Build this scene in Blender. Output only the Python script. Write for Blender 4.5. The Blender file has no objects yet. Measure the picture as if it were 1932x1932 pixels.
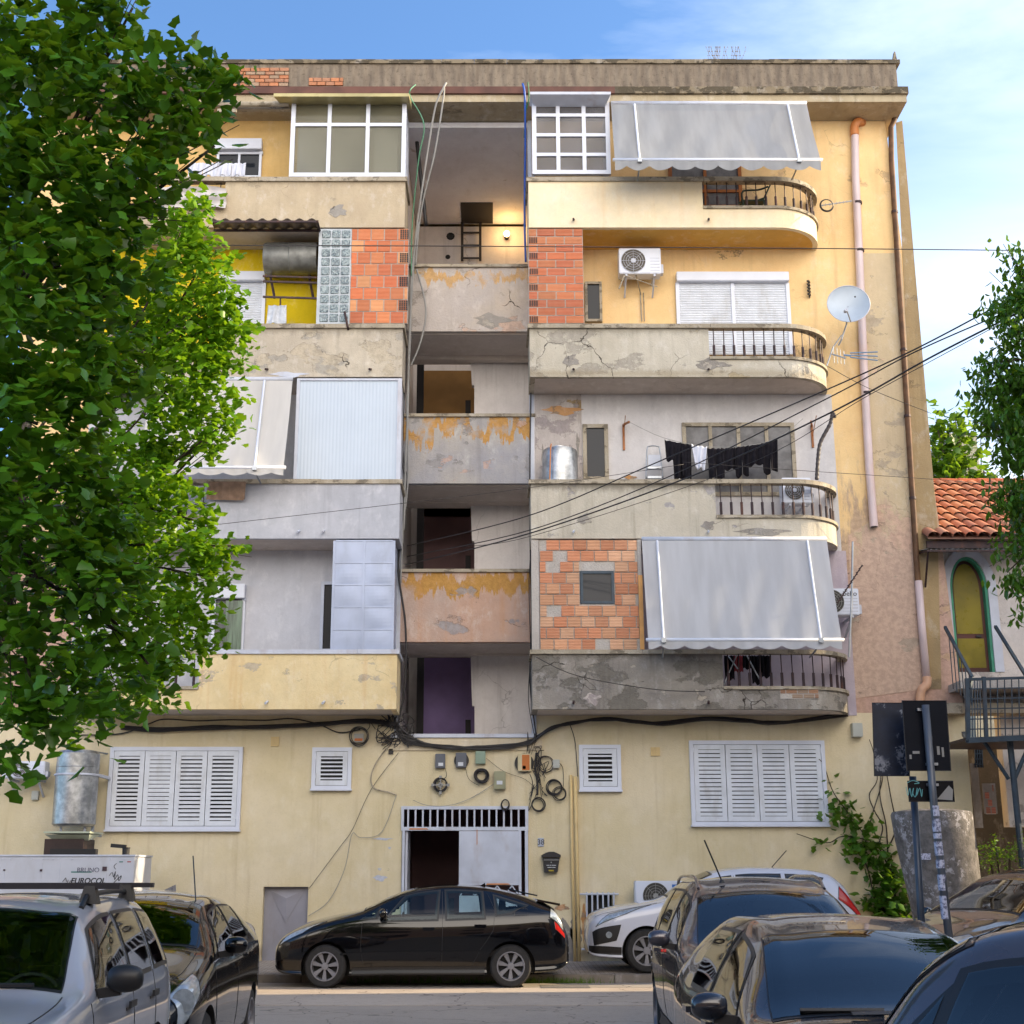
import bpy, bmesh, math, random
from math import radians, sin, cos, tan, pi, atan2, sqrt, hypot
from mathutils import Vector, Matrix
R = random.Random(7)
S = bpy.context.scene
# ---------------------------------------------------------------- camera, world, sun, exposure
EYE, TH, PXC, PYC, FL = 1.63, radians(14.75), 925.0, 966.0, 2606.0
cam = bpy.data.cameras.new('camera'); camo = bpy.data.objects.new('camera', cam); S.collection.objects.link(camo)
camo.location = (0, 0, EYE); camo.rotation_euler = (radians(90) + TH, 0, 0)
cam.sensor_width = 36; cam.lens = 36 * FL / 1932; cam.shift_x = 41 / 1932.; cam.clip_start = .1; cam.clip_end = 5000
S.camera = camo
SUN_EL, SUN_AZ = radians(24), radians(84)          # azimuth clockwise from +Y
W = bpy.data.worlds.new('World'); S.world = W; W.use_nodes = True
SKY_STR = .15
def world():
    nt = W.node_tree; N = nt.nodes; L = nt.links; N.clear()
    out = N.new('ShaderNodeOutputWorld'); bg = N.new('ShaderNodeBackground'); bg.inputs[1].default_value = SKY_STR
    sky = N.new('ShaderNodeTexSky'); sky.sky_type = 'NISHITA'; sky.sun_disc = False
    sky.sun_elevation = SUN_EL; sky.sun_rotation = SUN_AZ; sky.altitude = 50; sky.air_density = 1.0; sky.dust_density = 1.2; sky.ozone_density = 3.0
    tc = N.new('ShaderNodeTexCoord'); sep = N.new('ShaderNodeSeparateXYZ'); L.new(tc.outputs['Generated'], sep.inputs[0])
    mp = N.new('ShaderNodeMapping'); L.new(tc.outputs['Generated'], mp.inputs[0]); mp.inputs['Scale'].default_value = (1.2, 1.2, 3.2); mp.inputs['Rotation'].default_value = (0, .5, .3)
    no = N.new('ShaderNodeTexNoise'); L.new(mp.outputs[0], no.inputs['Vector']); no.inputs['Scale'].default_value = 2.2; no.inputs['Detail'].default_value = 7; no.inputs['Roughness'].default_value = .55; no.inputs['Distortion'].default_value = .6
    # thin cloud: thickest low down and towards the sun's side (+X); bright cloud behind the camera added to light the facade
    def m(op, a, b, clamp=False):
        n = N.new('ShaderNodeMath'); n.operation = op; n.use_clamp = clamp
        for i, v in enumerate((a, b)):
            if isinstance(v, (int, float)): n.inputs[i].default_value = v
            else: L.new(v, n.inputs[i])
        return n.outputs[0]
    x, y, z = sep.outputs
    base = m('ADD', m('MULTIPLY', x, 1.5), m('MULTIPLY', z, -1.5))
    base = m('ADD', base, .66)
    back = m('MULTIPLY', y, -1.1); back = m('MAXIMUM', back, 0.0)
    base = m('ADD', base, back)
    den = m('ADD', base, m('MULTIPLY', m('SUBTRACT', no.outputs[0], .5), 1.7))
    den = m('MULTIPLY', den, 1.0, True)
    mx = N.new('ShaderNodeMix'); mx.data_type = 'RGBA'; L.new(den, mx.inputs['Factor']); 
    tint = N.new('ShaderNodeMix'); tint.data_type = 'RGBA'; tint.blend_type = 'MULTIPLY'; tint.inputs['Factor'].default_value = 1
    L.new(sky.outputs[0], tint.inputs['A']); tint.inputs['B'].default_value = (.62, .76, .87, 1)
    L.new(tint.outputs['Result'], mx.inputs['A']); 
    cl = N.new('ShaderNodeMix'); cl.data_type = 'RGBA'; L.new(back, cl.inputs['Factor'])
    cl.inputs['A'].default_value = CLOUD_F; cl.inputs['B'].default_value = CLOUD_FILL
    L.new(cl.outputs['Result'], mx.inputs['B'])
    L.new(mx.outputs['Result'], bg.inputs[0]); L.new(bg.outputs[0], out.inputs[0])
CLOUD_F = (3.7, 4.1, 4.7, 1); CLOUD_FILL = (14., 12.7, 11.3, 1)
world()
sl = bpy.data.lights.new('sun', 'SUN'); sl.energy = 4.0; sl.angle = radians(.5); sl.color = (1, .80, .52)
so = bpy.data.objects.new('sun', sl); S.collection.objects.link(so)
_d = Vector((sin(SUN_AZ) * cos(SUN_EL), cos(SUN_AZ) * cos(SUN_EL), sin(SUN_EL)))
so.rotation_euler = _d.to_track_quat('Z', 'Y').to_euler(); so.location = (30, 0, 30)
S.view_settings.view_transform = 'Standard'; S.view_settings.look = 'None'; S.view_settings.exposure = 1.32; S.view_settings.gamma = 1
S.cycles.max_bounces = 7; S.cycles.diffuse_bounces = 4; S.cycles.transparent_max_bounces = 8
# ---------------------------------------------------------------- helpers
def ray(px, py):
    u = (px - PXC) / FL; v = (PYC - py) / FL
    return Vector((u, cos(TH) - v * sin(TH), sin(TH) + v * cos(TH)))
def at(px, py, Y):
    d = ray(px, py); t = Y / d.y
    return Vector((d.x * t, Y, EYE + d.z * t))
def zz(py, Y): return at(PXC, py, Y).z
def xx(px, py, Y): return at(px, py, Y).x
def lin(c): return c / 12.92 if c <= .04045 else ((c + .055) / 1.055) ** 2.4
def C(h, k=1.0):
    return tuple(lin(int(h[i:i + 2], 16) / 255) * k for i in (0, 2, 4)) + (1,)

class NT:
    def __init__(s, name):
        s.m = bpy.data.materials.new(name); s.m.use_nodes = True; s.t = s.m.node_tree; s.N = s.t.nodes; s.L = s.t.links
        s.b = s.N['Principled BSDF']
    def set(s, sock, v):
        if isinstance(v, bpy.types.NodeSocket): s.L.new(v, sock)
        else: sock.default_value = v
    def n(s, typ, out=0, **kw):
        nd = s.N.new('ShaderNode' + typ); ins = {}
        for k, v in kw.items():
            if k.startswith('i_'): ins[k[2:].replace('_', ' ')] = v
            else: setattr(nd, k, v)
        for k, v in ins.items():
            s.set(nd.inputs[int(k)] if k.isdigit() else nd.inputs[k], v)
        return nd.outputs[out]
    def math(s, op, a, b=0., clamp=False):
        nd = s.N.new('ShaderNodeMath'); nd.operation = op; nd.use_clamp = clamp
        s.set(nd.inputs[0], a); s.set(nd.inputs[1], b); return nd.outputs[0]
    def pos(s, obj=False):
        return s.n('TexCoord', 3) if obj else s.n('NewGeometry', 0)
    def noise(s, scale, detail=4, rough=.55, st=(1, 1, 1), dist=0, off=0, obj=False):
        mp = s.n('Mapping', i_Vector=s.pos(obj), i_Scale=st, i_Location=(off, off * .7, off * .3))
        return s.n('TexNoise', i_Vector=mp, i_Scale=scale, i_Detail=detail, i_Roughness=rough, i_Distortion=dist)
    def step(s, v, a, b):
        nd = s.N.new('ShaderNodeMapRange'); nd.interpolation_type = 'SMOOTHSTEP'
        s.set(nd.inputs[0], v); s.set(nd.inputs[1], a); s.set(nd.inputs[2], b); return nd.outputs[0]
    def mix(s, f, a, b, mode='MIX'):
        nd = s.N.new('ShaderNodeMix'); nd.data_type = 'RGBA'; nd.blend_type = mode
        s.set(nd.inputs['Factor'], f); s.set(nd.inputs['A'], a); s.set(nd.inputs['B'], b); return nd.outputs['Result']
    def bump(s, h, st=.3, d=.02, base=None):
        nd = s.N.new('ShaderNodeBump'); nd.inputs['Strength'].default_value = st; nd.inputs['Distance'].default_value = d
        s.set(nd.inputs['Height'], h)
        if base is not None: s.L.new(base, nd.inputs['Normal'])
        return nd.outputs[0]
    def fin(s, col, rough=.7, metal=0., spec=.5, nor=None, **kw):
        s.set(s.b.inputs['Base Color'], col); s.set(s.b.inputs['Roughness'], rough); s.set(s.b.inputs['Metallic'], metal)
        s.set(s.b.inputs['Specular IOR Level'], spec)
        if nor is not None: s.L.new(nor, s.b.inputs['Normal'])
        for k, v in kw.items(): s.set(s.b.inputs[k.replace('_', ' ')], v)
        return s.m

def mat(name, col, rough=.6, metal=0., spec=.5, var=.15, vs=4, bump=0, bs=60, obj=False, dirt=None, **kw):
    t = NT(name); col = C(col) if isinstance(col, str) else col
    c = col
    if var: 
        dk = tuple(x * (1 - var) for x in col[:3]) + (1,); lt = tuple(min(1, x * (1 + var * .6)) for x in col[:3]) + (1,)
        c = t.mix(t.step(t.noise(vs, 5, obj=obj), .3, .7), dk, lt)
    if dirt:
        d = C(dirt[0]); c = t.mix(t.math('MULTIPLY', t.step(t.noise(dirt[2], 6, .65, st=(1, 1, .35), off=9, obj=obj), .5, .75), dirt[1]), c, d)
    nor = t.bump(t.noise(bs, 3, obj=obj), bump, .01) if bump else None
    if var and not metal: rough = t.math('ADD', t.math('MULTIPLY', t.noise(vs * 3, 3, off=4, obj=obj), .2), rough - .1)
    return t.fin(c, rough, metal, spec, nor, **kw)

def plaster(name, A, B, patch=None, streak=None, crack=0., bump=.25, bands=(), off=0, extra=(), soft=.03, mot=.27):
    """aged render: A/B mottled paint, patches of another colour with torn edges, downward streaks, hair cracks."""
    t = NT(name)
    c = t.mix(t.step(t.noise(.9, 6, .6, off=off), .35, .68), C(A), C(B))
    c = t.mix(t.math('MULTIPLY', t.step(t.noise(3.1, 7, .68, off=off + 3), .38, .66), mot), c, C(A, .70))
    c = t.mix(t.math('MULTIPLY', t.step(t.noise(4.3, 7, .7, st=(1, 1, .6), off=off + 13), .50, .72), mot * 1.1), c, t.mix(.55, C(B), (1, 1, 1, 1)))
    c = t.mix(t.math('MULTIPLY', t.step(t.noise(22, 4, .7, off=off + 17), .5, .8), .22), c, C(A, .55))
    z = t.n('SeparateXYZ', 2, i_Vector=t.pos()); h = t.noise(35, 4, .6, off=off)
    torn = t.noise(2.3, 8, .62, off=off + 5)
    for (z0, z1, col, k) in bands:      # old paint surviving between two heights
        f = t.math('ADD', z, t.math('MULTIPLY', t.math('SUBTRACT', t.noise(3.2, 6, .65, st=(1.6, 1, .35), off=off + 8), .5), k))
        w = t.math('MULTIPLY', t.step(f, z0 - soft, z0 + soft), t.math('SUBTRACT', 1., t.step(f, z1 - soft, z1 + soft)))
        c = t.mix(t.math('MULTIPLY', w, t.step(t.noise(1.1, 6, .7, off=off + 11), .36, .52)) if soft < .1 else w, c, t.mix(t.step(t.noise(12, 5, .7, off=off), .35, .65), C(col), C(col, .8)))
    if patch:
        for (col, lo, sc, o) in patch:
            pn = t.noise(sc, 8, .6, st=(.8, 1, 1.25), off=off + o)
            f = t.math('MULTIPLY', t.step(pn, lo, lo + .02), t.step(t.noise(5, 5, .6, off=off + o + 2), .28, .42)); c = t.mix(t.math('MULTIPLY', f, .72), c, t.mix(t.step(t.noise(9, 6, .72, off=off), .35, .68), C(col, 1.08), C(col, .72)))
            h = t.math('SUBTRACT', h, t.math('MULTIPLY', f, .9))
            rim = t.math('MULTIPLY', t.math('SUBTRACT', t.step(pn, lo - .005, lo), t.step(pn, lo + .001, lo + .006)), t.step(t.noise(1.4, 4, off=off + o + 21), .42, .56))
            c = t.mix(t.math('MULTIPLY', rim, .6), c, C('3a342e'))
    if streak:
        col, amt = streak
        f = t.step(t.noise(2.2, 6, .6, st=(2.4, 1, .16), off=off + 2), .5, .78)
        c = t.mix(t.math('MULTIPLY', f, amt), c, C(col))
    for (col, zc, k, amt) in extra:      # grime gathering along an edge at height zc (below it when k > 0)
        f = t.math('SUBTRACT', 1., t.step(t.math('ABSOLUTE', t.math('SUBTRACT', z, zc)), 0., t.math('ADD', t.math('MULTIPLY', t.noise(4, 6, .7, st=(1.5, 1, .5), off=off + 6), k * 1.6), -k * .35)))
        c = t.mix(t.math('MULTIPLY', f, amt), c, C(col))
    if crack:
        d = t.n('TexNoise', 1, i_Vector=t.pos(), i_Scale=3.5, i_Detail=4)
        vv = t.n('VectorMath', operation='ADD', i_0=t.pos(), i_1=t.n('VectorMath', operation='SCALE', i_0=d, i_3=.35))
        vo = t.n('TexVoronoi', feature='DISTANCE_TO_EDGE', i_Vector=vv, i_Scale=1.1)
        f = t.math('MULTIPLY', t.math('SUBTRACT', 1., t.step(vo, .003, .011)), t.step(t.noise(.8, 3, off=off + 7), .54, .64))
        c = t.mix(t.math('MULTIPLY', f, crack), c, C('3c3630')); h = t.math('SUBTRACT', h, f)
    return t.fin(c, .88, 0, .25, t.bump(h, bump, .03))

class MB:
    def __init__(s): s.v = []; s.f = []; s.m = []; s.c = {}
    def add(s, vs, fs, mi=0, col=None):
        n = len(s.v); s.v += [tuple(v) for v in vs]
        for f in fs:
            if col is not None: s.c[len(s.f)] = col
            s.f.append(tuple(i + n for i in f)); s.m.append(mi)
        return s
    def box(s, x0, x1, y0, y1, z0, z1, mi=0, col=None):
        x0, x1 = sorted((x0, x1)); y0, y1 = sorted((y0, y1)); z0, z1 = sorted((z0, z1))
        return s.add([(x0, y0, z0), (x1, y0, z0), (x1, y1, z0), (x0, y1, z0), (x0, y0, z1), (x1, y0, z1), (x1, y1, z1), (x0, y1, z1)],
                     [(0, 3, 2, 1), (4, 5, 6, 7), (0, 1, 5, 4), (1, 2, 6, 5), (2, 3, 7, 6), (3, 0, 4, 7)], mi, col)
    def pbox(s, px0, py0, px1, py1, Yf, Yb, mi=0, col=None):
        ym = (py0 + py1) / 2
        return s.box(xx(px0, ym, Yf), xx(px1, ym, Yf), Yf, Yb, zz(py1, Yf), zz(py0, Yf), mi, col)
    def hexa(s, p, mi=0):   # 8 corners, bottom 4 then top 4
        return s.add(p, [(0, 3, 2, 1), (4, 5, 6, 7), (0, 1, 5, 4), (1, 2, 6, 5), (2, 3, 7, 6), (3, 0, 4, 7)], mi)
    def bar(s, a, b, w, d=None, mi=0, up=Vector((0, 0, 1))):
        a = Vector(a); b = Vector(b); d = d or w; t = (b - a).normalized()
        if abs(t.dot(up)) > .98: up = Vector((0, 1, 0))
        u = t.cross(up).normalized() * w / 2; v = u.cross(t).normalized() * d / 2
        return s.hexa([a - u - v, a + u - v, a + u + v, a - u + v, b - u - v, b + u - v, b + u + v, b - u + v], mi)
    def tube(s, pts, r, n=8, mi=0, cap=True, closed=False):
        pts = [Vector(p) for p in pts]; m = len(pts); rr = r if isinstance(r, (list, tuple)) else [r] * m
        vs = []; prev = None
        for i, p in enumerate(pts):
            if closed: t = pts[(i + 1) % m] - pts[i - 1]
            else: t = pts[min(i + 1, m - 1)] - pts[max(i - 1, 0)]
            t = t.normalized() if t.length > 1e-9 else Vector((0, 0, 1))
            if prev is None: a = t.orthogonal().normalized()
            else:
                a = prev - t * prev.dot(t); a = a.normalized() if a.length > 1e-6 else t.orthogonal().normalized()
            prev = a; b = t.cross(a)
            for k in range(n):
                q = 2 * pi * k / n; vs.append(p + (a * cos(q) + b * sin(q)) * rr[i])
        fs = []
        for i in range(m if closed else m - 1):
            j = (i + 1) % m
            for k in range(n): fs.append((i * n + k, i * n + (k + 1) % n, j * n + (k + 1) % n, j * n + k))
        if cap and not closed: fs += [tuple(range(n))[::-1], tuple((m - 1) * n + k for k in range(n))]
        return s.add(vs, fs, mi)
    def lathe(s, c, prof, n=24, axis='z', mi=0, cap=True):   # prof: (radius, along)
        vs = []; fs = []; c = Vector(c)
        for (r, h) in prof:
            for k in range(n):
                q = 2 * pi * k / n; a, b = r * cos(q), r * sin(q)
                vs.append(c + (Vector((a, b, h)) if axis == 'z' else Vector((a, h, b)) if axis == 'y' else Vector((h, a, b))))
        m = len(prof)
        for i in range(m - 1):
            for k in range(n): fs.append((i * n + k, i * n + (k + 1) % n, (i + 1) * n + (k + 1) % n, (i + 1) * n + k))
        if cap: fs += [tuple(range(n))[::-1], tuple((m - 1) * n + k for k in range(n))]
        return s.add(vs, fs, mi)
    def prism(s, poly, y0, y1, mi=0, plane='xz'):
        n = len(poly); f = (lambda a, b, y: (a, y, b)) if plane == 'xz' else (lambda a, b, y: (a, b, y))
        vs = [f(a, b, y0) for a, b in poly] + [f(a, b, y1) for a, b in poly]
        return s.add(vs, [tuple(range(n)), tuple(range(2 * n - 1, n - 1, -1))] + [(i, n + i, n + (i + 1) % n, (i + 1) % n) for i in range(n)], mi)
    def grid(s, P, mi=0):
        n, m = len(P), len(P[0]); vs = [p for r in P for p in r]
        return s.add(vs, [(i * m + j, (i + 1) * m + j, (i + 1) * m + j + 1, i * m + j + 1) for i in range(n - 1) for j in range(m - 1)], mi)

def wpos(o):
    p = Vector(o.location)
    while o.parent: o = o.parent; p += Vector(o.location)
    return p
def build(name, mb, mats, parent=None, smooth=False, recalc=True, bevel=0, base=None):
    me = bpy.data.meshes.new(name)
    o = bpy.data.objects.new(name, me); S.collection.objects.link(o)
    if parent is not None: o.parent = parent; off = wpos(parent); vs = mb.v
    else:
        xs = [v[0] for v in mb.v]; ys = [v[1] for v in mb.v]; zs = [v[2] for v in mb.v]
        off = Vector(base) if base else Vector(((min(xs) + max(xs)) / 2, (min(ys) + max(ys)) / 2, min(zs))); o.location = off; vs = mb.v
    me.from_pydata([(v[0] - off.x, v[1] - off.y, v[2] - off.z) for v in vs], [], mb.f)
    for m_ in (mats if isinstance(mats, (list, tuple)) else [mats]): me.materials.append(m_)
    for p, mi in zip(me.polygons, mb.m): p.material_index = mi; p.use_smooth = smooth
    if mb.c:
        ca = me.color_attributes.new('Col', 'FLOAT_COLOR', 'CORNER')
        for i, p in enumerate(me.polygons):
            col = mb.c.get(i, (1, 1, 1))
            for li in p.loop_indices: ca.data[li].color = (*col[:3], 1)
    if recalc:
        b = bmesh.new(); b.from_mesh(me); bmesh.ops.recalc_face_normals(b, faces=b.faces)
        if bevel: bmesh.ops.bevel(b, geom=[e for e in b.edges if len(e.link_faces) == 2 and e.calc_face_angle(0) > .6], offset=bevel, segments=2, affect='EDGES', clamp_overlap=True)
        b.to_mesh(me); b.free()
        if smooth == 'auto' or bevel:
            for p in me.polygons: p.use_smooth = False
    return o
def smooth_by_angle(o, a=35):
    me = o.data
    for p in me.polygons: p.use_smooth = True
    b = bmesh.new(); b.from_mesh(me)
    for e in b.edges:
        if len(e.link_faces) == 2: e.smooth = e.calc_face_angle(0) < radians(a)
    b.to_mesh(me); b.free(); return o
def tag(o, label, cat, group=None):
    o['label'] = label; o['category'] = cat
    if group: o['group'] = group
    return o
def thing(name, label, cat, loc, group=None):
    o = bpy.data.objects.new(name, None); S.collection.objects.link(o); o.location = loc; o.empty_display_size = .2
    return tag(o, label, cat, group)
def kind(o, k='structure'): o['kind'] = k; return o
def one(name, mb, mats, label, cat, group=None, **k): return tag(build(name, mb, mats, **k), label, cat, group)
def text(body, size, loc, m, parent, rx=90, rz=0, depth=.002, shear=0, align='CENTER', name='lettering', bold=0):
    cu = bpy.data.curves.new('t', 'FONT'); cu.body = body; cu.size = size; cu.extrude = depth; cu.align_x = align; cu.shear = shear; cu.offset = bold
    t = bpy.data.objects.new('t', cu); S.collection.objects.link(t); bpy.context.view_layer.update()
    me = bpy.data.meshes.new_from_object(t.evaluated_get(bpy.context.evaluated_depsgraph_get())); bpy.data.objects.remove(t)
    M = Matrix.Translation(Vector(loc) - wpos(parent)) @ Matrix.Rotation(radians(rz), 4, 'Z') @ Matrix.Rotation(radians(rx), 4, 'X')
    me.transform(M); me.materials.clear(); me.materials.append(m); me.name = name
    o = bpy.data.objects.new(name, me); S.collection.objects.link(o); o.parent = parent; return o
def wallgrid(mb, x0, x1, z0, z1, Y0, Y1, holes, mi=0):
    xs = sorted({x0, x1} | {h[0] for h in holes} | {h[1] for h in holes}); zs = sorted({z0, z1} | {h[2] for h in holes} | {h[3] for h in holes})
    xs = [x for x in xs if x0 <= x <= x1]; zs = [z for z in zs if z0 <= z <= z1]
    def solid(i, j):
        if i < 0 or j < 0 or i >= len(xs) - 1 or j >= len(zs) - 1: return False
        a, b = (xs[i] + xs[i + 1]) / 2, (zs[j] + zs[j + 1]) / 2
        return not any(h[0] < a < h[1] and h[2] < b < h[3] for h in holes)
    for i in range(len(xs) - 1):
        for j in range(len(zs) - 1):
            if not solid(i, j): continue
            a, b, c, d = xs[i], xs[i + 1], zs[j], zs[j + 1]
            q = [((a, Y0, c), (b, Y0, c), (b, Y0, d), (a, Y0, d)), ((a, Y1, c), (a, Y1, d), (b, Y1, d), (b, Y1, c))]
            if not solid(i - 1, j): q.append(((a, Y0, c), (a, Y0, d), (a, Y1, d), (a, Y1, c)))
            if not solid(i + 1, j): q.append(((b, Y0, c), (b, Y1, c), (b, Y1, d), (b, Y0, d)))
            if not solid(i, j - 1): q.append(((a, Y0, c), (a, Y1, c), (b, Y1, c), (b, Y0, c)))
            if not solid(i, j + 1): q.append(((a, Y0, d), (b, Y0, d), (b, Y1, d), (a, Y1, d)))
            for p in q: mb.add(p, [(0, 1, 2, 3)], mi)
def arc(c, r, a0, a1, n=24, f=lambda a, b: (a, 0, b)):
    return [f(c[0] + r * cos(radians(a0 + (a1 - a0) * i / n)), c[1] + r * sin(radians(a0 + (a1 - a0) * i / n))) for i in range(n + 1)]
def catenary(a, b, sag, n=14):
    a = Vector(a); b = Vector(b)
    return [a.lerp(b, i / n) - Vector((0, 0, sag * 4 * (i / n) * (1 - i / n))) for i in range(n + 1)]
def smoothpts(P, k=4):
    P = [Vector(p) for p in P]; out = []
    for i in range(len(P) - 1):
        a, b, c, d = P[max(i - 1, 0)], P[i], P[i + 1], P[min(i + 2, len(P) - 1)]
        for j in range(k):
            t = j / k
            out.append(.5 * ((2 * b) + (c - a) * t + (2 * a - 5 * b + 4 * c - d) * t * t + (3 * b - a - 3 * c + d) * t ** 3))
    return out + [P[-1]]
# ---------------------------------------------------------------- materials
F, BP = 25.6, 24.6
M = {}
M['concrete_L4'] = plaster('render_beige', 'bdae94', 'b0a088', [('a59a86', .62, 1.1, 0)], ('8d8270', .35), .3, off=1, extra=(('7a7060', zz(343, BP), .3, .5),))
M['concrete_L3'] = plaster('render_cracked', 'b4aa9a', 'c4baa8', [('9c9890', .60, 1.0, 1), ('b9ad98', .57, 1.6, 4)], ('8c8478', .5), 1., .4, off=4, extra=(('6e675c', zz(620, BP), .35, .5),))
M['paint_L2'] = plaster('render_bluewhite', 'b0b3bc', 'bcbec6', None, ('80828c', .35), 0., .12, off=2)
M['paint_L1'] = plaster('render_cream', 'dcc697', 'e4d2a8', [('b0a699', .635, 1.9, 2)], ('c48f50', .35), .3, .25, off=6)
M['cream_R4'] = plaster('render_ivory', 'ecdcc0', 'e9d8b4', [('a89a82', .72, 3.5, 2)], ('dcae66', .25), 0, .12, off=8)
M['grey_R3'] = plaster('render_pale', 'c2bcae', 'b5ae9e', [('9a948a', .60, 1.3, 3), ('b7a98a', .60, .9, 7)], ('8f887a', .5), 1., .4, off=12, extra=(('6e675c', zz(620, BP), .4, .5), ('8a7a5c', zz(705, BP), .3, .45)))
M['grey_R2'] = plaster('render_pale2', 'c0b9aa', 'b4aea0', [('96949a', .63, 2.0, 3)], ('7f776a', .6), .6, .3, off=15, extra=(('4c463e', zz(914, BP), .4, .65),))
M['grey_R1'] = plaster('render_dark', '8a8580', '9a948a', [('6e6a62', .52, 1.6, 2), ('b8aea0', .64, 2.6, 6)], ('5b554c', .6), 1., .6, off=19, extra=(('57524a', zz(1235, BP), .3, .5),))
def zstair(y): return zz(y, F)
M['stair_a'] = plaster('render_stair_a', 'b3aba6', 'bcaf9f', [('9a938a', .60, 1.3, 1), ('c7a894', .60, 1.1, 5)], ('8a847c', .4), 1., .4, ((zstair(530), zstair(512), 'c4a070', 1.2),), off=23)
M['stair_b'] = plaster('render_stair_b', '9a9aa0', 'a9a49e', [('8c8a8a', .58, 1.2, 1), ('b99d90', .63, 1.6, 3)], ('7b7878', .4), 1., .4, ((zstair(826), zstair(790), 'bc9054', 2.2),), off=27)
M['stair_c'] = plaster('render_stair_c', 'bf9f8c', 'b5a298', [('989aa0', .62, 1.0, 1)], ('c08a58', .5), 1., .35, ((zstair(1122), zstair(1082), 'bc9050', 1.5),), off=31)
M['soffit'] = plaster('soffit', 'c8beb6', 'beb4ac', None, ('94877c', .3), .3, .1, off=3)
M['soffit_y'] = plaster('soffit_yellow', 'd9ab56', 'cfa050', None, ('b98a44', .3), 0, .1, off=3)
M['ground'] = plaster('wall_cream', 'd2c4a0', 'dacdb0', [('b5a078', .74, 1.2, 1)], ('a8946e', .38), 0, .18, off=40, mot=.15, extra=(('85786a', .3, .5, .55),))
M['facade'] = plaster('wall_peach', 'e6c894', 'dfbc88', [('b79c7c', .60, .42, 1)], ('a88c6c', .4), .25, .2,
    ((.0, zz(960, F), 'bfa68c', 7.), (0., zz(1100, F), 'c0a090', 6.)), off=44, soft=.5, mot=.16)
M['facade_grey'] = plaster('wall_beige', 'c8b696', 'bcab90', [('cbab98', .56, .5, 1), ('a89c8c', .6, 1.4, 4)], ('9a8a70', .35), .2, .25, ((0., zz(1000, F), 'c4aa98', 5.),), off=48, soft=.5, mot=.2)
M['edge'] = plaster('wall_edge', 'a5906c', '968262', [('8a7a62', .6, 1, 0)], ('6b5c46', .4), .3, .25, off=50)
M['lilac'] = plaster('wall_lilac', 'b1a7b4', 'b9adb4', None, ('948a96', .25), .1, .12, off=52)
M['white_R2'] = plaster('wall_white', 'c8c6c8', 'cfcccc', None, ('9c9aa0', .25), .1, .12, off=54)
M['white_R2b'] = plaster('wall_flaking', 'b4aca8', 'c2b8b2', [('92898a', .54, 2.4, 1), ('a88a4c', .66, 1.0, 6)], ('7c736c', .6), .6, .4, off=56)
M['white_L1'] = plaster('wall_whiteblue', 'bcbec6', 'c4c4ca', None, ('96989f', .2), 0, .1, off=58)
M['yellow_L3'] = plaster('wall_yellow', 'dabf1c', 'd0b41c', None, ('c0a510', .2), 0, .1, off=60)
M['warm_L4'] = plaster('wall_warm', 'd0ad70', 'd6b67c', None, ('b08d52', .3), .1, .12, off=62)
M['parapet'] = None
M['stairwall'] = plaster('stair_wall', 'e2dedd', 'd8d3d2', [('6d6058', .72, 2.0, 1)], ('7d7570', .35), .35, .2, off=70)
M['band'] = plaster('band', 'd4c6ac', 'c9bca4', None, ('a79a80', .4), .2, .12, off=72)
M['coping'] = plaster('coping', 'aca290', '99907f', [('6f675a', .56, 5, 1)], ('6a6052', .5), 0, .4, off=74)
M['ochre'] = mat('ochre_wall', '8d6a3c', .85, var=.25, vs=1.2)
M['mauve'] = mat('mauve_wall', '7a6062', .85, var=.2, vs=1.2)
M['purple'] = mat('purple_wall', '9a86ba', .85, var=.2, vs=1.2)
M['white'] = mat('white_pvc', 'ced4e2', .35, var=.06, vs=2)
M['whitem'] = mat('white_metal', 'bcc2d0', .45, var=.1, vs=3, dirt=('8a6a50', .35, 3))
M['slat'] = mat('shutter_slat', 'd0d6e0', .4, var=.08, dirt=('8e8878', .4, 2.2))
M['black'] = mat('black', (.008, .008, .009, 1), .6, var=0)
M['dark'] = mat('dark_interior', (.015, .013, .014, 1), .8, var=0)
M['iron'] = mat('iron_brown', '35262a', .55, .3, var=.3, vs=12, dirt=('7a4a30', .5, 8))
M['ironblue'] = mat('iron_blue', '33424f', .5, .3, var=.2, vs=8, dirt=('5c4a40', .3, 6))
M['steel'] = mat('galvanised', '9aa0a8', .38, .75, var=.2, vs=5, bump=.05, bs=30)
M['cable'] = mat('cable_black', (.018, .016, .018, 1), .55, var=0)
M['cableg'] = mat('cable_grey', '8c8c8a', .6, var=.1)
M['pvcpink'] = mat('pvc_pale', 'c9b8ba', .4, var=.08, vs=2, dirt=('c08a55', .3, 2))
M['pvcorange'] = mat('pvc_orange', 'c07a44', .45, var=.1)
M['rustpipe'] = mat('rust_pipe', '5e432e', .7, .2, var=.35, vs=6, dirt=('8f6a48', .6, 4))
M['creampipe'] = mat('cream_pipe', 'd6bd88', .55, var=.1, vs=3, dirt=('8a6a4a', .4, 6))
def seethru(*a, **k):
    m = mat(*a, **k); n = m.node_tree; b = n.nodes['Principled BSDF']; tr = n.nodes.new('ShaderNodeBsdfTransparent'); tr.inputs[0].default_value = (.8, .8, .76, 1); x = n.nodes.new('ShaderNodeMixShader'); x.inputs[0].default_value = .6; n.links.new(b.outputs[0], x.inputs[1]); n.links.new(tr.outputs[0], x.inputs[2]); n.links.new(x.outputs[0], n.nodes['Material Output'].inputs[0]); return m
M['bronzeglass'] = seethru('frosted', '7c7a68', .15, var=.4, vs=.8, dirt=('3c4648', .7, .7))
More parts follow.
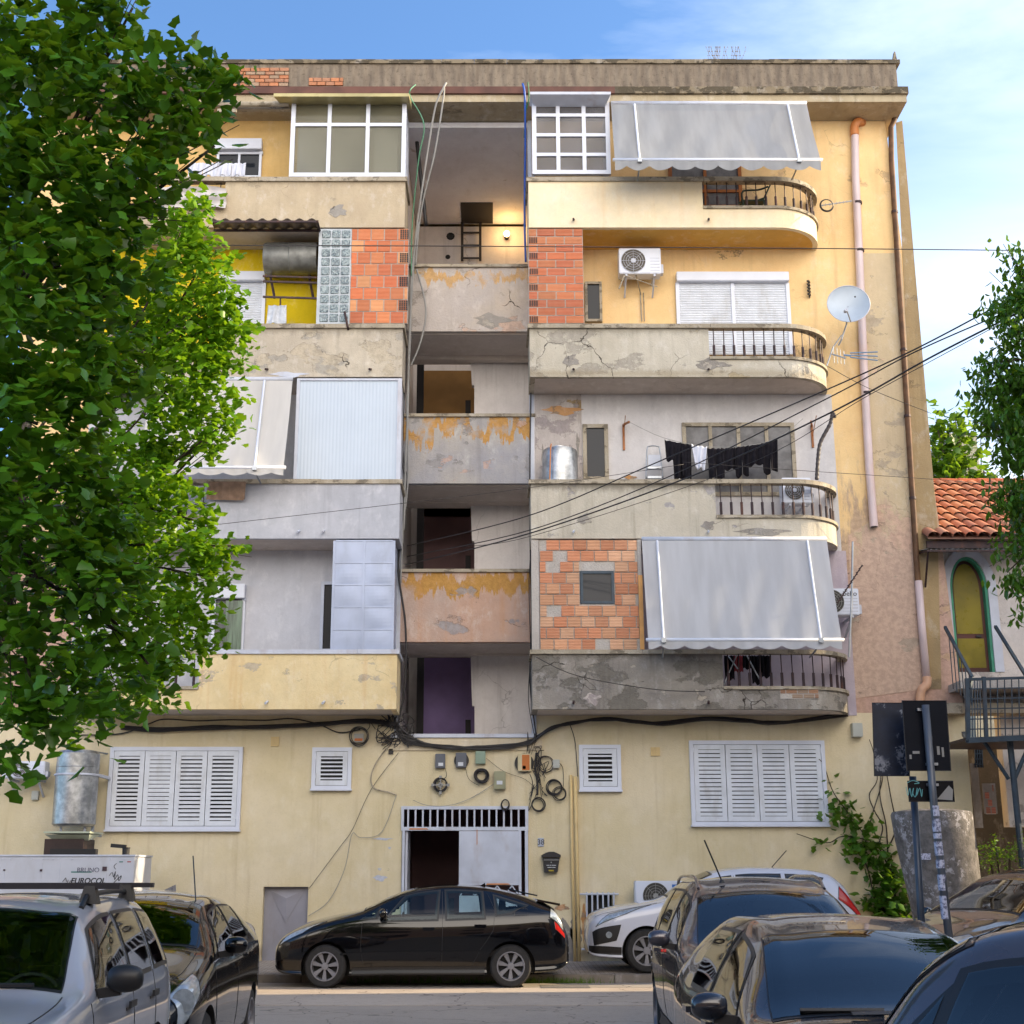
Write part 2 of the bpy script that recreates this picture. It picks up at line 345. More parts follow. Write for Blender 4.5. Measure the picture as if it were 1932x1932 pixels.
M['greyglass'] = seethru('frosted_grey', '80828c', .15, var=.35, vs=1.1, dirt=('4a5266', .6, 1.))
M['darkglass'] = mat('dark_glass', (.014, .018, .026, 1), .06, var=0, spec=.22)
M['curtain'] = mat('curtain_grey', '67676a', .5, var=.35, vs=6)
M['greencurt'] = None
M['wood'] = mat('orange_wood', '9a5a22', .55, var=.25, vs=8)
def brickmat(name, rib, k=1.):
    t = NT(name); a = t.n('Attribute', 0, attribute_name='Col')
    w = t.math('SINE', t.math('MULTIPLY', t.n('SeparateXYZ', 2, i_Vector=t.pos()), rib))
    c = t.mix(.14, a, t.mix(t.noise(9, 5, .6), C('7a4a38'), C('f0d0b4')))
    c = t.mix(t.math('MULTIPLY', t.step(w, -.2, .9), .4), c, t.mix(.5, c, C('ffe0c0')))
    return t.fin(c, .85, 0, .2, t.bump(w, .5, .012, t.bump(t.noise(60, 3), .2, .01)))
M['brick'] = brickmat('hollow_brick', 230); M['mortar'] = plaster('mortar', 'b0aaa4', 'bdb8b2', None, None, 0, .5, off=3)
def ribs():
    t = NT('parapet_ribbed'); x = t.n('SeparateXYZ', 0, i_Vector=t.pos())
    w = t.math('SINE', t.math('MULTIPLY', t.math('ADD', x, t.math('MULTIPLY', t.noise(1.5, 3), .25)), 30))
    n = t.noise(3.5, 8, .68, st=(2, 1, .5)); c = t.mix(t.step(n, .3, .7), C('6a6056'), C('877c6e'))
    c = t.mix(t.math('MULTIPLY', t.step(w, -.3, 1.), .1), c, C('a0937e')); c = t.mix(t.math('MULTIPLY', t.step(t.noise(14, 6, .7, off=2), .52, .7), .7), c, C('453f36'))
    return t.fin(c, .9, 0, .2, t.bump(w, .28, .04, t.bump(t.noise(40, 4), .4, .02)))
M['parapet'] = ribs()
M['fascia'] = plaster('fascia', 'b3a68c', 'a3967e', [('857a68', .64, 2, 0)], ('6a604e', .55), .2, .3, off=80)
M['mossy'] = plaster('mossy_edge', '7c705c', '8f8470', [('3a352c', .5, 4, 0)], ('4a4438', .6), .2, .6, off=82)
M['flash'] = mat('brown_flashing', '5c3a30', .6, .2, var=.3, vs=3)
# ---------------------------------------------------------------- apartment building
bld = thing('apartment_building', 'weathered five-storey apartment block with rounded balconies, open stairwell and bare brick infills', 'building', (-.46, F, 0))
LV = {4: (335, 343, 391, 429), 3: (612, 620, 675, 711), 2: (905, 913, 974, 1016), 1: (1226, 1234, 1297, 1338)}
def mx(x, s): return x if s > 0 else -.92 - x
XI, XS, XE, XW, TOPZ = .75, 4.16, 6.58, 8.12, zz(163, 25.1)
# ground floor wall with openings
gate = (xx(757, 1650, F), xx(997, 1650, F), .0, zz(1521, F))
base = (xx(495, 1730, F), xx(580, 1730, F), .17, zz(1673, F))
grate = (xx(1108, 1760, F), xx(1157, 1760, F), zz(1800, F), zz(1688, F))
zg = zz(1345, F)
mb = MB(); wallgrid(mb, -10.5, 8.75, -.3, zg, F, F + .3, [gate, base, grate, (-1.77, .85, zz(1386, F), zg)]); build('wall', mb, M['ground'], bld, recalc=False)
zs0 = zg
# upper walls: right and left of the stairwell
mb = MB(); x0 = XI + .1
mb.add([(x0, F, zs0), (8.75, F, zs0), (8.15, F, zz(192, F)), (x0, F, zz(192, F)), (x0, F + .3, zs0), (8.75, F + .3, zs0), (8.15, F + .3, zz(192, F)), (x0, F + .3, zz(192, F))],
       [(0, 1, 2, 3), (7, 6, 5, 4), (0, 4, 5, 1), (1, 5, 6, 2), (2, 6, 7, 3), (3, 7, 4, 0)])
build('wall', mb, M['facade'], bld)
mb = MB(); mb.add([(8.7502, F + .001, zs0 + .002), (8.1502, F + .001, zz(193, F)), (8.1502, 37, zz(193, F)), (8.7502, 37, zs0 + .002)], [(0, 1, 2, 3)]); mb.box(8.72, 8.75, F + .31, 37, 0, zs0)
build('side_wall', mb, M['edge'], bld)
mb = MB(); x1 = mx(x0, -1); xl = mx(8.4, -1)
mb.box(xl, x1, F, F + .3, zs0, zz(192, F)); build('wall', mb, M['facade'], bld)
mb = MB(); mb.box(xl, xl + .3, F + .31, 37, 0, zz(192, F)); mb.box(xl, 8.7, 36.8, 37, 0, TOPZ); build('rear_wall', mb, M['edge'], bld)
# strip of exposed darker render beyond the downpipe
mb = MB(); P = [(1690, 232), (1702, 228), (1768, 990), (1776, 1300), (1748, 1300), (1728, 990)]
v = [at(a, b, F) for a, b in P]; mb.prism([(q.x, q.z) for q in v], F - .012, F - .002); build('render_strip', mb, M['edge'], bld)
P = [(1624, 478), (1700, 478), (1728, 900), (1748, 1300), (1612, 1318), (1600, 1010), (1640, 985)]; mb = MB(); v = [at(a, b, F) for a, b in P]; mb.prism([(q.x, q.z) for q in v], F - .008, F - .001); build('wall_patch', mb, M['facade_grey'], bld)
# coloured recess walls behind the balconies (paint coats 10 mm proud of the wall)
def coat(a, b, lv_top, lv_bot, m, lo=None, hi=None):
    mb = MB(); z0 = zz(LV[lv_bot][3], BP) if lv_bot else 0; z1 = zz(LV[lv_top][3], BP) if lv_top in LV else zz(192, F)
    mb.box(a, b, F - .012, F - .002, (lo if lo is not None else z0), (hi if hi is not None else z1)); return build('wall_paint', mb, m, bld)
coat(x0, xx(1575, 850, F), 3, 2, M['white_R2']); coat(x0 + .02, xx(1098, 850, F), 3, 2, M['white_R2b']).location.y -= .011
coat(x0, xx(1603, 1150, F), 2, 1, M['lilac'])
coat(xl + 1.5, x1, 2, 1, M['white_L1']); coat(xl + 1.5, x1, 3, 2, M['white_L1']); coat(xl + 1.5, x1, 4, 3, M['yellow_L3'], hi=zz(456, F)); coat(xl + 1.5, x1, 4, 3, M['soffit'], lo=zz(455, F)); coat(xl + 1.5, x1, 9, 4, M['warm_L4'])
# stairwell
mb = MB(); xa, xb = x1, x0
mb.box(xa - .02, xa, F + .3, 30.2, 0, TOPZ - .7); mb.box(xb, xb + .02, F + .3, 30.2, 0, TOPZ - .7); mb.box(xa - .02, xb + .02, 30.0, 30.2, 0, TOPZ - .7)
build('stairwell_wall', mb, M['stairwall'], bld)
ceil_z = zz(192, 24.86) - .14
mb = MB(); mb.box(xa, xb, F + .02, 30.0, ceil_z, ceil_z + .12)
build('stairwell_ceiling', mb, plaster('ceiling_pale', 'e2e2e8', 'd6d4da', [('a89a90', .68, 1.2, 0)], ('a8a09a', .2), .3, .15, off=75, mot=.15), bld)
mb = MB(); mb.box(xx(870, 405, 29.5), xx(930, 405, 29.5), 28.9, 29.95, ceil_z - .012, ceil_z - .002); build('roof_hatch', mb, M['dark'], bld)
for (a, b, c, d, m, inner, k) in ((505, 625, 640, 678, 'stair_a', 'ochre', 785), (787, 912, 922, 948, 'stair_b', 'mauve', 1078), (1080, 1211, 1225, 1235, 'stair_c', 'purple', 1388)):
    zt, zb = zz(a, F), zz(b, F)
    mb = MB(); mb.box(xa, xb, F, F + .12, zb, zt)
    pp = build('landing_parapet', mb, M[m], bld)
    cp = MB(); cp.box(xa - .03, xb + .03, F - .05, F + .17, zt, zt + .06); build('coping', cp, M['coping'], pp)
    mb = MB(); mb.box(xa, xb, F + .12, 27.4, zb - .02, zb + .16); mb.box(xa, xb, 26.9, 27.1, zz(d, 26.9), zb - .02)
    build('landing_slab', mb, M['soffit'], bld)
    # stair flight wall on the right, deeper coloured wall on the left
    z0 = zz(k, F) - 1.1; z1 = zz(d, 27.2); xm = xx(886, (d + k) / 2, 27.3); mb = MB()
    mb.prism([(xm + .02, z1), (xb, z1), (xb, z0), (xm + .1, z0), (xm + .1, zz(k - 55, 27.3)), (xm + .05, zz(k - 55, 27.3))], 27.2, 27.35)
    build('stair_flight_wall', mb, M['stairwall'], bld)
    mb = MB(); mb.box(xa + .25, xm + 1., 29.2, 29.3, z0, z1 + .5); build('inner_wall', mb, M[inner], bld)
    for q in ((786, d + 2, 799, k + 30, 27.9, 28.0), (878, k - 30, 888, k + 10, 27.9, 28.0)): mb = MB(); mb.pbox(*q); build('door_edge', mb, M['dark'], bld)
    mb = MB()
    for i in range(7): mb.box(xa + .35, xm + .1, 27.6 + i * .28, 27.9 + i * .28, z0 + .3 + i * .17, z0 + .47 + i * .17)
    build('steps', mb, M['stairwall'], bld)
mb = MB(); mb.box(xa - .06, xb + .06, F - .06, F + .3, zz(1392, F), zz(1385, F)); build('stair_sill', mb, M['whitem'], bld)
mb = MB(); mb.box(xa - .1, xb + .1, F - .03, F - .003, zz(1416, F), zz(1393, F)); build('band', mb, M['band'], bld)
# entrance hall behind the gate
mb = MB(); mb.box(gate[0] - .1, gate[1] + .1, 29., 29.1, 0, 3.3); mb.box(gate[0] - .12, gate[0], F + .3, 29.0, 0, 3.3); mb.box(gate[1], gate[1] + .12, F + .3, 29.0, 0, 3.3); mb.box(gate[0], gate[1], F + .3, 29.0, 3.2, 3.3)
mb.box(gate[0] + .3, gate[0] + 1.2, 28.2, 28.9, .2, 1.4); mb.box(gate[0], gate[1], F, 29, .1, .19); build('entrance_hall', mb, M['mauve'], bld)
# roof slab, cornice and parapet
XL = mx(8.2, -1); xr = xx(1714, 178, 24.82)
mb = MB(); mb.box(XL, xr - .03, 24.86, 37, zz(192, 24.86), zz(176, 24.86)); build('cornice', mb, M['fascia'], bld)
mb = MB(); mb.box(xx(1160, 170, 24.8), xr, 24.80, 37, zz(176, 24.8) + .003, zz(163, 24.8)); build('cornice_edge', mb, M['mossy'], bld)
mb = MB(); mb.box(XL, xx(1160, 170, 24.8), 24.80, 37, zz(176, 24.8) + .003, zz(163, 24.8)); build('flashing', mb, M['flash'], bld)
zp0, zp1 = zz(163, 24.8), zz(121, 25.1)
mb = MB(); xp = xx(1692, 140, 25.1); mb.box(XL + .1, xp, 25.1, 25.3, zp0, zp1); mb.box(xp - .2, xp, 25.3, 36.9, zp0, zp1); build('roof_parapet', mb, M['parapet'], bld)
mb = MB(); n = 26
for i in range(n):
    a = XL + .05 + (xp + .03 - XL) * i / n; b = XL + .05 + (xp + .03 - XL) * (i + 1) / n; h = .03 + R.random() * .02
    mb.box(a, b - .004, 25.06, 25.34, zp1, zp1 + .07 + h * .5)
mb.prism([(xp - .05, zp1 + .1), (xp + .03, zp1 + .1), (xp + .01, zp1 + .28), (xp - .01, zp1 + .3)], 25.1, 25.2)
build('parapet_cap', mb, M['mossy'], bld)

def bricks(name, px0, py0, px1, py1, rows, per, Y, pal, parent=bld, gaps=.022, holes_side=0, win=None, voids=.0, depth=.1, mortar='mortar', bh=None):
    xa, xb, za, zb = xx(px0, (py0 + py1) / 2, Y), xx(px1, (py0 + py1) / 2, Y), zz(py1, Y), zz(py0, Y)
    mb = MB(); h = (zb - za) / rows; w = (xb - xa) / per
    for r in range(rows):
        x = xa - (w * .5 if r % 2 else 0) + R.uniform(-.01, .01) ; z = za + r * h
        while x < xb - .01:
            a, b = max(x, xa), min(x + w, xb); x += w
            if b - a < .05: continue
            if win and not (b < win[0] or a > win[1] or z + h < win[2] + .01 or z > win[3] - .01):
                if a < win[0] - .04: b = win[0]
                elif b > win[1] + .04: a = win[1]
                else: continue
            if R.random() < voids: continue
            col = C(R.choice(pal)); k = R.uniform(.8, 1.15); col = tuple(min(1, q * k) for q in col[:3])
            dy = R.uniform(0, .012)
            mb.box(a + gaps * .5, b - gaps * .5, Y + dy, Y + depth, z + gaps * .5, z + h - gaps * .5, 0, col)
            if holes_side and r % 2 == (1 if holes_side > 0 else 0) and ((holes_side > 0 and b > xb - .02) or (holes_side < 0 and a < xa + .02)):
                hw = .17; s0 = (b - hw) if holes_side > 0 else a + .01
                for i in range(4):
                    for j in range(5):
                        mb.box(s0 + i * hw / 4 + .006, s0 + (i + 1) * hw / 4 - .004, Y + dy - .004, Y + dy + .01, z + .02 + j * (h - .04) / 5 + .003, z + .02 + (j + 1) * (h - .04) / 5 - .003, 2)
    if win:
        wallgrid(mb, xa, xb, za, zb, Y + .03, Y + depth - .002, [win], 1)
    else: mb.box(xa + .002, xb - .002, Y + .022, Y + depth - .002, za, zb, 1)
    return build(name, mb, [M['brick'], M[mortar], M['black']], parent)
OR = ['cc6230', 'd47844', 'c0562a', 'da925e', 'c86a3a']; PALE = ['cd8a66', 'd59a74', 'c67c58', 'd8a684', 'bd7450']
# balconies
def path_pts(s, x_from, R0=1.0, n=12):
    p = [(x_from, BP), (XE - R0, BP)] + [(XE - R0 + R0 * sin(pi / 2 * i / n), F - R0 * cos(pi / 2 * i / n)) for i in range(1, n + 1)]
    return [(mx(x, s), y) for x, y in p]
def offs(P, d, s):
    out = []
    for i, p in enumerate(P):
        a = P[max(i - 1, 0)]; b = P[min(i + 1, len(P) - 1)]; t = Vector((b[0] - a[0], b[1] - a[1])).normalized(); nrm = Vector((t.y, -t.x)) * s
        out.append((p[0] + nrm.x * d, p[1] + nrm.y * d))
    return out
def strip(mb, P, s, d_out, d_in, z0, z1, mi=0):
    A = offs(P, d_out, s); B = offs(P, -d_in, s); n = len(P)
    vs = [(*a, z0) for a in A] + [(*a, z1) for a in A] + [(*b, z0) for b in B] + [(*b, z1) for b in B]; fs = []
    for i in range(n - 1):
        for (u, v) in ((0, n), (n, 3 * n), (3 * n, 2 * n), (2 * n, 0)): fs.append((u + i, u + i + 1, v + i + 1, v + i))
    fs += [(0, n, 3 * n, 2 * n), (n - 1, 3 * n - 1, 4 * n - 1, 2 * n - 1)]
    mb.add(vs, fs, mi)
wallm = {(4, 1): 'cream_R4', (3, 1): 'grey_R3', (2, 1): 'grey_R2', (1, 1): 'grey_R1', (4, -1): 'concrete_L4', (3, -1): 'concrete_L3', (2, -1): 'paint_L2', (1, -1): 'paint_L1'}
for lv in (4, 3, 2, 1):
    for s in (1, -1):
        yt, yc, yl, yb = LV[lv]; zt, zc, zl, zb = (zz(q, BP) for q in (yt, yc, yl, yb)); wm = M[wallm[(lv, s)]]
        xs = XS if s > 0 else 4.28
        mb = MB(); mb.box(mx(XI, s), mx(xs, s), BP, BP + .1, zb, zc); mb.box(mx(XI, s), mx(XI + .1, s), BP + .1, F, zb, zc)
        P = path_pts(s, xs + .001); strip(mb, P, s, 0, .1, zb, zl - .04)
        o = build('balcony', mb, wm, bld)
        mb = MB(); Q = offs(path_pts(s, XI + .1), -.1, s); poly = Q + [(mx(XI + .1, s), F)]
        zs = zb + .003; mb.prism([(a, b) for a, b in poly], zs, zs + .16, plane='xy'); build('slab', mb, M['soffit_y' if (lv == 4 and s > 0) else 'soffit'], o)
        # coping, broken into lengths
        mb = MB(); x = XI - .04
        while x < xs:
            w = R.uniform(.7, 1.3); e = min(x + w, xs + .03); mb.box(mx(x, s), mx(e - .004, s), BP - .05 + R.uniform(0, .012), BP + .13, zc, zt + R.uniform(-.006, .004)); x = e
        mb.box(mx(XI - .04, s), mx(XI + .13, s), BP + .135, F, zc, zt - .003)
        build('coping', mb, M['whitem'] if (lv == 1 and s < 0) else M['coping'], o)
        mb = MB(); strip(mb, P, s, .04, .14, zl - .037, zl + .02); build('kerb', mb, M['coping'], o)
        mb = MB(); strip(mb, path_pts(s, xs + .035), s, .045, .13, zc + .002, zt); build('handrail', mb, M['coping'], o)
        # balusters: thin rod above a thicker sleeve
        C0 = offs(path_pts(s, xs), -.04, s); acc = .12; L = 0; n = 15 if s > 0 else 9
        seg = [(hypot(C0[i + 1][0] - C0[i][0], C0[i + 1][1] - C0[i][1])) for i in range(len(C0) - 1)]; tot = sum(seg) - .1
        for i in range(n):
            d = .1 + (tot - .15) * i / (n - 1); k = 0
            while k < len(seg) - 1 and d > seg[k]: d -= seg[k]; k += 1
            q = min(1, d / seg[k]); x = C0[k][0] + (C0[k + 1][0] - C0[k][0]) * q; y = C0[k][1] + (C0[k + 1][1] - C0[k][1]) * q
            mb = MB(); zm = zl + (zc - zl) * .45; tl = R.uniform(-.008, .008)
            mb.tube([(x, y, zm), (x + tl, y, zc + .01)], .010, 6); mb.tube([(x, y, zl - .02), (x, y, zm)], .026, 8)
            build('baluster', mb, M['iron'], o)
        # drain spouts
        if s > 0 or lv < 4:
            for px in ((1083, 1337) if s > 0 else (505 if lv != 2 else 565, 612 if lv < 3 else 700)):
                p = at(px, yb - 15, BP); mb = MB(); mb.tube([(p.x, BP + .02, p.z), (p.x - .02, BP - .12, p.z - .05)], .022, 8); build('drain_spout', mb, M['whitem' if lv == 2 or (lv == 1 and s < 0) else 'iron'], o)
# bulkhead between balcony end and stairwell, seen as a thin pale edge
for s in (1, -1):
    mb = MB(); mb.box(mx(XI + .02, s), mx(x0, s), F - .02, F + .3, zz(1386, F), zz(192, F)); build('stairwell_jamb', mb, M['whitem'], bld)

def windowp(px0, py0, px1, py1, cols, rows, Y, fw=.06, pane='darkglass', name='window', fm='white', d=.08, ys=None, parent=bld, xsn=None):
    ym = (py0 + py1) / 2; xa, xb, za, zb = xx(px0, ym, Y), xx(px1, ym, Y), zz(py1, Y), zz(py0, Y)
    mb = MB(); ysn = ys or [i / rows for i in range(rows + 1)]; xsn = xsn or [i / cols for i in range(cols + 1)]
    mb.box(xa, xb, Y, Y + d, za, za + fw); mb.box(xa, xb, Y, Y + d, zb - fw, zb); mb.box(xa, xa + fw, Y, Y + d, za + fw, zb - fw); mb.box(xb - fw, xb, Y, Y + d, za + fw, zb - fw)
    for i in xsn[1:-1]: c = xa + (xb - xa) * i; mb.box(c - fw * .45, c + fw * .45, Y + .004, Y + d, za + fw, zb - fw)
    for i in ysn[1:-1]: c = za + (zb - za) * i; mb.box(xa + fw, xb - fw, Y + .007, Y + d - .002, c - fw * .4, c + fw * .4)
    o = build(name, mb, M[fm], parent)
    mb = MB(); mb.box(xa + fw * .5, xb - fw * .5, Y + d * .5, Y + d * .5 + .012, za + fw * .5, zb - fw * .5); build('pane', mb, M[pane], o); return o, (xa, xb, za, zb)
def shutterbox(px0, py0, px1, py1, ybox, split=1, Y=F - .09):
    """roller shutter: box above, slatted curtain, side rails"""
    ym = (py0 + py1) / 2; xa, xb, za, zb, zm = xx(px0, ym, Y), xx(px1, ym, Y), zz(py1, Y), zz(py0, Y), zz(ybox, Y)
    mb = MB(); mb.box(xa - .02, xb + .02, Y - .1, F - .014, zm, zb); o = build('roller_shutter', mb, M['white'], bld, bevel=.01)
    for i in range(split + 1): mb = MB(); c = xa + (xb - xa) * i / split; mb.box(c - .035, c + .035, Y + .0, Y + .06, za, zm - .002); build('rail', mb, M['white'], o)
    mb = MB(); n = int((zm - za) / .05)
    for i in range(n):
        z = za + (zm - za) * i / n; h = (zm - za) / n
        mb.add([(xa, Y + .035, z), (xb, Y + .035, z), (xb, Y + .022, z + h * .5), (xa, Y + .022, z + h * .5), (xa, Y + .035, z + h), (xb, Y + .035, z + h)], [(0, 1, 2, 3), (3, 2, 5, 4)])
    build('shutter_curtain', mb, M['slat'], o); return o
def louvre(px0, py0, px1, py1, leaves, openness, name='shuttered_window'):
    Y = F - .07; ym = (py0 + py1) / 2; xa, xb, za, zb = xx(px0, ym, Y), xx(px1, ym, Y), zz(py1, Y), zz(py0, Y); fw = .07
    mb = MB(); mb.box(xa, xb, Y, F, za, za + fw * .8); mb.box(xa, xb, Y, F, zb - fw, zb); mb.box(xa, xa + fw, Y, F, za + fw * .8, zb - fw); mb.box(xb - fw, xb, Y, F, za + fw * .8, zb - fw)
    mb.box(xa - .015, xb + .015, Y - .03, F, za - .035, za - .002); o = build(name, mb, M['white'], bld)
    mb = MB(); mb.box(xa + fw, xb - fw, F - .016, F - .006, za + fw * .8, zb - fw); build('pane', mb, M['dark'], o)
    w = (xb - xa - 2 * fw) / leaves; sw = .085
    for i in range(leaves):
        a = xa + fw + i * w + .006; b = a + w - .012; c, d = za + fw * .8 + .008, zb - fw - .006; mb = MB(); y0, y1 = Y + .012, Y + .05
        mb.box(a, b, y0, y1, c, c + sw); mb.box(a, b, y0, y1, d - sw, d); mb.box(a, a + sw, y0, y1, c + sw, d - sw); mb.box(b - sw, b, y0, y1, c + sw, d - sw)
        n = int((d - c - 2 * sw) / .072)
        for k in range(n):
            z = c + sw + (d - c - 2 * sw) * (k + .5) / n; h = .036 * openness[i % len(openness)]
            mb.box(a + sw, b - sw, y0 + .006, y0 + .012, z - h, z + h)
        for zz_ in (c + .12, d - .14):
            if i in (0, leaves - 1): mb.tube([((a if i == 0 else b), y0 - .006, zz_), ((a if i == 0 else b), y0 - .006, zz_ + .09)], .01, 6)
        lf = build('shutter_leaf', mb, M['slat'], o)
    return o
# ground floor windows
louvre(203, 1409, 455, 1565, 4, (.6, .82, .68, .6)); louvre(588, 1410, 663, 1488, 1, (.4,)); louvre(1093, 1405, 1172, 1490, 1, (.45,)); louvre(1303, 1397, 1560, 1556, 4, (.8,))
# top left glazed enclosure, with a return on the stair side, and its sheet canopy
o, (ea, eb, ec, ed) = windowp(548, 181, 766, 333, 3, 2, BP - .03, .085, 'bronzeglass', 'glazed_enclosure', ys=[0, .645, 1])
mb = MB()
for i in range(5): y = BP + .06 + i * .22; mb.box(eb - .05, eb - .02, y, y + .035, ec, ed)
for k in (0, .33, .66, .97): mb.box(eb - .048, eb - .022, BP + .06, F - .02, ec + (ed - ec) * k, ec + (ed - ec) * k + .035)
build('side_frame', mb, M['white'], o); mb = MB(); mb.box(eb - .04, eb - .03, BP + .05, F - .02, ec, ed); build('pane', mb, M['greyglass'], o)
mb = MB(); w_, p_ = xx(693, 290, BP + .06), at(1, 1, 1); mb.pbox(706, 247, 750, 331, BP + .12, BP + .3); mb.box(ea, eb - .1, F - .04, F - .03, ec, ed); build('cupboard', mb, M['white'], o)
sh = MB(); a, b = xx(517, 180, 24.3), xx(772, 180, 24.3)
sh.add([(a, 24.25, zz(176, 24.25)), (b, 24.25, zz(176, 24.25)), (b + .02, 24.82, zz(173, 24.25) + .1), (a + .15, 24.82, zz(173, 24.25) + .1), (a, 24.25, zz(182, 24.25)), (b, 24.25, zz(182, 24.25)), (b + .02, 24.82, zz(182, 24.25) + .06), (a + .15, 24.82, zz(182, 24.25) + .06)], [(0, 1, 2, 3), (0, 4, 5, 1), (1, 5, 6, 2), (4, 7, 6, 5), (0, 3, 7, 4)])
build('enclosure_canopy', sh, mat('canopy_sheet', 'a39a6e', .4, .3, var=.25, vs=2), bld)
# top right gridded enclosure
o, (ga, gb, gc, gd) = windowp(1004, 189, 1151, 328, 3, 4, BP - .03, .085, 'greyglass', 'glazed_enclosure', ys=[0, .265, .53, .8, 1])
mb = MB(); mb.box(ga + .03, ga + .06, BP + .06, F - .02, gc, gd); mb.box(gb - .06, gb - .03, BP + .06, F - .02, gc, gd); build('side_frame', mb, M['white'], o)
sh = MB(); a, b = xx(1000, 175, 24.3), xx(1152, 175, 24.3); sh.hexa([(a, 24.25, zz(178, 24.25)), (b, 24.25, zz(178, 24.25)), (b - .1, 24.6, zz(184, 24.25)), (a + .1, 24.6, zz(184, 24.25)), (a, 24.25, zz(173, 24.25)), (b, 24.25, zz(173, 24.25)), (b, 24.78, zz(173, 24.25)), (a, 24.78, zz(173, 24.25))])
build('enclosure_canopy', sh, M['whitem'], bld)
# brick infills
bricks('brick_infill', 661, 431, 770, 610, 8, 4.3, BP + .02, OR, holes_side=1)
o = bricks('brick_infill', 997, 431, 1101, 610, 12, 3, BP + .02, ['bc5a30', 'c66a3c', 'b45230', 'c47044'], holes_side=-1)
mb = MB(); mb.box(mx(XI + .03, -1), mx(XI + .13, -1), BP + .13, F - .02, zz(609, BP), zz(431, BP)); build('brick_return', mb, M['brick'], bld)
wz = (xx(1094, 1107, BP + .02), xx(1159, 1107, BP + .02), zz(1139, BP + .02), zz(1077, BP + .02))
bricks('brick_infill', 1018, 1018, 1205, 1226, 10, 7.2, BP + .02, PALE, win=wz, voids=.05, gaps=.02)
windowp(1095, 1077, 1159, 1139, 1, 1, BP + .03, .05, 'darkglass', fm='ironblue', d=.06)
for q in ((1003, 1018, 1017, 1226, BP + .03, BP + .12), (1205, 1018, 1212, 1226, BP + .01, BP + .12)): mb = MB(); mb.pbox(*q); build('render_margin', mb, M['mortar'], bld)
mb = MB(); t_ = xx(1206, 1150, BP); mb.pbox(1206, 1085, 1214, 1225, BP - .03, BP + .009); build('timber_post', mb, mat('timber', 'cf9a5a', .6, var=.2), bld)
# glass blocks
xa_, xb_, za_, zb_ = xx(599, 520, BP), xx(661, 520, BP), zz(610, BP), zz(431, BP)
mb = MB(); mb.box(xa_, xb_, BP + .02, BP + .09, za_, zb_); o = build('glass_block_panel', mb, mat('block_joint', 'b4bcc4', .6), bld)
gbm = NT('glass_block'); g_ = gbm.noise(16, 3, .6, dist=1.5); gbm = gbm.fin(gbm.mix(gbm.step(g_, .35, .65), C('4c5c66'), C('93a3a6')), .1, 0, .8, gbm.bump(g_, .8, .03))
mb = MB()
for i in range(3):
    for j in range(10):
        w = (xb_ - xa_ - .06) / 3; h = (zb_ - za_ - .04) / 10; a = xa_ + .05 + i * w; c = za_ + .02 + j * h
        mb.box(a + .012, a + w - .012, BP + .005, BP + .03, c + .012, c + h - .012)
build('glass_block', mb, gbm, o, bevel=.012)
# left recess windows and doors
shutterbox(408, 265, 493, 290, 285); windowp(408, 286, 493, 335, 2, 1, F - .08, .05, 'darkglass')
shutterbox(415, 515, 497, 612, 532)
windowp(400, 1103, 461, 1228, 1, 1, F - .08, .055, 'greencurt' if M['greencurt'] else 'curtain', ys=[0, 1]); shutterbox(400, 1103, 461, 1132, 1130)
gc_ = NT('green_curtain'); q = gc_.noise(14, 4, .6, st=(1, 1, .08)); gc_ = gc_.fin(gc_.mix(gc_.step(q, .35, .65), C('1f3a2a'), C('55705a')), .25)
mb = MB(); mb.pbox(424, 1133, 456, 1228, F - .12, F - .11); build('curtain', mb, gc_, bld)
o, _ = windowp(604, 1097, 640, 1230, 1, 1, F - .08, .06, 'black', 'doorway', fm='whitem')
# sheet-metal locker (L1) and corrugated panel (L2)
def panelgrid(px0, py0, px1, py1, cols, rows, Y, name, m):
    mb = MB(); ym = (py0 + py1) / 2; xa, xb, za, zb = xx(px0, ym, Y), xx(px1, ym, Y), zz(py1, Y), zz(py0, Y)
    mb.box(xa, xb, Y + .03, Y + .9, za, zb)
    for i in range(cols):
        for j in range(rows):
            a, b = xa + (xb - xa) * i / cols + .02, xa + (xb - xa) * (i + 1) / cols - .02; c, d = za + (zb - za) * j / rows + .015, za + (zb - za) * (j + 1) / rows - .015
            k = R.uniform(.0, .02); n = 6; G = [[(a + (b - a) * u / n, Y + .02 - k * sin(pi * u / n) * sin(pi * v / n) - .004, c + (d - c) * v / n) for v in range(n + 1)] for u in range(n + 1)]
            mb.grid(G)
    for i in range(cols + 1): c = xa + (xb - xa) * i / cols; mb.box(c - .02, c + .02, Y, Y + .029, za, zb)
    for j in range(rows + 1): c = za + (zb - za) * j / rows; mb.box(xa + .021, xb - .021, Y + .006, Y + .029, c - .014, c + .014)
    return build(name, mb, m, bld)
panelgrid(628, 1020, 742, 1230, 2, 5, BP, 'metal_enclosure', mat('enclosure_paint', 'a3aec6', .4, .1, var=.12, vs=1.5, dirt=('7a7f8c', .4, 2)))
Y = BP + .0; xa_, xb_, za_, zb_ = xx(557, 810, Y), xx(757, 810, Y), zz(909, Y), zz(714, Y)
mb = MB(); n = 60
mb.grid([[(xa_ + (xb_ - xa_) * i / n, Y + .02 + (.003 if i % 2 else 0), z) for z in (za_, zb_)] for i in range(n + 1)]); o = build('corrugated_screen', mb, mat('polycarbonate', 'b4c2d2', .35, var=.06, vs=.7), bld)
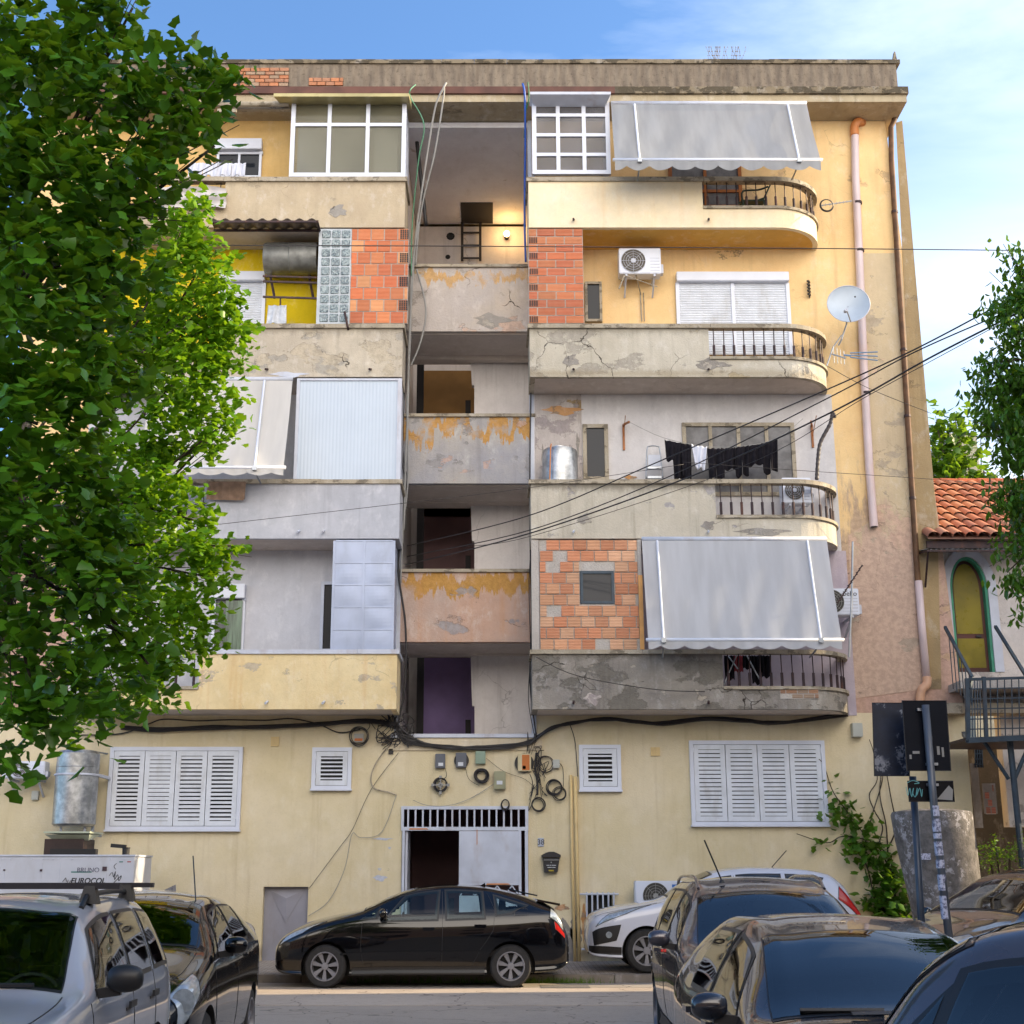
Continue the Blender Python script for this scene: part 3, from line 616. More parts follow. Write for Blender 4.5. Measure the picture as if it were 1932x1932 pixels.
mb = MB(); mb.box(xa_, xa_ + .06, Y - .01, Y + .05, za_, zb_); mb.box(xb_ - .08, xb_, Y - .01, Y + .05, za_, zb_); mb.box(xa_ + .06, xb_ - .08, Y - .006, Y + .045, zb_ - .04, zb_); mb.box(xa_ + .06, xb_ - .08, Y - .006, Y + .045, za_, za_ + .04); mb.box(xb_ - .06, xb_ - .03, Y + .05, F - .02, za_, zb_)
build('screen_frame', mb, M['whitem'], o)
# right recess windows
windowp(1104, 531, 1136, 606, 1, 1, F - .08, .05, 'darkglass', 'window', fm='coping')
shutterbox(1280, 516, 1489, 668, 533, 2)
windowp(1100, 800, 1148, 906, 1, 1, F - .06, .075, 'darkglass', fm='coping'); 
windowp(1289, 797, 1502, 935, 4, 1, F - .06, .075, 'curtain', fm='coping')
windowp(1262, 300, 1400, 392, 2, 2, F - .06, .07, 'curtain', 'balcony_door', fm='wood', ys=[0, .35, 1])
# entrance gate
Y = F - .05
def pb(mb, *a): mb.pbox(*a, Y, Y + .06)
mb = MB(); pb(mb, 757, 1521, 997, 1527); pb(mb, 757, 1560, 997, 1567); pb(mb, 757, 1527, 762, 1560); pb(mb, 991, 1527, 997, 1560); pb(mb, 757, 1567, 762, 1830); pb(mb, 991, 1567, 997, 1830); pb(mb, 979, 1567, 984, 1830)
g = build('entrance_gate', mb, M['whitem'], bld)
for i in range(16):
    px = 770 + i * 13.9; mb = MB(); mb.pbox(px - 1.6, 1527, px + 1.6, 1560, Y + .015, Y + .04); build('bar', mb, M['whitem'], g)
mb = MB(); mb.pbox(866, 1568, 980, 1670, Y + .01, Y + .05); mb.pbox(872, 1574, 973, 1664, Y + .004, Y + .0095)
mb.pbox(866, 1690, 980, 1830, Y + .01, Y + .05)
for i in range(4): p, q = at(868 + i * 28, 1690, Y + .02), at(882 + i * 28, 1671, Y + .02); mb.bar(p, q, .02); r_ = at(896 + i * 28, 1690, Y + .02); mb.bar(q, r_, .02)
build('gate_panel', mb, M['whitem'], g)
mb = MB(); a = at(763, 1690, Y); mb.box(a.x, a.x + .04, Y + .06, Y + .95, .2, zz(1568, Y)); build('gate_leaf', mb, M['whitem'], g)
# basement door and grate
mb = MB(); mb.box(base[0], base[1], F + .14, F + .18, base[2], base[3]); cx_ = (base[0] + base[1]) / 2; zt_ = base[3]; hw = (base[1] - base[0]) / 2
mb.add([(cx_ - hw * .8, F + .139, zt_ - .06), (cx_ + hw * .8, F + .139, zt_ - .06), (cx_, F + .12, zt_ - .62), (cx_, F + .1, zt_ - .2)], [(0, 3, 1), (0, 2, 3), (3, 2, 1)])
build('basement_door', mb, mat('grey_door', '8f8f9a', .5, .1, var=.12, vs=2, dirt=('6a5c50', .3, 2)), bld)
mb = MB(); mb.box(grate[0], grate[1], F + .2, F + .25, grate[2], grate[3]); build('basement_opening', mb, M['black'], bld)
mb = MB(); mb.tube([at(1094, 1687, F - .1), at(1167, 1687, F - .1)], .018, 6)
g2 = build('window_grate', mb, M['whitem'], bld); mb = MB(); mb.tube([at(1097, 1791, F - .1), at(1165, 1791, F - .1)], .018, 6); build('rail', mb, M['whitem'], g2)
for i in range(6):
    px = 1107 + i * 10.2; mb = MB(); mb.tube([at(px, 1683, F - .1), at(px + 1, 1795, F - .1)], .016, 6); build('bar', mb, M['whitem'], g2)
# vents
for (a, b, c, d) in ((511, 1390, 526, 1408), (1228, 1410, 1245, 1426)):
    mb = MB(); mb.pbox(a, b, c, d, F - .03, F); 
    for k in range(3): mb.pbox(a + 3, b + 4 + k * 4, c - 3, b + 6 + k * 4, F - .04, F - .031)
    build('vent_cover', mb, M['creampipe'], bld)
# downpipes
def pipe(name, pts, r, m, bands=(), Y=F - .1, mb2=None):
    mb = MB(); P = [at(a, b, Y - (c[0] if c else 0)) for a, b, *c in pts]; mb.tube(P, r, 12); o = smooth_by_angle(build(name, mb, m, bld), 50)
    if bands:
        for (a, b) in bands: mb = MB(); p = at(a, b, Y); mb.tube([p - Vector((0, 0, .025)), p + Vector((0, 0, .025))], r + .012, 12); mb.box(p.x - .015, p.x + .015, Y, F, p.z - .012, p.z + .012); build('pipe_bracket', mb, M['iron'], o)
    return o
o = pipe('downpipe', [(1613, 250), (1614, 330), (1621, 480), (1630, 700), (1640, 880), (1649, 994)], .078, M['pvcpink'], ((1618, 383), (1622, 473), (1634, 742)))
mb = MB(); mb.tube(smoothpts([at(1613, 256, F - .1), at(1612, 240, F - .1), at(1618, 230, F - .1), at(1627, 232, F + .02)]), .088, 12); build('pipe_elbow', mb, M['pvcorange'], o, smooth=True)
mb = MB(); p = at(1649, 994, F - .1); mb.tube([p - Vector((0, 0, .004)), p + Vector((0, 0, .002))], .066, 12); build('pipe_mouth', mb, M['black'], o)
o = pipe('downpipe', [(1688, 212), (1687, 228), (1681, 240), (1682, 300), (1693, 480), (1706, 680), (1718, 880), (1730, 1070), (1732, 1098)], .055, M['rustpipe'], ((1688, 400), (1705, 660), (1712, 785), (1722, 940)))
mb = MB(); mb.tube([at(1733, 1096, F - .1), at(1739, 1180, F - .1), at(1749, 1285, F - .1)], .07, 12); ob = build('lower_pipe', mb, M['pvcpink'], o, smooth=True)
mb = MB(); mb.tube(smoothpts([at(1749, 1278, F - .1), at(1748, 1292, F - .12), at(1738, 1303, F - .14), at(1735, 1330, F - .12)]), .082, 12); build('elbow', mb, mat('pvc_tan', 'c59a7c', .5), o, smooth=True)
mb = MB(); mb.tube([at(1077, 1462, F - .06), at(1079, 1600, F - .06), at(1085, 1825, F - .06)], .028, 8); a = build('conduit', mb, M['creampipe'], bld, smooth=True)
mb = MB(); mb.tube([at(1085, 1465, F - .06), at(1088, 1600, F - .06), at(1093, 1825, F - .06)], .032, 8); build('conduit', mb, M['creampipe'], bld, smooth=True)
# exposed brick patches: roof parapet (left) and lowest right balcony
bricks('exposed_brick', 380, 127, 545, 162, 5, 9, 25.075, ['a8623c', 'b87048', 'a06a50', '96806c'], gaps=.014, depth=.024)
bricks('exposed_brick', 582, 146, 648, 161, 2, 4, 25.075, ['a8623c', 'b87048', 'a06a50'], gaps=.014, depth=.024)
bricks('exposed_brick', 1472, 1300, 1545, 1318, 2, 3.4, BP - .014, ['8e6a56', '9c7258', '8a7a6c', '9a8068'], gaps=.016, depth=.012)
# ---------------------------------------------------------------- awnings
def awning(tl, tr, bl, br, Yt, Yb, val, arms, m, label, brk):
    a, b, c, d = at(*tl, Yt), at(*tr, Yt), at(*bl, Yb), at(*br, Yb); a.z = b.z = (a.z + b.z) / 2; c.z = d.z = (c.z + d.z) / 2
    t = thing('awning', label, 'awning', ((a.x + b.x) / 2, Yt, c.z), 'drop awnings on the balconies')
    mb = MB(); n, k = 40, 8
    G = [[a.lerp(b, i / n).lerp(c.lerp(d, i / n), j / k) + Vector((0, .03 * sin(pi * j / k) + .012 * sin(i * .9 + j) * (j / k), 0)) for j in range(k + 1)] for i in range(n + 1)]
    mb.grid(G); build('fabric', mb, m, t, smooth=True)
    mb = MB(); h = c.z - zz(val, Yb); n = 140; L = d.x - c.x; w = L / max(3, round(L / .42))
    mb.grid([[(c.x + L * i / n, Yb - .012 + .01 * sin(i * .5) * j, c.z - .03 - j * (h * (.5 + .5 * abs(cos(pi * (L * i / n) / w)) ** .7))) for j in (0, .5, 1)] for i in range(n + 1)])
    build('valance', mb, m, t, smooth=True)
    mb = MB(); mb.tube([c + Vector((-.04, 0, 0)), d + Vector((.04, 0, 0))], .032, 10); build('front_bar', mb, M['white'], t, smooth=True)
    mb = MB(); mb.tube([a + Vector((0, .02, .03)), b + Vector((0, .02, .03))], .045, 10); build('roller_tube', mb, M['whitem'], t, smooth=True)
    for (x0, x1, bx, by) in arms:
        p, q = at(x0, tl[1], Yt - .05), at(x1, (bl[1] + br[1]) / 2, Yb - .05); r_ = at(bx, by, BP - .06)
        mb = MB(); mb.tube([p, q], .022, 8); build('support_arm', mb, M['white'], t)
        mb = MB(); mb.tube([q, q.lerp(r_, .5) + Vector((0, -.03, -.03)), r_], .016, 8); mb.box(q.x - .04, q.x + .04, q.y - .03, q.y + .03, q.z - .05, q.z + .03); build('elbow_arm', mb, M['steel'], t)
    return t
def fabric(name, col, k=.12):
    t = NT(name); n = t.noise(1.6, 4, .5, st=(2.5, 1, .3)); c = t.mix(t.step(n, .3, .75), C(col, 1 - k), C(col))
    m = t.fin(c, .75, 0, .2, t.bump(t.noise(1.6, 3, st=(2, 1, .12)), .12, .05))
    tr = t.N.new('ShaderNodeBsdfTranslucent'); t.L.new(c, tr.inputs[0]); mx_ = t.N.new('ShaderNodeMixShader'); mx_.inputs[0].default_value = .3
    t.L.new(t.b.outputs[0], mx_.inputs[1]); t.L.new(tr.outputs[0], mx_.inputs[2]); t.L.new(mx_.outputs[0], t.N['Material Output'].inputs[0]); return m
fg = fabric('awning_grey', 'a6aab0', .2); fw_ = fabric('awning_pale', 'cccfd5', .16); fb = fabric('awning_cream', 'dedbd6')
awning((1153, 197), (1522, 196), (1160, 300), (1548, 303), 24.5, 23.75, 319, [(1197, 1207, 1203, 341), (1486, 1508, 1494, 339)], fg, 'grey fabric awning at the top floor right, half lowered', 0)
awning((1211, 1020), (1560, 1019), (1223, 1206), (1588, 1208), 24.5, 23.95, 1222, [(1240, 1252, 1250, 1240), (1523, 1549, 1528, 1240)], fw_, 'large pale awning dropped over the lowest right balcony', 0)
awning((285, 718), (552, 717), (262, 880), (535, 884), 24.5, 23.8, 894, [(499, 480, 492, 912), (330, 305, 310, 912)], fb, 'cream awning beside the corrugated screen, behind the tree', 0)
# folded awning cassette under the roof, left
mb = MB(); mb.tube([at(330, 198, 24.6), at(545, 196, 24.6)], .055, 10); mb.pbox(410, 205, 446, 211, 24.45, 24.5); mb.pbox(440, 200, 548, 206, 24.7, 24.8)
one('rolled_awning', mb, M['coping'], 'rolled up awning tube under the roof edge on the left', 'awning', base=at(440, 205, 24.6))
# ---------------------------------------------------------------- machines and tanks
def ac(px0, py0, px1, py1, Y, label, fan=.36, dep=.3, brand=None, brackets=True, flip=False, col='white', grp='air conditioner units on the building', sticker=False):
    xa, xb, za, zb = xx(px0, (py0 + py1) / 2, Y), xx(px1, (py0 + py1) / 2, Y), zz(py1, Y), zz(py0, Y); w, h = xb - xa, zb - za
    t = thing('air_conditioner', label, 'air conditioner', ((xa + xb) / 2, Y, za), grp)
    mb = MB(); mb.box(xa, xb, Y, Y + dep, za, zb); build('casing', mb, M[col], t, bevel=.015)
    r = min(w * .34, h * .44); cx = xa + w * fan; cz = (za + zb) / 2
    mb = MB(); mb.lathe((cx, Y - .004, cz), [(r, 0), (r, .003)], 32, 'y'); build('fan_opening', mb, mat('fan_dark', (.03, .028, .026, 1), .5, var=0) if brand or sticker else mat('fan_grille_dull', '58524a', .7, var=.2, vs=20), t)
    mb = MB()
    for k in range(1, 6): mb.tube(arc((cx, cz), r * k / 5, 0, 360, 28, lambda a, b: (a, Y - .012, b))[:-1], .004, 4, closed=True)
    for k in range(8): q = pi * k / 4; mb.bar((cx, Y - .012, cz), (cx + r * cos(q), Y - .012, cz + r * sin(q)), .005)
    mb.lathe((cx, Y - .02, cz), [(r * .2, 0), (r * .2, .01)], 16, 'y'); build('fan_grille', mb, M['cableg'] if (brand or sticker) else M['whitem'], t)
    mb = MB(); sx = xa + w * (.56 if brand else .74)
    for k in range(5): mb.box(sx, xb - .03, Y - .003, Y + .001, za + .06 + k * h * .12, za + .075 + k * h * .12)
    mb.box(xb - .001, xb + .05, Y + .05, Y + .2, za + .03, za + h * .4); build('service_panel', mb, M['whitem'], t)
    if brackets:
        for x in (xa + .12, xb - .15): mb = MB(); mb.box(x, x + .04, Y + .02, F, za - .045, za - .005); mb.bar((x + .02, Y + .1, za - .03), (x + .02, F - .02, za - .3), .03); build('bracket', mb, M['whitem'], t)
    else:
        for x in (xa + .08, xb - .18): mb = MB(); mb.box(x, x + .1, Y + .02, Y + dep - .02, za - .06, za - .003); build('foot', mb, M['black'], t)
    if brand: text(brand, .13, (sx + .02, Y - .004, zb - .14), mat('print_grey', '3c4048', .5, var=0), t, align='LEFT')
    if sticker: mb = MB(); mb.box(sx + .02, xb - .03, Y - .006, Y - .001, zb - .2, zb - .06); build('sticker', mb, mat('sticker_blue', '1d62b0', .4, var=0), t)
    return t
ac(1168, 468, 1247, 516, 25.1, 'white air conditioner under the top right balcony beside the brick infill', .34)
ac(1476, 901, 1531, 949, 25.0, 'air conditioner behind the railing of the second right balcony, by the laundry', .42)
ac(1548, 1110, 1621, 1160, 24.95, 'white air conditioner half hidden by the large pale awning', .3, brand='beko')
ac(1199, 1662, 1290, 1719, 25.15, 'large air conditioner standing low on the wall behind the white car', .42, sticker=True, brackets=False)
ac(4, 1436, 84, 1468, 25.1, 'air conditioner on the far left wall under the tree leaves', .4)
def smear(name='tank_metal'):
    t = NT(name); n = t.noise(6, 7, .65); c = t.mix(t.step(n, .35, .7), C('8f9294'), C('c4c6c8'))
    return t.fin(c, t.math('ADD', t.math('MULTIPLY', n, .35), .2), .8, .5, t.bump(t.noise(3, 3), .1, .02))
TM = smear()
t = thing('water_tank', 'galvanised horizontal water tank mounted on an iron frame above the yellow wall', 'water tank', at(548, 520, 25.1), 'water tanks on the building')
a, b = at(500, 488, 25.1), at(600, 486, 25.1); mb = MB(); r = .32; mb.lathe((a.x, 25.1, a.z), [(r * .6, -.02), (r * .93, 0), (r, .05), (r, .5), (r + .008, .51), (r, .52), (r, b.x - a.x)], 32, 'x')
smooth_by_angle(build('drum', mb, mat('zinc_dull', '7c7e7c', .5, .45, var=.3, vs=5, bump=.1), t)); mb = MB()
for py, y in ((521, 24.95), (531, 24.75), (560, 24.72)): mb.bar(at(496, py, y), at(598, py + 3, y), .035)
for px in (512, 585): mb.bar(at(px - 2, 520, 25.1), at(px + 6, 562, 24.72), .04); mb.bar(at(px, 525, 24.9), at(px, 518, F), .03)
build('frame', mb, M['iron'], t)
t = thing('water_tank', 'upright galvanised water tank at the inner end of the second right balcony', 'water tank', at(1057, 950, 25.1), 'water tanks on the building')
c = at(1057, 905, 25.1); mb = MB(); r = .335; h = zz(848, 25.1) - c.z; mb.lathe((c.x, 25.1, c.z - .9), [(r, 0), (r, .9), (r, .9 + h * .82), (r * .94, .9 + h * .95), (r * .5, .9 + h), (r * .42, .9 + h + .001), (r * .42, .9 + h + .04), (0.01, .9 + h + .05)], 36); smooth_by_angle(build('drum', mb, TM, t), 28)
mb = MB(); mb.tube([at(1037, 910, 24.76), at(1039, 842, 24.76), at(1040, 838, 24.9)], .014, 8); build('pipe', mb, M['pvcorange'], t)
t = thing('water_tank', 'tall silver water tank strapped to the wall left of the shutters', 'water tank', at(139, 1600, 25.1), 'water tanks on the building')
c = at(139, 1555, 25.1); r = (178 - 100) / 2 * 25.0 / FL; h = zz(1416, 25.1) - c.z; mb = MB(); mb.lathe((c.x, 25.1, c.z), [(r * .9, -.04), (r, 0), (r, h * .76), (r + .006, h * .765), (r, h * .77), (r, h * .95), (r * .9, h * .99), (r * .3, h + .02), (.01, h + .03)], 36); smooth_by_angle(build('drum', mb, TM, t), 28)
mb = MB(); mb.tube(arc((c.x, 25.1), r + .012, 150, 390, 24, lambda a, b: (a, b, c.z + h * .66)), .02, 6); mb.bar((c.x + r, 25.1, c.z + h * .66), (c.x + r + .1, F, c.z + h * .64), .05); build('strap', mb, M['whitem'], t)
mb = MB(); mb.tube([at(178, 1452, 25.3), at(175, 1560, 25.3), at(172, 1605, 25.3)], .03, 8); mb.tube([at(172, 1575, 25.3), at(192, 1578, 25.35)], .02, 6); mb.tube([at(176, 1418, 25.3), at(203, 1422, F)], .015, 6); mb.bar(at(115, 1560, 25.0), at(115, 1575, 25.0), .04); mb.bar(at(160, 1560, 25.0), at(160, 1575, 25.0), .04); build('pipe', mb, M['steel'], t)
# generator with its exhaust hood
GY = 23.0; gx, gz = xx(252, 1660, GY), zz(1616, GY)
t = thing('generator', 'long white generator cabinet by the wall behind the silver car', 'generator', (gx - 2, GY, .15))
mb = MB(); mb.box(gx - 5.5, gx, GY, GY + 1.15, .25, gz); build('cabinet', mb, mat('cabinet_white', 'bcc0ca', .4, .05, var=.08, vs=1.5, dirt=('8d8578', .3, 2)), t, bevel=.012)
mb = MB(); mb.box(gx - 5.5, gx + .012, GY - .012, GY + 1.16, gz + .002, gz + .03)
for px in (7, 77, 111, 200): p = at(px, 1660, GY); mb.box(p.x, p.x + .006, GY - .004, GY, .6, gz - .1)
for px in (5, 20, 60, 82, 90, 100, 110, 135, 208, 235, 258): p = at(px, 1621, GY); mb.lathe((p.x, GY - .018, p.z), [(.012, 0), (.012, .016)], 6, 'y')
build('lid_trim', mb, M['whitem'], t)
mb = MB(); mb.pbox(193, 1635, 201, 1643, GY - .02, GY); mb.pbox(6, 1640, 9, 1643, GY - .02, GY); mb.pbox(75, 1640, 79, 1644, GY - .02, GY); build('latch', mb, mat('latch_maroon', '3a2630', .5, var=0), t)
pk = mat('print_dark', '20242c', .5, var=0); pg = mat('print_teal', '3c7470', .5, var=0); pr = mat('print_red', '9c3030', .5, var=0)
p = at(145, 1642, GY); text('BRUNO', .105, (p.x, GY - .004, p.z - .03), mat('print_purple', '3c3858', .5, var=0), t, align='LEFT', bold=-.001)
mb = MB(); mb.pbox(134, 1644, 173, 1646.5, GY - .004, GY); mb.pbox(225, 1625, 232, 1627, GY - .004, GY); build('logo_bar', mb, pg, t)
mb = MB(); mb.pbox(240, 1625, 247, 1627, GY - .004, GY); build('flag_mark', mb, pr, t)
p = at(133, 1663, GY); text('EUROCOL', .12, (p.x, GY - .004, p.z - .03), pk, t, align='LEFT', shear=.2, bold=.003)
mb = MB(); mb.pbox(133, 1665, 157, 1666.5, GY - .004, GY)
for (a, b, c, d) in ((118, 1664, 124, 1656), (124, 1656, 126, 1664), (126, 1668, 129, 1660), (129, 1668, 134, 1661)): mb.bar(at(a, b, GY - .004), at(c, d, GY - .004), .022, .004)
build('logo_mark', mb, pk, t)
mb = MB(); mb.tube(smoothpts([at(a, b, GY - .004) for a, b in ((206, 1652), (212, 1646), (214, 1655), (218, 1644), (216, 1660), (222, 1650), (224, 1662), (229, 1652), (214, 1666))]), .005, 4); mb.tube(smoothpts([at(a, b, GY - .004) for a, b in ((218, 1640), (215, 1634), (220, 1629))]), .005, 4); build('graffiti', mb, pk, t)
hx0, hx1 = xx(92, 1600, GY + .4), xx(165, 1600, GY + .4)
mb = MB(); mb.box(hx0, hx1, GY + .15, GY + .8, gz + .03, gz + .28); build('exhaust_base', mb, mat('exhaust_brown', '33211c', .6, var=.3), t)
mb = MB(); mb.box(hx0 + .15, hx1 + .25, GY - .0, GY + .14, gz + .03, gz + .12); build('control_box', mb, M['black'], t)
z0, z1, z2 = zz(1588, GY + .2), zz(1575, GY + .2), zz(1571, GY + .2); a, b = xx(82, 1575, GY), xx(167, 1575, GY)
mb = MB(); mb.hexa([(a + .12, GY + .2, z0 + .02), (b - .05, GY + .2, z0 + .02), (b - .05, GY + .7, z0 + .1), (a + .12, GY + .7, z0 + .1), (a, GY + .05, z1), (b, GY + .05, z1), (b, GY + .8, z1 + .02), (a, GY + .8, z1 + .02)]); mb.box(a - .01, b + .01, GY + .03, GY + .82, z1 + .021, z1 + .05); build('rain_hood', mb, mat('hood_green', 'a8b09c', .5, var=.15), t)
p = at(237, 1616, GY + .3); mb = MB(); mb.lathe((p.x, GY + .3, gz + .03), [(.06, 0), (.06, .1), (.07, .105), (.07, .12)], 14); mb.bar((p.x, GY + .3, gz + .16), (p.x - .25, GY + .3, gz + .18), .06); build('filler_cap', mb, M['black'], t)
# ---------------------------------------------------------------- dish, aerials
t = thing('satellite_dish', 'white satellite dish on a mast at the third right balcony corner', 'satellite dish', at(1588, 640, 24.7))
c = at(1601, 573, 24.35); r = .395; nrm = Vector((-.12, -1, .14)).normalized(); u = Vector((1, 0, 0)); u = (u - nrm * u.dot(nrm)).normalized(); v = u.cross(nrm) * -1
mb = MB(); G = []
for i in range(9):
    rr = r * i / 8; G.append([c - nrm * (.10 * (1 - (i / 8) ** 2)) + (u * cos(2 * pi * k / 40) + v * sin(2 * pi * k / 40) * 1.0) * rr for k in range(41)])
mb.grid(G); build('reflector', mb, mat('dish_grey', 'b0bcc8', .4, .1, var=.05), t, smooth=True)
mb = MB(); mb.tube([c + (u * cos(q * pi / 20) + v * sin(q * pi / 20)) * r for q in range(40)], .009, 6, closed=True); build('rim', mb, M['whitem'], t)
lnb = at(1597, 584, 23.75); mb = MB(); mb.tube([c - v * r * .98, lnb], .012, 6); build('feed_arm', mb, M['steel'], t); mb = MB(); mb.tube([lnb, lnb + Vector((0, .1, 0))], .032, 12); build('receiver', mb, M['whitem'], t)
mb = MB(); mb.tube([c - nrm * .1, at(1597, 612, 24.75), at(1588, 640, 24.8), at(1582, 652, 24.85)], .016, 8); build('mast', mb, M['steel'], t)
p = at(1612, 559, 24.3); mb = MB(); mb.box(p.x - .0, p.x + .03, c.y - .04, c.y - .035, p.z - .02, p.z + .01); build('label_plate', mb, M['cable'], t)
def yagi(pts_boom, n, el, Y, label, mast=None, m='steel', sk=(0, 0, 1)):
    t = thing('television_aerial', label, 'aerial', at(*pts_boom[0], Y), 'television aerials on the facade'); a, b = at(*pts_boom[0], Y), at(*pts_boom[1], Y - .15)
    mb = MB(); mb.tube([a, b], .012, 6); build('boom', mb, M[m], t); mb = MB(); d = Vector(sk).normalized()
    for i in range(n): p = a.lerp(b, (i + .5) / n); e = el * (1 - .3 * i / n); mb.tube([p - d * e / 2, p + d * e / 2], .006, 5)
    build('elements', mb, M[m], t)
    if mast: mb = MB(); mb.tube([at(x, y, Y) for x, y in mast], .014, 6); build('mast', mb, M['steel'], t)
    return t
yagi(((1570, 668), (1596, 676)), 4, .34, 24.75, 'small grey aerial with blue tips below the satellite dish', ((1560, 690), (1572, 655), (1588, 632)))
mb = MB()
for k in (-1, 0, 1): mb.tube([at(1604, 668 + k * 4 + 2, 24.6), at(1656, 668 + k * 8 + 4, 24.55)], .012, 6)
mb.tube([at(1592, 670, 24.62), at(1606, 671, 24.6)], .018, 6)
t = one('aerial_reflector', mb, mat('aerial_blue', '6a8cae', .4, .3), 'three-rod horizontal aerial in front of the pale downpipe', 'aerial', 'television aerials on the facade')
yagi(((1548, 388), (1608, 379)), 9, .07, 24.9, 'thin horizontal aerial beside the top right balcony', None)
mb = MB()
for k in range(3): mb.tube(arc((0, 0), .118 + k * .008, 0, 360, 30, lambda a, b: at(1560, 387, 24.7) + Vector((a, .01 * k, b)))[:-1], .008, 6, closed=True)
one('cable_coil', mb, M['cable'], 'black cable coil hanging beside the top right balcony railing', 'cable coil', 'coils of cable on the facade')
t = yagi(((1580, 1138), (1627, 1066)), 9, .14, 24.3, 'rusty aerial crossing a tall pole by the lowest right balcony', None, 'iron', (1, 0, .6))
mb = MB(); mb.tube([at(1609, 1022, 24.5), at(1607, 1130, 24.5), at(1602, 1240, 24.5)], .02, 8); build('mast', mb, M['steel'], t)
for px, lab in ((1526, 'small black rack of line hooks on the peach wall above the dish level'),):
    mb = MB(); p = at(px, 545, F)
    for k in range(5): z = p.z + .14 - k * .07; mb.bar((p.x - .05, F - .12, z - .02), (p.x + .02, F - .01, z), .03)
    mb.box(p.x - .005, p.x + .015, F - .03, F - .005, p.z - .2, p.z + .18); one('line_bracket', mb, M['cable'], lab, 'bracket')
mb = MB(); mb.tube([at(1168, 545, 25.0), at(1178, 520, 25.0), at(1175, 530, 25.3)], .015, 6); mb.tube([at(1180, 520, 24.7), at(1240, 541, 24.7)], .008, 5); mb.tube([at(1200, 518, 24.9), at(1208, 552, F - .03), at(1211, 606, F - .03)], .014, 6); mb.tube([at(1214, 552, F - .03), at(1216, 606, F - .03)], .01, 6)
one('drying_rack', mb, M['coping'], 'pale folding clothes rail and hose below the peach wall air conditioner', 'clothes rail')
# ---------------------------------------------------------------- laundry
def cloth(px0, px1, py0, py1, Y, m, label, legs=False, slant=0., grp='black clothes on the washing line', taper=.1, name='garment', peg=True):
    a, b = at(px0, py0, Y), at(px1, py0 + slant, Y); L = a.z - zz(py1, Y); n, k = 22, 14; ph = R.random() * 6; mb = MB(); G = []
    for i in range(n + 1):
        row = []; u = i / n
        for j in range(k + 1):
            v = j / k; x = a.x + (b.x - a.x) * (u + (0.5 - u) * taper * v * 1.4); z = a.z + (b.z - a.z) * u - L * v * (1 + .05 * sin(u * 9 + ph)) - (.02 * sin(pi * ((u * 3) % 1)) * (1 - v))
            if legs and v > .42 and abs(u - .5) < .04: z += L * (v - .42) * .9
            row.append((x, Y + .03 * sin(u * 11 + ph) * (.3 + v) + .012 * sin(u * 19 + ph * 2 + v * 3), z))
        G.append(row)
    mb.grid(G); o = build(name, mb, m, None, smooth=True, base=(a.x, Y, a.z)); md = o.modifiers.new('thickness', 'SOLIDIFY'); md.thickness = .012; return tag(o, label, 'clothing', grp)
bk = mat('black_cotton', (.012, .011, .015, 1), .9, var=.3, vs=10, spec=.1); wh = mat('white_cotton', 'cfd3e0', .85, var=.08, spec=.1); rd = mat('red_cotton', '8a3038', .85, var=.2)
YL = 24.95
for i, (a, b, t0, t1, sl, lg, lab) in enumerate(((1254, 1284, 829, 868, 6, 0, 'short black top pegged at the left end of the washing line'), (1268, 1296, 834, 905, 4, 0, 'long black sleeve-like garment second from the left on the washing line'), (1284, 1304, 835, 903, 3, 0, 'black leggings just left of the white shirt'), (1334, 1366, 845, 903, 1, 1, 'black trousers just right of the white shirt'), (1360, 1392, 845, 886, 0, 0, 'charcoal T-shirt in the middle of the washing line'), (1384, 1412, 844, 900, -4, 1, 'black leggings hanging right of the charcoal T-shirt'), (1408, 1440, 841, 880, -5, 0, 'dark top second from the right end of the washing line'), (1436, 1466, 836, 895, -8, 1, 'black garment at the right end of the washing line'), )):
    cloth(a, b, t0, t1, YL - .01 * (i % 2), bk, lab, lg, sl)
cloth(1304, 1334, 838, 882, YL, wh, 'white shirt hanging between the black clothes', 0, 5, taper=.3)
mb = MB(); mb.tube(smoothpts([at(1187, 796, YL), at(1252, 826, YL), at(1330, 842, YL), at(1400, 842, YL), at(1466, 827, YL), at(1515, 790, YL)]), .005, 5); one('washing_line', mb, M['cableg'], 'washing line carrying the black clothes', 'line')
for (a, b, c, d, e, f, lab) in ((1173, 1180, 1182, 845, 1187, 796, 'small wooden line bracket beside the tall narrow window'), (1530, 805, 1532, 850, 1530, 795, 'small wooden line bracket at the right end of the washing line')):
    mb = MB(); p = at(1176 if a < 1300 else 1531, 802, F - .02); mb.box(p.x - .02, p.x + .02, F - .05, F - .012, zz(850 if a < 1300 else 845, F), zz(802, F)); mb.bar((p.x, F - .03, p.z), at(e, f, YL), .035); mb.bar((p.x, F - .03, p.z - .25), (p.x, YL + .2, p.z + .05), .012); one('line_bracket', mb, M['wood'], lab, 'bracket')
for i in range(5):
    px = 1366 + i * 17; cloth(px, px + 20, 1236, (1282, 1268, 1262, 1290, 1278)[i], 24.95, (bk, rd, bk, bk, bk)[i], ('black garment at the left post of the lowest right railing', 'red garment among the dark washing behind the lowest right railing', 'short black garment right of the red one, lowest right balcony', 'long black garment fourth along the lowest right balcony', 'black garment farthest right behind the lowest right railing')[i], grp='dark washing behind the lowest right railing')
t = thing('drying_rack', 'folding steel drying rack behind the lowest right railing', 'clothes rail', at(1420, 1300, 24.85))
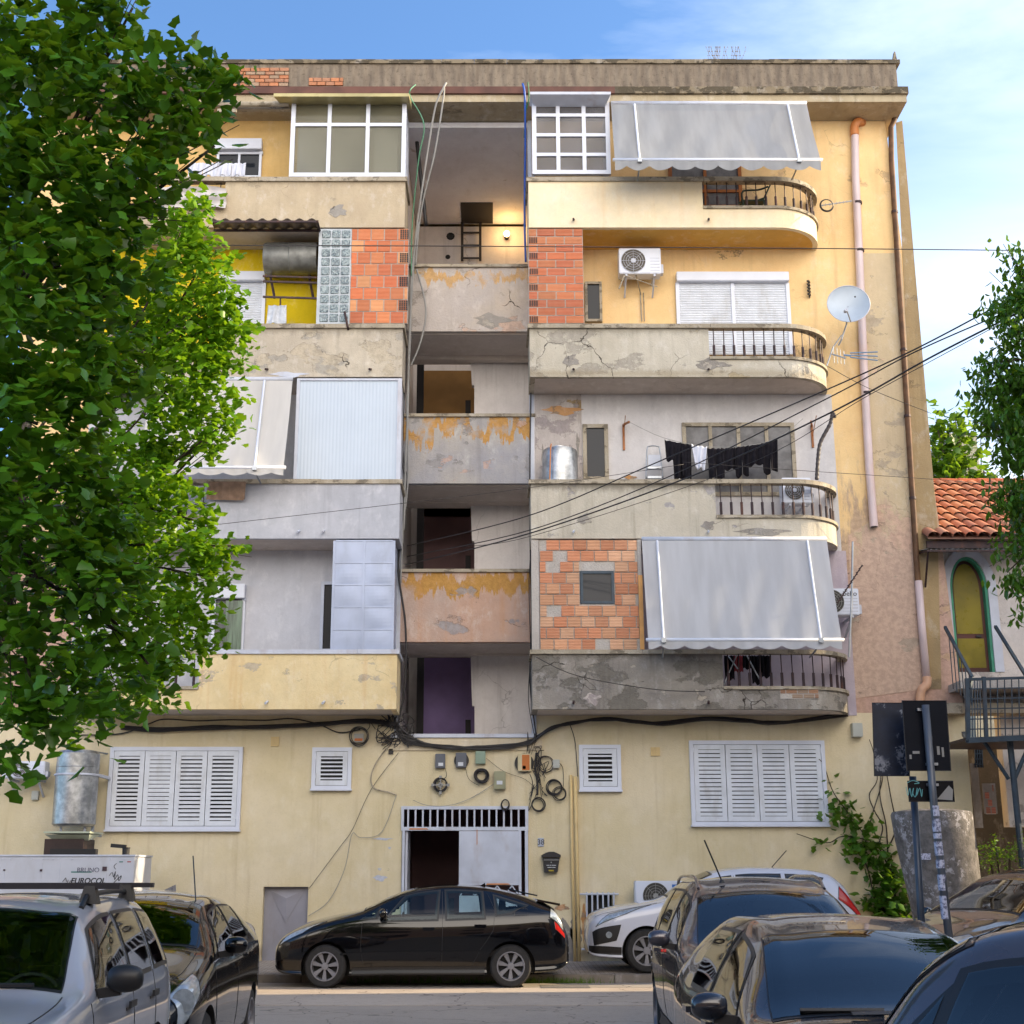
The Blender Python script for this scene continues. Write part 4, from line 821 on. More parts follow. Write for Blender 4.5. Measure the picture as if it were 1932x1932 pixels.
for pp in (((1390, 1236), (1366, 1292)), ((1408, 1236), (1440, 1294)), ((1372, 1236), (1392, 1262))):
    mb = MB(); mb.tube([at(*pp[0], 24.8), at(*pp[1], 24.8)], .012, 6); build('leg', mb, M['steel'], t)
for i in range(4):
    px = 356 + i * 27; cloth(px, px + 27, 306 + i * .5, 333, 24.95, wh, ('white cloth nearest the tree on the top left line', 'white cloth second from the tree on the top left line', 'white cloth third from the tree on the top left line', 'white cloth at the right end of the top left line')[i], grp='white washing in front of the top left window', taper=0)
cloth(506, 540, 575, 612, 25.0, mat('towel_stripe', 'ccd2dc', .85, var=.15, vs=12), 'pale striped cloth hanging against the yellow wall', grp='washing against the yellow wall', taper=-.1)
# white sheet tied over the top left railing, rug, broom
Y = BP - .1; mb = MB(); n = 30
mb.grid([[at(296 + 130 * i / n, 352 + 40 * j / 10 + 2 * sin(i * .5), Y) + Vector((0, -.05 * sin(j * 1.1 + i * .12) - .02 * sin(i), 0)) for j in range(11)] for i in range(n + 1)])
o = one('sheet', mb, mat('sheet_white', 'bdb9b8', .8, var=.1), 'white sheet tied along the top left balcony railing', 'sheet', smooth=True)
mb = MB(); a = at(393, 910, BP - .09); b = at(463, 909, BP - .09)
n = 8; mb.grid([[Vector((a.x + (b.x - a.x) * i / 10 - .02 * j / n, BP - .09 - .03 * sin(pi * j / n) - .015 * (i % 2), a.z - (.33 + .02 * i / 10) * j / n)) for j in range(n + 1)] for i in range(11)])
mb.box(a.x, b.x, BP - .08, BP + .14, a.z, a.z + .02); mb.tube([(b.x, BP - .09, a.z), (b.x - .01, BP - .12, a.z - .33)], .015, 6)
tag(build('rug', mb, mat('rug_brown', '8d7563', .95, var=.25, vs=6, bump=.3, bs=90), None), 'brown rug folded over the pale blue balcony wall', 'rug')
mb = MB(); mb.bar(at(529, 562, 25.1), at(529, 620, 25.1), .03); one('broom', mb, M['iron'], 'broom handle standing against the yellow wall', 'broom')
mb = MB(); mb.tube([at(650, 588, BP - .1), at(656, 617, BP - .05), at(657, 622, BP)], .022, 8); one('iron_stub', mb, M['iron'], 'short rusty pipe sticking up below the glass blocks', 'pipe stub')
# step ladder, ladder, chair, hose
t = thing('step_ladder', 'small grey step ladder leaning on the wall beside the black clothes', 'step ladder', at(1234, 910, 25.3)); Y = 25.3
mb = MB(); mb.tube(smoothpts([at(1219, 905, Y), at(1221, 850, Y), at(1225, 842, Y), at(1240, 842, Y), at(1245, 850, Y), at(1251, 905, Y)], 5), .014, 8); build('rail', mb, M['steel'], t, smooth=True)
for py in (880, 898): mb = MB(); mb.pbox(1222, py, 1248, py + 4, Y - .1, Y); build('tread', mb, M['steel'], t)
mb = MB(); mb.pbox(1223, 858, 1246, 879, Y - .02, Y - .01); build('panel', mb, M['whitem'], t)
t = thing('ladder', 'dark iron ladder fixed to the back wall of the top stair landing', 'ladder', at(889, 492, 29.9)); Y = 29.9
for px in (872, 906): mb = MB(); mb.bar(at(px, 412, Y), at(px, 492, Y), .06); build('rail', mb, M['cable'], t)
for i in range(4): mb = MB(); mb.bar(at(873, 415 + i * 24, Y), at(905, 415 + i * 24, Y), .035); build('rung', mb, M['cable'], t)
t = thing('wall_lamp', 'glowing bulb on the back wall of the top stair landing', 'lamp', at(956, 441, 29.8)); p = at(956, 441, 29.75)
mb = MB(); mb.lathe(p, [(.005, -.075), (.05, -.05), (.072, 0), (.05, .05), (.005, .075)], 16); em = mat('bulb_glow', (1, .6, .25, 1), .5, var=0); em.node_tree.nodes['Principled BSDF'].inputs['Emission Color'].default_value = (1, .62, .28, 1); em.node_tree.nodes['Principled BSDF'].inputs['Emission Strength'].default_value = 14; build('bulb', mb, em, t, smooth=True)
mb = MB(); mb.lathe((p.x, 29.84, p.z), [(.05, 0), (.05, .15)], 12, 'y'); build('lamp_base', mb, M['black'], t)
ll = bpy.data.lights.new('bulb_light', 'POINT'); ll.energy = 4; ll.color = (1, .55, .15); ll.shadow_soft_size = .08; lo = bpy.data.objects.new('bulb_light', ll); S.collection.objects.link(lo); lo.parent = t; lo.location = p - wpos(t) + Vector((0, -.2, 0))
for (px, py, w) in ((850, 446, 10), (845, 485, 6)): 
    mb = MB(); q = at(px, py, 30); mb.lathe((q.x, 29.97, q.z), [(w * .008, 0), (w * .01, .02)], 10, 'y'); build('socket_hole', mb, M['black'], bld)
t = thing('plastic_chair', 'dark green plastic armchair behind the top right railing', 'chair', at(1418, 410, 25.1)); gm = mat('green_plastic', '24382c', .45, var=.1)
p = at(1418, 388, 25.1); x = p.x; z = p.z
mb = MB(); mb.box(x - .24, x + .22, 24.9, 25.35, z, z + .03); build('seat', mb, gm, t)
mb = MB(); mb.add([(x + .18, 24.9, z + .03), (x + .18, 25.35, z + .03), (x + .34, 25.35, z + .36), (x + .34, 24.9, z + .36), (x + .21, 24.9, z + .03), (x + .21, 25.35, z + .03), (x + .37, 25.35, z + .36), (x + .37, 24.9, z + .36)], [(0, 1, 2, 3), (7, 6, 5, 4), (0, 3, 7, 4), (1, 5, 6, 2), (3, 2, 6, 7)]); build('backrest', mb, gm, t)
for y in (24.88, 25.37): mb = MB(); mb.tube(smoothpts([(x - .22, y, z), (x - .2, y, z + .2), (x + .1, y, z + .23), (x + .3, y, z + .3)]), .02, 8); build('armrest', mb, gm, t)
for a in (-.22, .22):
    for y in (24.88, 25.36): mb = MB(); mb.bar((x + a, y, z - .42), (x + a * .95, y, z), .04); build('leg', mb, gm, t)
mb = MB(); P = smoothpts([at(1575, 788, 24.9), at(1571, 780, 24.9), at(1566, 800, 24.9), at(1548, 835, 24.95), at(1543, 870, 24.95), at(1541, 905, 24.95)], 8); mb.tube(P, [.034 + .006 * (i % 2) for i in range(len(P))], 8); one('hose', mb, mat('ribbed_hose', '3a3436', .6, var=.4, vs=30), 'dark ribbed hose rising from the air conditioner to the wall edge', 'hose')
# corrugated canopy over the yellow recess
mb = MB(); n = 54; xa, xb, z = xx(404, 430, BP), xx(604, 430, BP), zz(431, BP)
mb.grid([[(xa + (xb - xa) * i / n, y, z + .03 * sin(i * pi / 3.1) + zo) for y, zo in ((BP - .42, -.02), (BP + .0, .0))] for i in range(n + 1)])
t = thing('corrugated_canopy', 'small corrugated sheet canopy above the yellow recess', 'canopy', ((xa + xb) / 2, BP, z)); o = build('sheet', mb, mat('old_sheet', '6c6258', .7, .2, var=.3, vs=5, dirt=('3c2a20', .6, 4)), t, smooth=True); md = o.modifiers.new('t', 'SOLIDIFY'); md.thickness = .01
mb = MB(); mb.bar((xa, BP - .4, z - .06), (xb, BP - .4, z - .06), .04); mb.bar((xa, BP - .03, z - .06), (xb, BP - .03, z - .06), .04); mb.bar((xb, BP - .42, z - .05), (xb, BP, z - .05), .03); build('frame', mb, M['iron'], t)
# ---------------------------------------------------------------- meter boxes, coils, mailbox, number, cables
def mbox(px0, py0, px1, py1, m, label, d=.1, extra=None):
    mb = MB(); Y = F - d; mb.pbox(px0, py0, px1, py1, Y, F); o = build('junction_box', mb, m, None, bevel=.008, base=at((px0 + px1) / 2, py1, F)); tag(o, label, 'electric box', 'electric boxes on the facade')
    if extra:
        for (a, b, c, d2, mm) in extra: mb = MB(); mb.pbox(px0 + a, py0 + b, px0 + c, py0 + d2, Y - .006, Y - .001); build('cover_label', mb, mm, o)
    return o
gB = mat('box_grey', '565a64', .5, var=.1); gG = mat('box_green', '7f9482', .5, var=.1); gO = mat('box_orange', 'b8641e', .5, var=.1); gK = mat('box_khaki', '8c8c70', .5, var=.15); gW = mat('box_white', 'aeb2ac', .5, var=.1); sw = mat('paper', 'c8ccd2', .7, var=.05)
mbox(821, 1422, 840, 1449, gB, 'dark grey meter box, leftmost of the row under the cable bundle', extra=((6, 17, 15, 23, sw),))
mbox(860, 1420, 880, 1448, gB, 'dark grey meter box on a black disc, second in the row', extra=((4, 18, 14, 25, sw),))
mbox(897, 1417, 916, 1441, gG, 'pale green meter box above a black coil')
mbox(932, 1455, 954, 1489, gK, 'khaki meter box hanging lower than the others', .13, extra=((5, 18, 16, 25, sw),))
mbox(977, 1422, 1002, 1455, mat('box_cream', 'c4b894', .5), 'cream meter box with an orange label on a black disc', extra=((8, 2, 22, 31, gO), (9, 23, 15, 29, sw)))
mbox(1043, 1433, 1056, 1449, gW, 'small white box right of the loose cable loops')
mbox(668, 1384, 686, 1400, mat('box_greyish', 'a0a09c', .5), 'small grey and orange box under the left cable bundle', extra=((1, 9, 16, 14, gO),))
mbox(1609, 1364, 1628, 1390, gW, 'pale box on the wall just left of the blue sign', .16)
mbox(59, 1492, 72, 1509, gW, 'small pale box on the far left wall', .08)
mbox(733, 1412, 742, 1423, M['cable'], 'small black socket above the entrance, left side', .03)
for px, py, r in ((871, 1435, .135), (989, 1440, .175)): mb = MB(); mb.lathe((xx(px, py, F), F - .05, zz(py, F)), [(r, 0), (r, .03)], 24, 'y'); build('cable_disc', mb, M['cable'], bld)
def coil(px, py, r, label, n=5, m='cable', sq=1., th=.009):
    mb = MB(); c = at(px, py, F - .07)
    for k in range(n):
        rr = r * R.uniform(.8, 1.05); o = Vector((R.uniform(-.03, .03) * r * 4, R.uniform(-.02, .02), R.uniform(-.03, .03) * r * 4)); mb.tube(arc((0, 0), 1, 0, 360, 26, lambda a, b: c + o + Vector((a * rr, .02 * sin(3 * a + k), b * rr * sq)))[:-1], th, 6, closed=True)
    return one('cable_coil', mb, M[m], label, 'cable coil', 'coils of cable on the facade')
coil(831, 1481, .125, 'black coil in a grey holder below the leftmost meter box', 7)
mb = MB(); c = at(831, 1481, F - .09); mb.lathe((c.x, c.y, c.z), [(.05, 0), (.05, .03)], 8, 'y')
for k in range(4): q = k * pi / 2; mb.bar(c, c + Vector((cos(q) * .16, 0, sin(q) * .16)), .02); d_ = c + Vector((cos(q) * .14, 0, sin(q) * .14)); mb.box(d_.x - .025, d_.x + .025, d_.y - .02, d_.y + .02, d_.z - .025, d_.z + .025)
one('coil_holder', mb, M['cableg'], 'grey cross-shaped holder inside the leftmost coil', 'holder')
coil(908, 1464, .12, 'thick black coil below the pale green meter box', 9, th=.014); coil(953, 1518, .08, 'small black loop of cable over the entrance gate', 3, sq=1.25)
coil(1031, 1442, .15, 'loose cable loop left of the small white box', 3, th=.006); coil(1015, 1517, .12, 'tangled coil above the right edge of the gate', 7, th=.006)
coil(1046, 1486, .15, 'untidy black coil near the cream conduits', 6, th=.008); coil(1055, 1497, .12, 'loose lower loops beside the untidy coil', 4, th=.006)
coil(676, 1390, .18, 'black loops around the small box with the orange stripe', 4, th=.008)
t = thing('mailbox', 'black mailbox with a curved lid beside the entrance', 'mailbox', at(1040, 1648, F)); bm_ = mat('mailbox_black', (.012, .013, .018, 1), .4, var=0, dirt=None)
mb = MB(); P = [(1027, 1646), (1052, 1646), (1056, 1618), (1024, 1618)]; mb.prism([(at(a, b, F - .12).x, at(a, b, F - .12).z) for a, b in P], F - .12, F - .01); build('body', mb, bm_, t, bevel=.006)
mb = MB(); P = [(1022, 1617), (1058, 1617), (1058, 1613), (1050, 1609), (1045, 1607), (1036, 1607), (1030, 1609), (1022, 1613)]; mb.prism([(at(a, b, F - .14).x, at(a, b, F - .14).z) for a, b in P[::-1]], F - .15, F - .01); build('lid', mb, bm_, t)
mb = MB(); mb.pbox(1026, 1622, 1055, 1623.2, F - .152, F - .12); build('slot', mb, M['cableg'], t); p = at(1040, 1627, F - .125); mb = MB(); mb.lathe((p.x, F - .127, p.z), [(.012, 0), (.012, .01)], 10, 'y'); build('lock', mb, M['steel'], t)
mb = MB(); [mb.pbox(a, b, a + w, b + 1, F - .124, F - .1205) for a, b, w in ((1031, 1632, 5), (1037, 1632, 3), (1041, 1632, 8), (1033, 1636, 8), (1042, 1636, 6))]; build('lettering', mb, sw, t)
mb = MB(); mb.pbox(1035, 1641, 1045, 1644, F - .124, F - .12); build('brass_plate', mb, mat('brass', '9a8a30', .4, .5), t)
mb = MB(); mb.pbox(1015, 1581, 1026, 1597, F - .02, F); o = build('house_number', mb, mat('enamel', 'a9b0be', .35, var=.05), None, base=at(1020, 1597, F)); tag(o, 'small pale house number plate 38 above the mailbox', 'number plate'); text('38', .135, at(1020.4, 1593.5, F - .022), pk, o)
def cable(pts, r, m, label, Y=F - .05, n=6, cat='cable', grp=None, name='cable'):
    mb = MB(); mb.tube(smoothpts([at(p[0], p[1], p[2] if len(p) > 2 else Y) for p in pts], 6), r, n); return one(name, mb, M[m] if isinstance(m, str) else m, label, cat, grp, smooth=True)
def bundle(pts, n, spread, r, label, Y=F - .06):
    mb = MB()
    for k in range(n):
        ph = R.random() * 6; P = [at(p[0], p[1] + R.uniform(-spread, spread) * (p[2] if len(p) > 2 else 1), Y - R.uniform(0, .05)) for p in pts]; mb.tube(smoothpts(P, 5), r * R.uniform(.6, 1.3), 5)
    return one('cable_bundle', mb, M['cable'], label, 'cables', 'cable bundles on the facade')
bundle([(228, 1372), (300, 1377), (400, 1373), (500, 1371), (600, 1366), (690, 1360), (745, 1366)], 14, 3, .022, 'thick black cable bundle along the wall over the left shutters')
bundle([(745, 1362, 2), (752, 1378, 3), (765, 1393, 3), (800, 1404), (850, 1410), (900, 1411), (960, 1408), (1000, 1400), (1012, 1390, 2)], 18, 4, .013, 'black cable bundle sagging below the stairwell opening')
bundle([(1012, 1392), (1040, 1374), (1080, 1364), (1140, 1357), (1200, 1362), (1250, 1365), (1330, 1356), (1400, 1359), (1450, 1364), (1520, 1358), (1600, 1347)], 11, 3, .018, 'black cable bundle along the wall over the right shutters')
cable([(150, 1387), (230, 1384), (280, 1366), (310, 1357), (370, 1360), (430, 1358), (500, 1359), (550, 1356), (600, 1366), (640, 1382), (680, 1376)], .012, 'cable', 'thin dark cable looping above the left bundle')
cable([(720, 1350, 25.4), (738, 1364), (755, 1375), (742, 1395), (735, 1408)], .01, 'cable', 'short dark cable dangling left of the stair sill')
tangle = MB()
for k in range(26):
    c = Vector((R.uniform(712, 762), R.uniform(1352, 1400))); P = [at(c.x + R.uniform(-22, 22), c.y + R.uniform(-16, 22), F - R.uniform(.03, .15)) for _ in range(4)]; tangle.tube(smoothpts(P, 5), R.uniform(.005, .01), 5)
tag(build('cable_tangle', tangle, M['cable'], None), 'messy knot of thin black cables at the left corner of the stair opening', 'cables'); tangle = MB()
for k in range(18):
    c = Vector((R.uniform(1003, 1025), R.uniform(1395, 1500))); P = [at(c.x + R.uniform(-12, 12), c.y + R.uniform(-22, 30), F - R.uniform(.03, .1)) for _ in range(4)]; tangle.tube(smoothpts(P, 5), R.uniform(.004, .008), 5)
tag(build('cable_tangle', tangle, M['cable'], None), 'hanging mess of thin black cables below the right corner of the stair opening', 'cables')
cable([(735, 1405), (712, 1435), (700, 1465), (706, 1487), (735, 1495), (748, 1500)], .013, 'coping', 'pale hose curving down left of the gate', grp='thin cables on the wall')
cable([(752, 1420), (700, 1490), (665, 1565), (640, 1600), (582, 1678)], .005, 'cable', 'thin cable running down to the basement door', grp='thin cables on the wall')
cable([(748, 1500), (720, 1570), (680, 1580), (664, 1574), (650, 1640), (620, 1700), (582, 1728)], .005, 'cableg', 'second thin cable curving to the basement door', grp='thin cables on the wall')
cable([(1075, 1366), (1085, 1400), (1090, 1465)], .008, 'cable', 'thin cable dropping to the cream conduits', grp='thin cables on the wall')
cable([(1056, 1440), (1062, 1450), (1063, 1475), (1062, 1487)], .006, 'cable', 'thin cable from the small white box', grp='thin cables on the wall')
cable([(780, 1510), (810, 1520), (850, 1519), (890, 1505), (935, 1477)], .005, 'cableg', 'pale cable drooping over the gate bars', grp='thin cables on the wall')
cable([(840, 1450), (842, 1465), (828, 1475)], .005, 'cable', 'short cable under the leftmost meter box', grp='thin cables on the wall'); cable([(878, 1448), (885, 1470), (905, 1483)], .004, 'cable', 'short cable between the second box and the thick coil', grp='thin cables on the wall')
cable([(917, 1430), (950, 1455), (990, 1470), (1012, 1490)], .004, 'cable', 'thin cable from the green box to the tangled coil', grp='thin cables on the wall'); cable([(1012, 1420), (1010, 1450), (1014, 1475), (1014, 1500)], .02, 'cable', 'thick black cable dropping to the tangled coil', grp='thin cables on the wall')
for (pts, r, m, lab) in (([(842, 157, 24.7), (838, 164, 24.6), (822, 200, 24.7), (808, 280, 24.9), (796, 360, 25.1), (786, 430, 25.3), (780, 500, 25.45), (772, 640, 25.5), (770, 760, 25.5), (765, 870, 25.5), (762, 1000, 25.5)], .022, 'cableg', 'grey conduit dropping from the roof down the left stair edge'),
    ([(838, 162, 24.7), (836, 190, 24.7), (820, 290, 24.9), (800, 370, 25.2), (790, 430, 25.35), (784, 500, 25.45)], .02, 'cableg', 'second grey conduit hanging from the roof over the stairwell'),
    ([(786, 508, 25.5), (800, 560, 25.45), (803, 600, 25.45), (792, 650, 25.45), (775, 690, 25.5)], .018, 'cableg', 'pale conduit bowing out over the top landing wall'),
    ([(784, 160, 24.7), (774, 170, 24.6), (775, 185, 24.7), (800, 235, 24.8), (790, 300, 25), (778, 420, 25.3), (776, 520, 25.4)], .013, mat('hose_green', '4f8a6c', .5), 'thin green hose hanging from the roof beside the left enclosure'),
    ([(986, 158, 24.7), (990, 180, 24.7), (991, 260, 25.0), (990, 360, 25.4), (990, 430, 25.5), (992, 494, 25.5)], .022, mat('hose_blue', '1c4fa8', .5), 'blue hose hanging down the right stair edge'),
    ([(996, 155, 24.7), (998, 185, 24.75), (992, 210, 24.9), (989, 260, 25.2)], .012, mat('hose_dkgreen', '2c6a48', .5), 'short green hose beside the blue one under the roof'),
    ([(763, 700, 25.5), (759, 860, 25.5), (764, 905, 25.5), (757, 1000, 25.5), (752, 1080, 25.5), (765, 1180, 25.5), (764, 1290, 25.5), (750, 1370, 25.5)], .02, 'cable', 'black cables running down the left stair edge'),
    ([(1002, 720, 25.5), (1000, 860, 25.5), (1000, 1000, 25.5), (1003, 1180, 25.5), (1000, 1290, 25.5), (1012, 1390, 25.5)], .014, 'cable', 'dark cable running down the right stair edge')):
    cable(pts, r, m, lab, grp='conduits and hoses on the stairwell edges')
mb = MB(); mb.tube(smoothpts([at(a, b, 26.2) for a, b in ((776, 190), (783, 235), (790, 300), (797, 360), (804, 425))]), .04, 8); one('black_pipe', mb, M['cable'], 'thick black pipe slanting along the left wall of the top landing', 'pipe', smooth=True)
# wires across the street
def wire(pts, r, label):
    mb = MB(); mb.tube(smoothpts([at(*p) for p in pts], 10), r, 5); return one('overhead_wire', mb, M['cable'], label, 'wire', 'overhead wires across the front', smooth=True)
wire([(-40, 460, 20), (415, 463, 21), (770, 464, 22), (1100, 466, 22.5), (1560, 469, 23), (1960, 473, 24)], .010, 'long straight wire crossing high in front of the whole building')
wire([(768, 1030, 25.5), (1000, 972, 23), (1240, 872, 20.5), (1560, 735, 17.5), (1720, 662, 16), (1880, 578, 15)], .010, 'upper overhead wire rising from the stairwell to the right tree')
wire([(768, 1050, 25.5), (1000, 1000, 23), (1260, 900, 20.5), (1560, 752, 17.5), (1720, 667, 16), (1895, 590, 15)], .009, 'overhead wire just below the upper one, rising to the right tree')
wire([(764, 1066, 25.5), (1000, 1006, 23), (1300, 900, 20), (1560, 782, 17.5), (1760, 672, 15.5), (1935, 583, 14.5)], .012, 'lowest and thickest overhead wire rising to the right')
wire([(860, 1032, 25.5), (1000, 1012, 23.5), (1400, 880, 19.5), (1640, 745, 17), (1885, 612, 15)], .005, 'faint thin overhead wire between the thicker ones')
wire([(380, 993, 22), (757, 950, 23), (1000, 920, 23.5), (1290, 876, 24.2)], .005, 'thin wire from the left tree towards the black clothes')
wire([(1290, 872, 24.2), (1500, 887, 24.5), (1770, 905, 25), (1880, 916, 25.6)], .005, 'thin wire sagging right towards the tiled roof')
wire([(1560, 690, 24.8), (1640, 733, 24.8), (1757, 780, 25)], .006, 'short wire from the aerial down to the right building edge')
wire([(1012, 1240, 24.4), (1090, 1275, 24.4), (1230, 1300, 24.4), (1330, 1305, 24.5)], .008, 'dark wire drooping across the lowest right balcony wall')
mb = MB()
for i in range(26):
    b_ = at(R.choice((1345, 1352, 1388, 1396, 1370)) + R.uniform(-8, 8), 121, 25.15); P = [b_]; d = Vector((R.uniform(-.25, .25), 0, 1))
    for k in range(4): P.append(P[-1] + d * .1 + Vector((R.uniform(-.03, .03), 0, 0)))
    mb.tube(P, .003, 3)
    for q in P[2:]: mb.lathe(q, [(.001, -.012), (.012, 0), (.001, .012)], 4)
one('dry_weeds', mb, mat('dry_stem', '8a7448', .9, var=.2), 'sparse dry weeds growing on top of the roof parapet, right of centre', 'plant')
for (pts, r, m, lab) in (([(790, 420, 25.3), (776, 520, 25.45), (774, 640, 25.5), (768, 760, 25.5), (770, 900, 25.5), (760, 1000, 25.5), (756, 1100, 25.5)], .017, 'cableg', 'pale conduit pair running down beside the stair landings'),
    ([(770, 450, 25.5), (768, 600, 25.5), (766, 720, 25.5), (758, 800, 25.5), (762, 870, 25.5), (768, 905, 25.5), (757, 960, 25.5)], .008, 'cable', 'thin looping black wire on the left stair edge'),
    ([(1005, 1000, 25.5), (998, 1100, 25.5), (1001, 1230, 25.5), (997, 1320, 25.5), (1010, 1395, 25.5)], .008, 'cable', 'thin black wire on the right stair edge')):
    cable(pts, r, m, lab, grp='conduits and hoses on the stairwell edges')
# ---------------------------------------------------------------- ground, road, kerb, pavement
def asphalt(name, a, b, k=.35, sc=1.):
    t = NT(name); n = t.noise(.35 * sc, 6, .6); f = t.noise(140, 2, .7); g = t.noise(9, 6, .65, st=(1, .6, 1))
    c = t.mix(t.step(n, .35, .65), C(a), C(b)); c = t.mix(t.math('MULTIPLY', t.step(f, .4, .75), k), c, C('cfc2b2')); c = t.mix(t.math('MULTIPLY', t.step(g, .5, .8), .3), c, C('4c4844'))
    vo = t.n('TexVoronoi', feature='DISTANCE_TO_EDGE', i_Vector=t.n('VectorMath', operation='ADD', i_0=t.pos(), i_1=t.n('TexNoise', 1, i_Vector=t.pos(), i_Scale=2.)), i_Scale=.5)
    cr = t.math('MULTIPLY', t.math('SUBTRACT', 1., t.step(vo, .003, .010)), .5); c = t.mix(cr, c, C('2c2a28'))
    return t.fin(c, .9, 0, .25, t.bump(t.math('SUBTRACT', f, cr), .35, .01))
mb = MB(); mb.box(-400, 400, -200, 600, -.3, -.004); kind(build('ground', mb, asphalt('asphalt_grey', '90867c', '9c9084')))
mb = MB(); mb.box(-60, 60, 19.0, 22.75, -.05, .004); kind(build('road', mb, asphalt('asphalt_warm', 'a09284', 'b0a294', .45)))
mb = MB(); mb.box(-60, 60, 21.9, 22.75, .0041, .008); kind(build('gutter', mb, asphalt('gutter_dust', '9c948c', '8e867e')))
mb = MB(); mb.box(xx(1020, 1866, 22), xx(1112, 1866, 22), 21.75, 22.35, .0081, .012); kind(build('road_patch', mb, asphalt('patch', '5a5856', '626060')))
mb = MB(); x = -30
while x < 20: w = R.uniform(.85, 1.1); mb.box(x, x + w - .008, 22.75 + R.uniform(0, .01), 22.92, -.1, .13 + R.uniform(-.006, .006)); x += w
kind(build('kerb', mb, plaster('kerb_stone', '8d8378', '7c736a', [('5c554c', .62, 5, 0)], None, 0, .4, off=90), bevel=.012))
def paving():
    t = NT('paving_tiles'); b = t.N.new('ShaderNodeTexBrick'); b.offset = .5; mp = t.n('Mapping', i_Vector=t.pos(), i_Scale=(1, 1, 1)); t.L.new(mp, b.inputs['Vector'])
    b.inputs['Scale'].default_value = 3.3; b.inputs['Mortar Size'].default_value = .02; b.inputs['Color1'].default_value = C('b5aaa0'); b.inputs['Color2'].default_value = C('a0968e'); b.inputs['Mortar'].default_value = C('5e574e')
    c = t.mix(t.math('MULTIPLY', t.step(t.noise(3, 6, .7), .4, .7), .5), b.outputs[0], C('857b70')); return t.fin(c, .9, 0, .2, t.bump(b.outputs[1], .5, -.02))
mb = MB(); mb.add([(-30, 22.921, .128), (20, 22.921, .128), (20, 26.2, .18), (-30, 26.2, .18), (-30, 22.921, -.1), (20, 22.921, -.1), (20, 26.2, -.1), (-30, 26.2, -.1)], [(0, 1, 2, 3), (0, 4, 5, 1), (1, 5, 6, 2), (0, 3, 7, 4), (3, 2, 6, 7)]); kind(build('pavement', mb, paving()))
grassm = mat('grass_blade', '5a7a1e', .7, var=.4, vs=20)
mb = MB()
for i in range(900):
    x = R.choice((R.uniform(-2.2, 1.6), R.gauss(-.9, .7), R.gauss(.8, .4))); y = 22.72 + R.uniform(-.05, .02); h = R.uniform(.03, .13); a = R.uniform(-.05, .05); mb.add([(x - .006, y, 0), (x + .006, y, 0), (x + a, y + R.uniform(-.05, .02), h)], [(0, 1, 2)])
kind(build('grass', mb, grassm, recalc=False), 'stuff')
# ---------------------------------------------------------------- cars
def pchip(xs, ys, x):
    n = len(xs)
    if x <= xs[0]: return ys[0]
    if x >= xs[-1]: return ys[-1]
    i = max(k for k in range(n - 1) if xs[k] <= x)
    def sl(k): return (ys[k + 1] - ys[k]) / (xs[k + 1] - xs[k])
    def tg(k):
        if k == 0: return sl(0)
        if k == n - 1: return sl(n - 2)
        a, b = sl(k - 1), sl(k)
        return 0 if a * b <= 0 else 2 * a * b / (a + b)
    h = xs[i + 1] - xs[i]; t = (x - xs[i]) / h; m0, m1 = tg(i) * h, tg(i + 1) * h
    return ys[i] * (2 * t ** 3 - 3 * t * t + 1) + m0 * (t ** 3 - 2 * t * t + t) + ys[i + 1] * (3 * t * t - 2 * t ** 3) + m1 * (t ** 3 - t * t)
class Shell:
    """car body surface: stations (x from nose, half width, underside, shoulder height, roof/bonnet edge half width, edge drop, centre height)"""
    def __init__(s, st): s.x = [a[0] for a in st]; s.c = [[a[k] for a in st] for k in range(1, 7)]
    def sec(s, x):
        W, zb, zs, ye, dz, zt = (pchip(s.x, c, x) for c in s.c)
        h = zs - zb
        return [(0, zb), (W * .88, zb), (W * .955, zb + h * .14), (W, zb + h * .5), (W * .965, zs), (ye, zt - dz), (ye * .62, zt - dz * .28), (0, zt)]
    def P(s, x, v):
        sg = 1
        if v > 7: v = 14 - v; sg = -1
        p = s.sec(x); i = min(int(v), 6); t = v - i; g = lambda k: p[k] if 0 <= k < 8 else ((-p[1][0], p[1][1]) if k < 0 else (-p[6][0], p[6][1]))
        a, b, c, d = g(i - 1), g(i), g(i + 1), g(i + 2); o = []
        for k in (0, 1): o.append(.5 * (2 * b[k] + (c[k] - a[k]) * t + (2 * a[k] - 5 * b[k] + 4 * c[k] - d[k]) * t * t + (3 * b[k] - a[k] - 3 * c[k] + d[k]) * t ** 3))
        return Vector((x, sg * o[0], o[1]))
    def N(s, x, v):
        e = .01; a = s.P(min(x + e, s.x[-1]), v) - s.P(max(x - e, s.x[0]), v); b = s.P(x, min(v + .03, 14)) - s.P(x, max(v - .03, 0)); n = a.cross(b)
        n = n.normalized() if n.length > 1e-9 else Vector((0, 0, 1)); c = s.P(x, v) - Vector((x, 0, .6)); return n if n.dot(c) > 0 else -n
    def patch(s, mb, q, off, n=14, m=8, mi=0, rnd=.0):
        (a, b, c, d) = q; G = []
        for i in range(n + 1):
            row = []
            for j in range(m + 1):
                u, v = i / n, j / m; k = rnd * (4 * (u - .5) ** 2) ** 3 * (v - .5) * 2; vv = v - k * .5 if rnd else v
                x = (a[0] * (1 - u) + b[0] * u) * (1 - vv) + (d[0] * (1 - u) + c[0] * u) * vv; w = (a[1] * (1 - u) + b[1] * u) * (1 - vv) + (d[1] * (1 - u) + c[1] * u) * vv
                row.append(s.P(x, w) + s.N(x, w) * off)
            G.append(row)
        mb.grid(G, mi); return mb
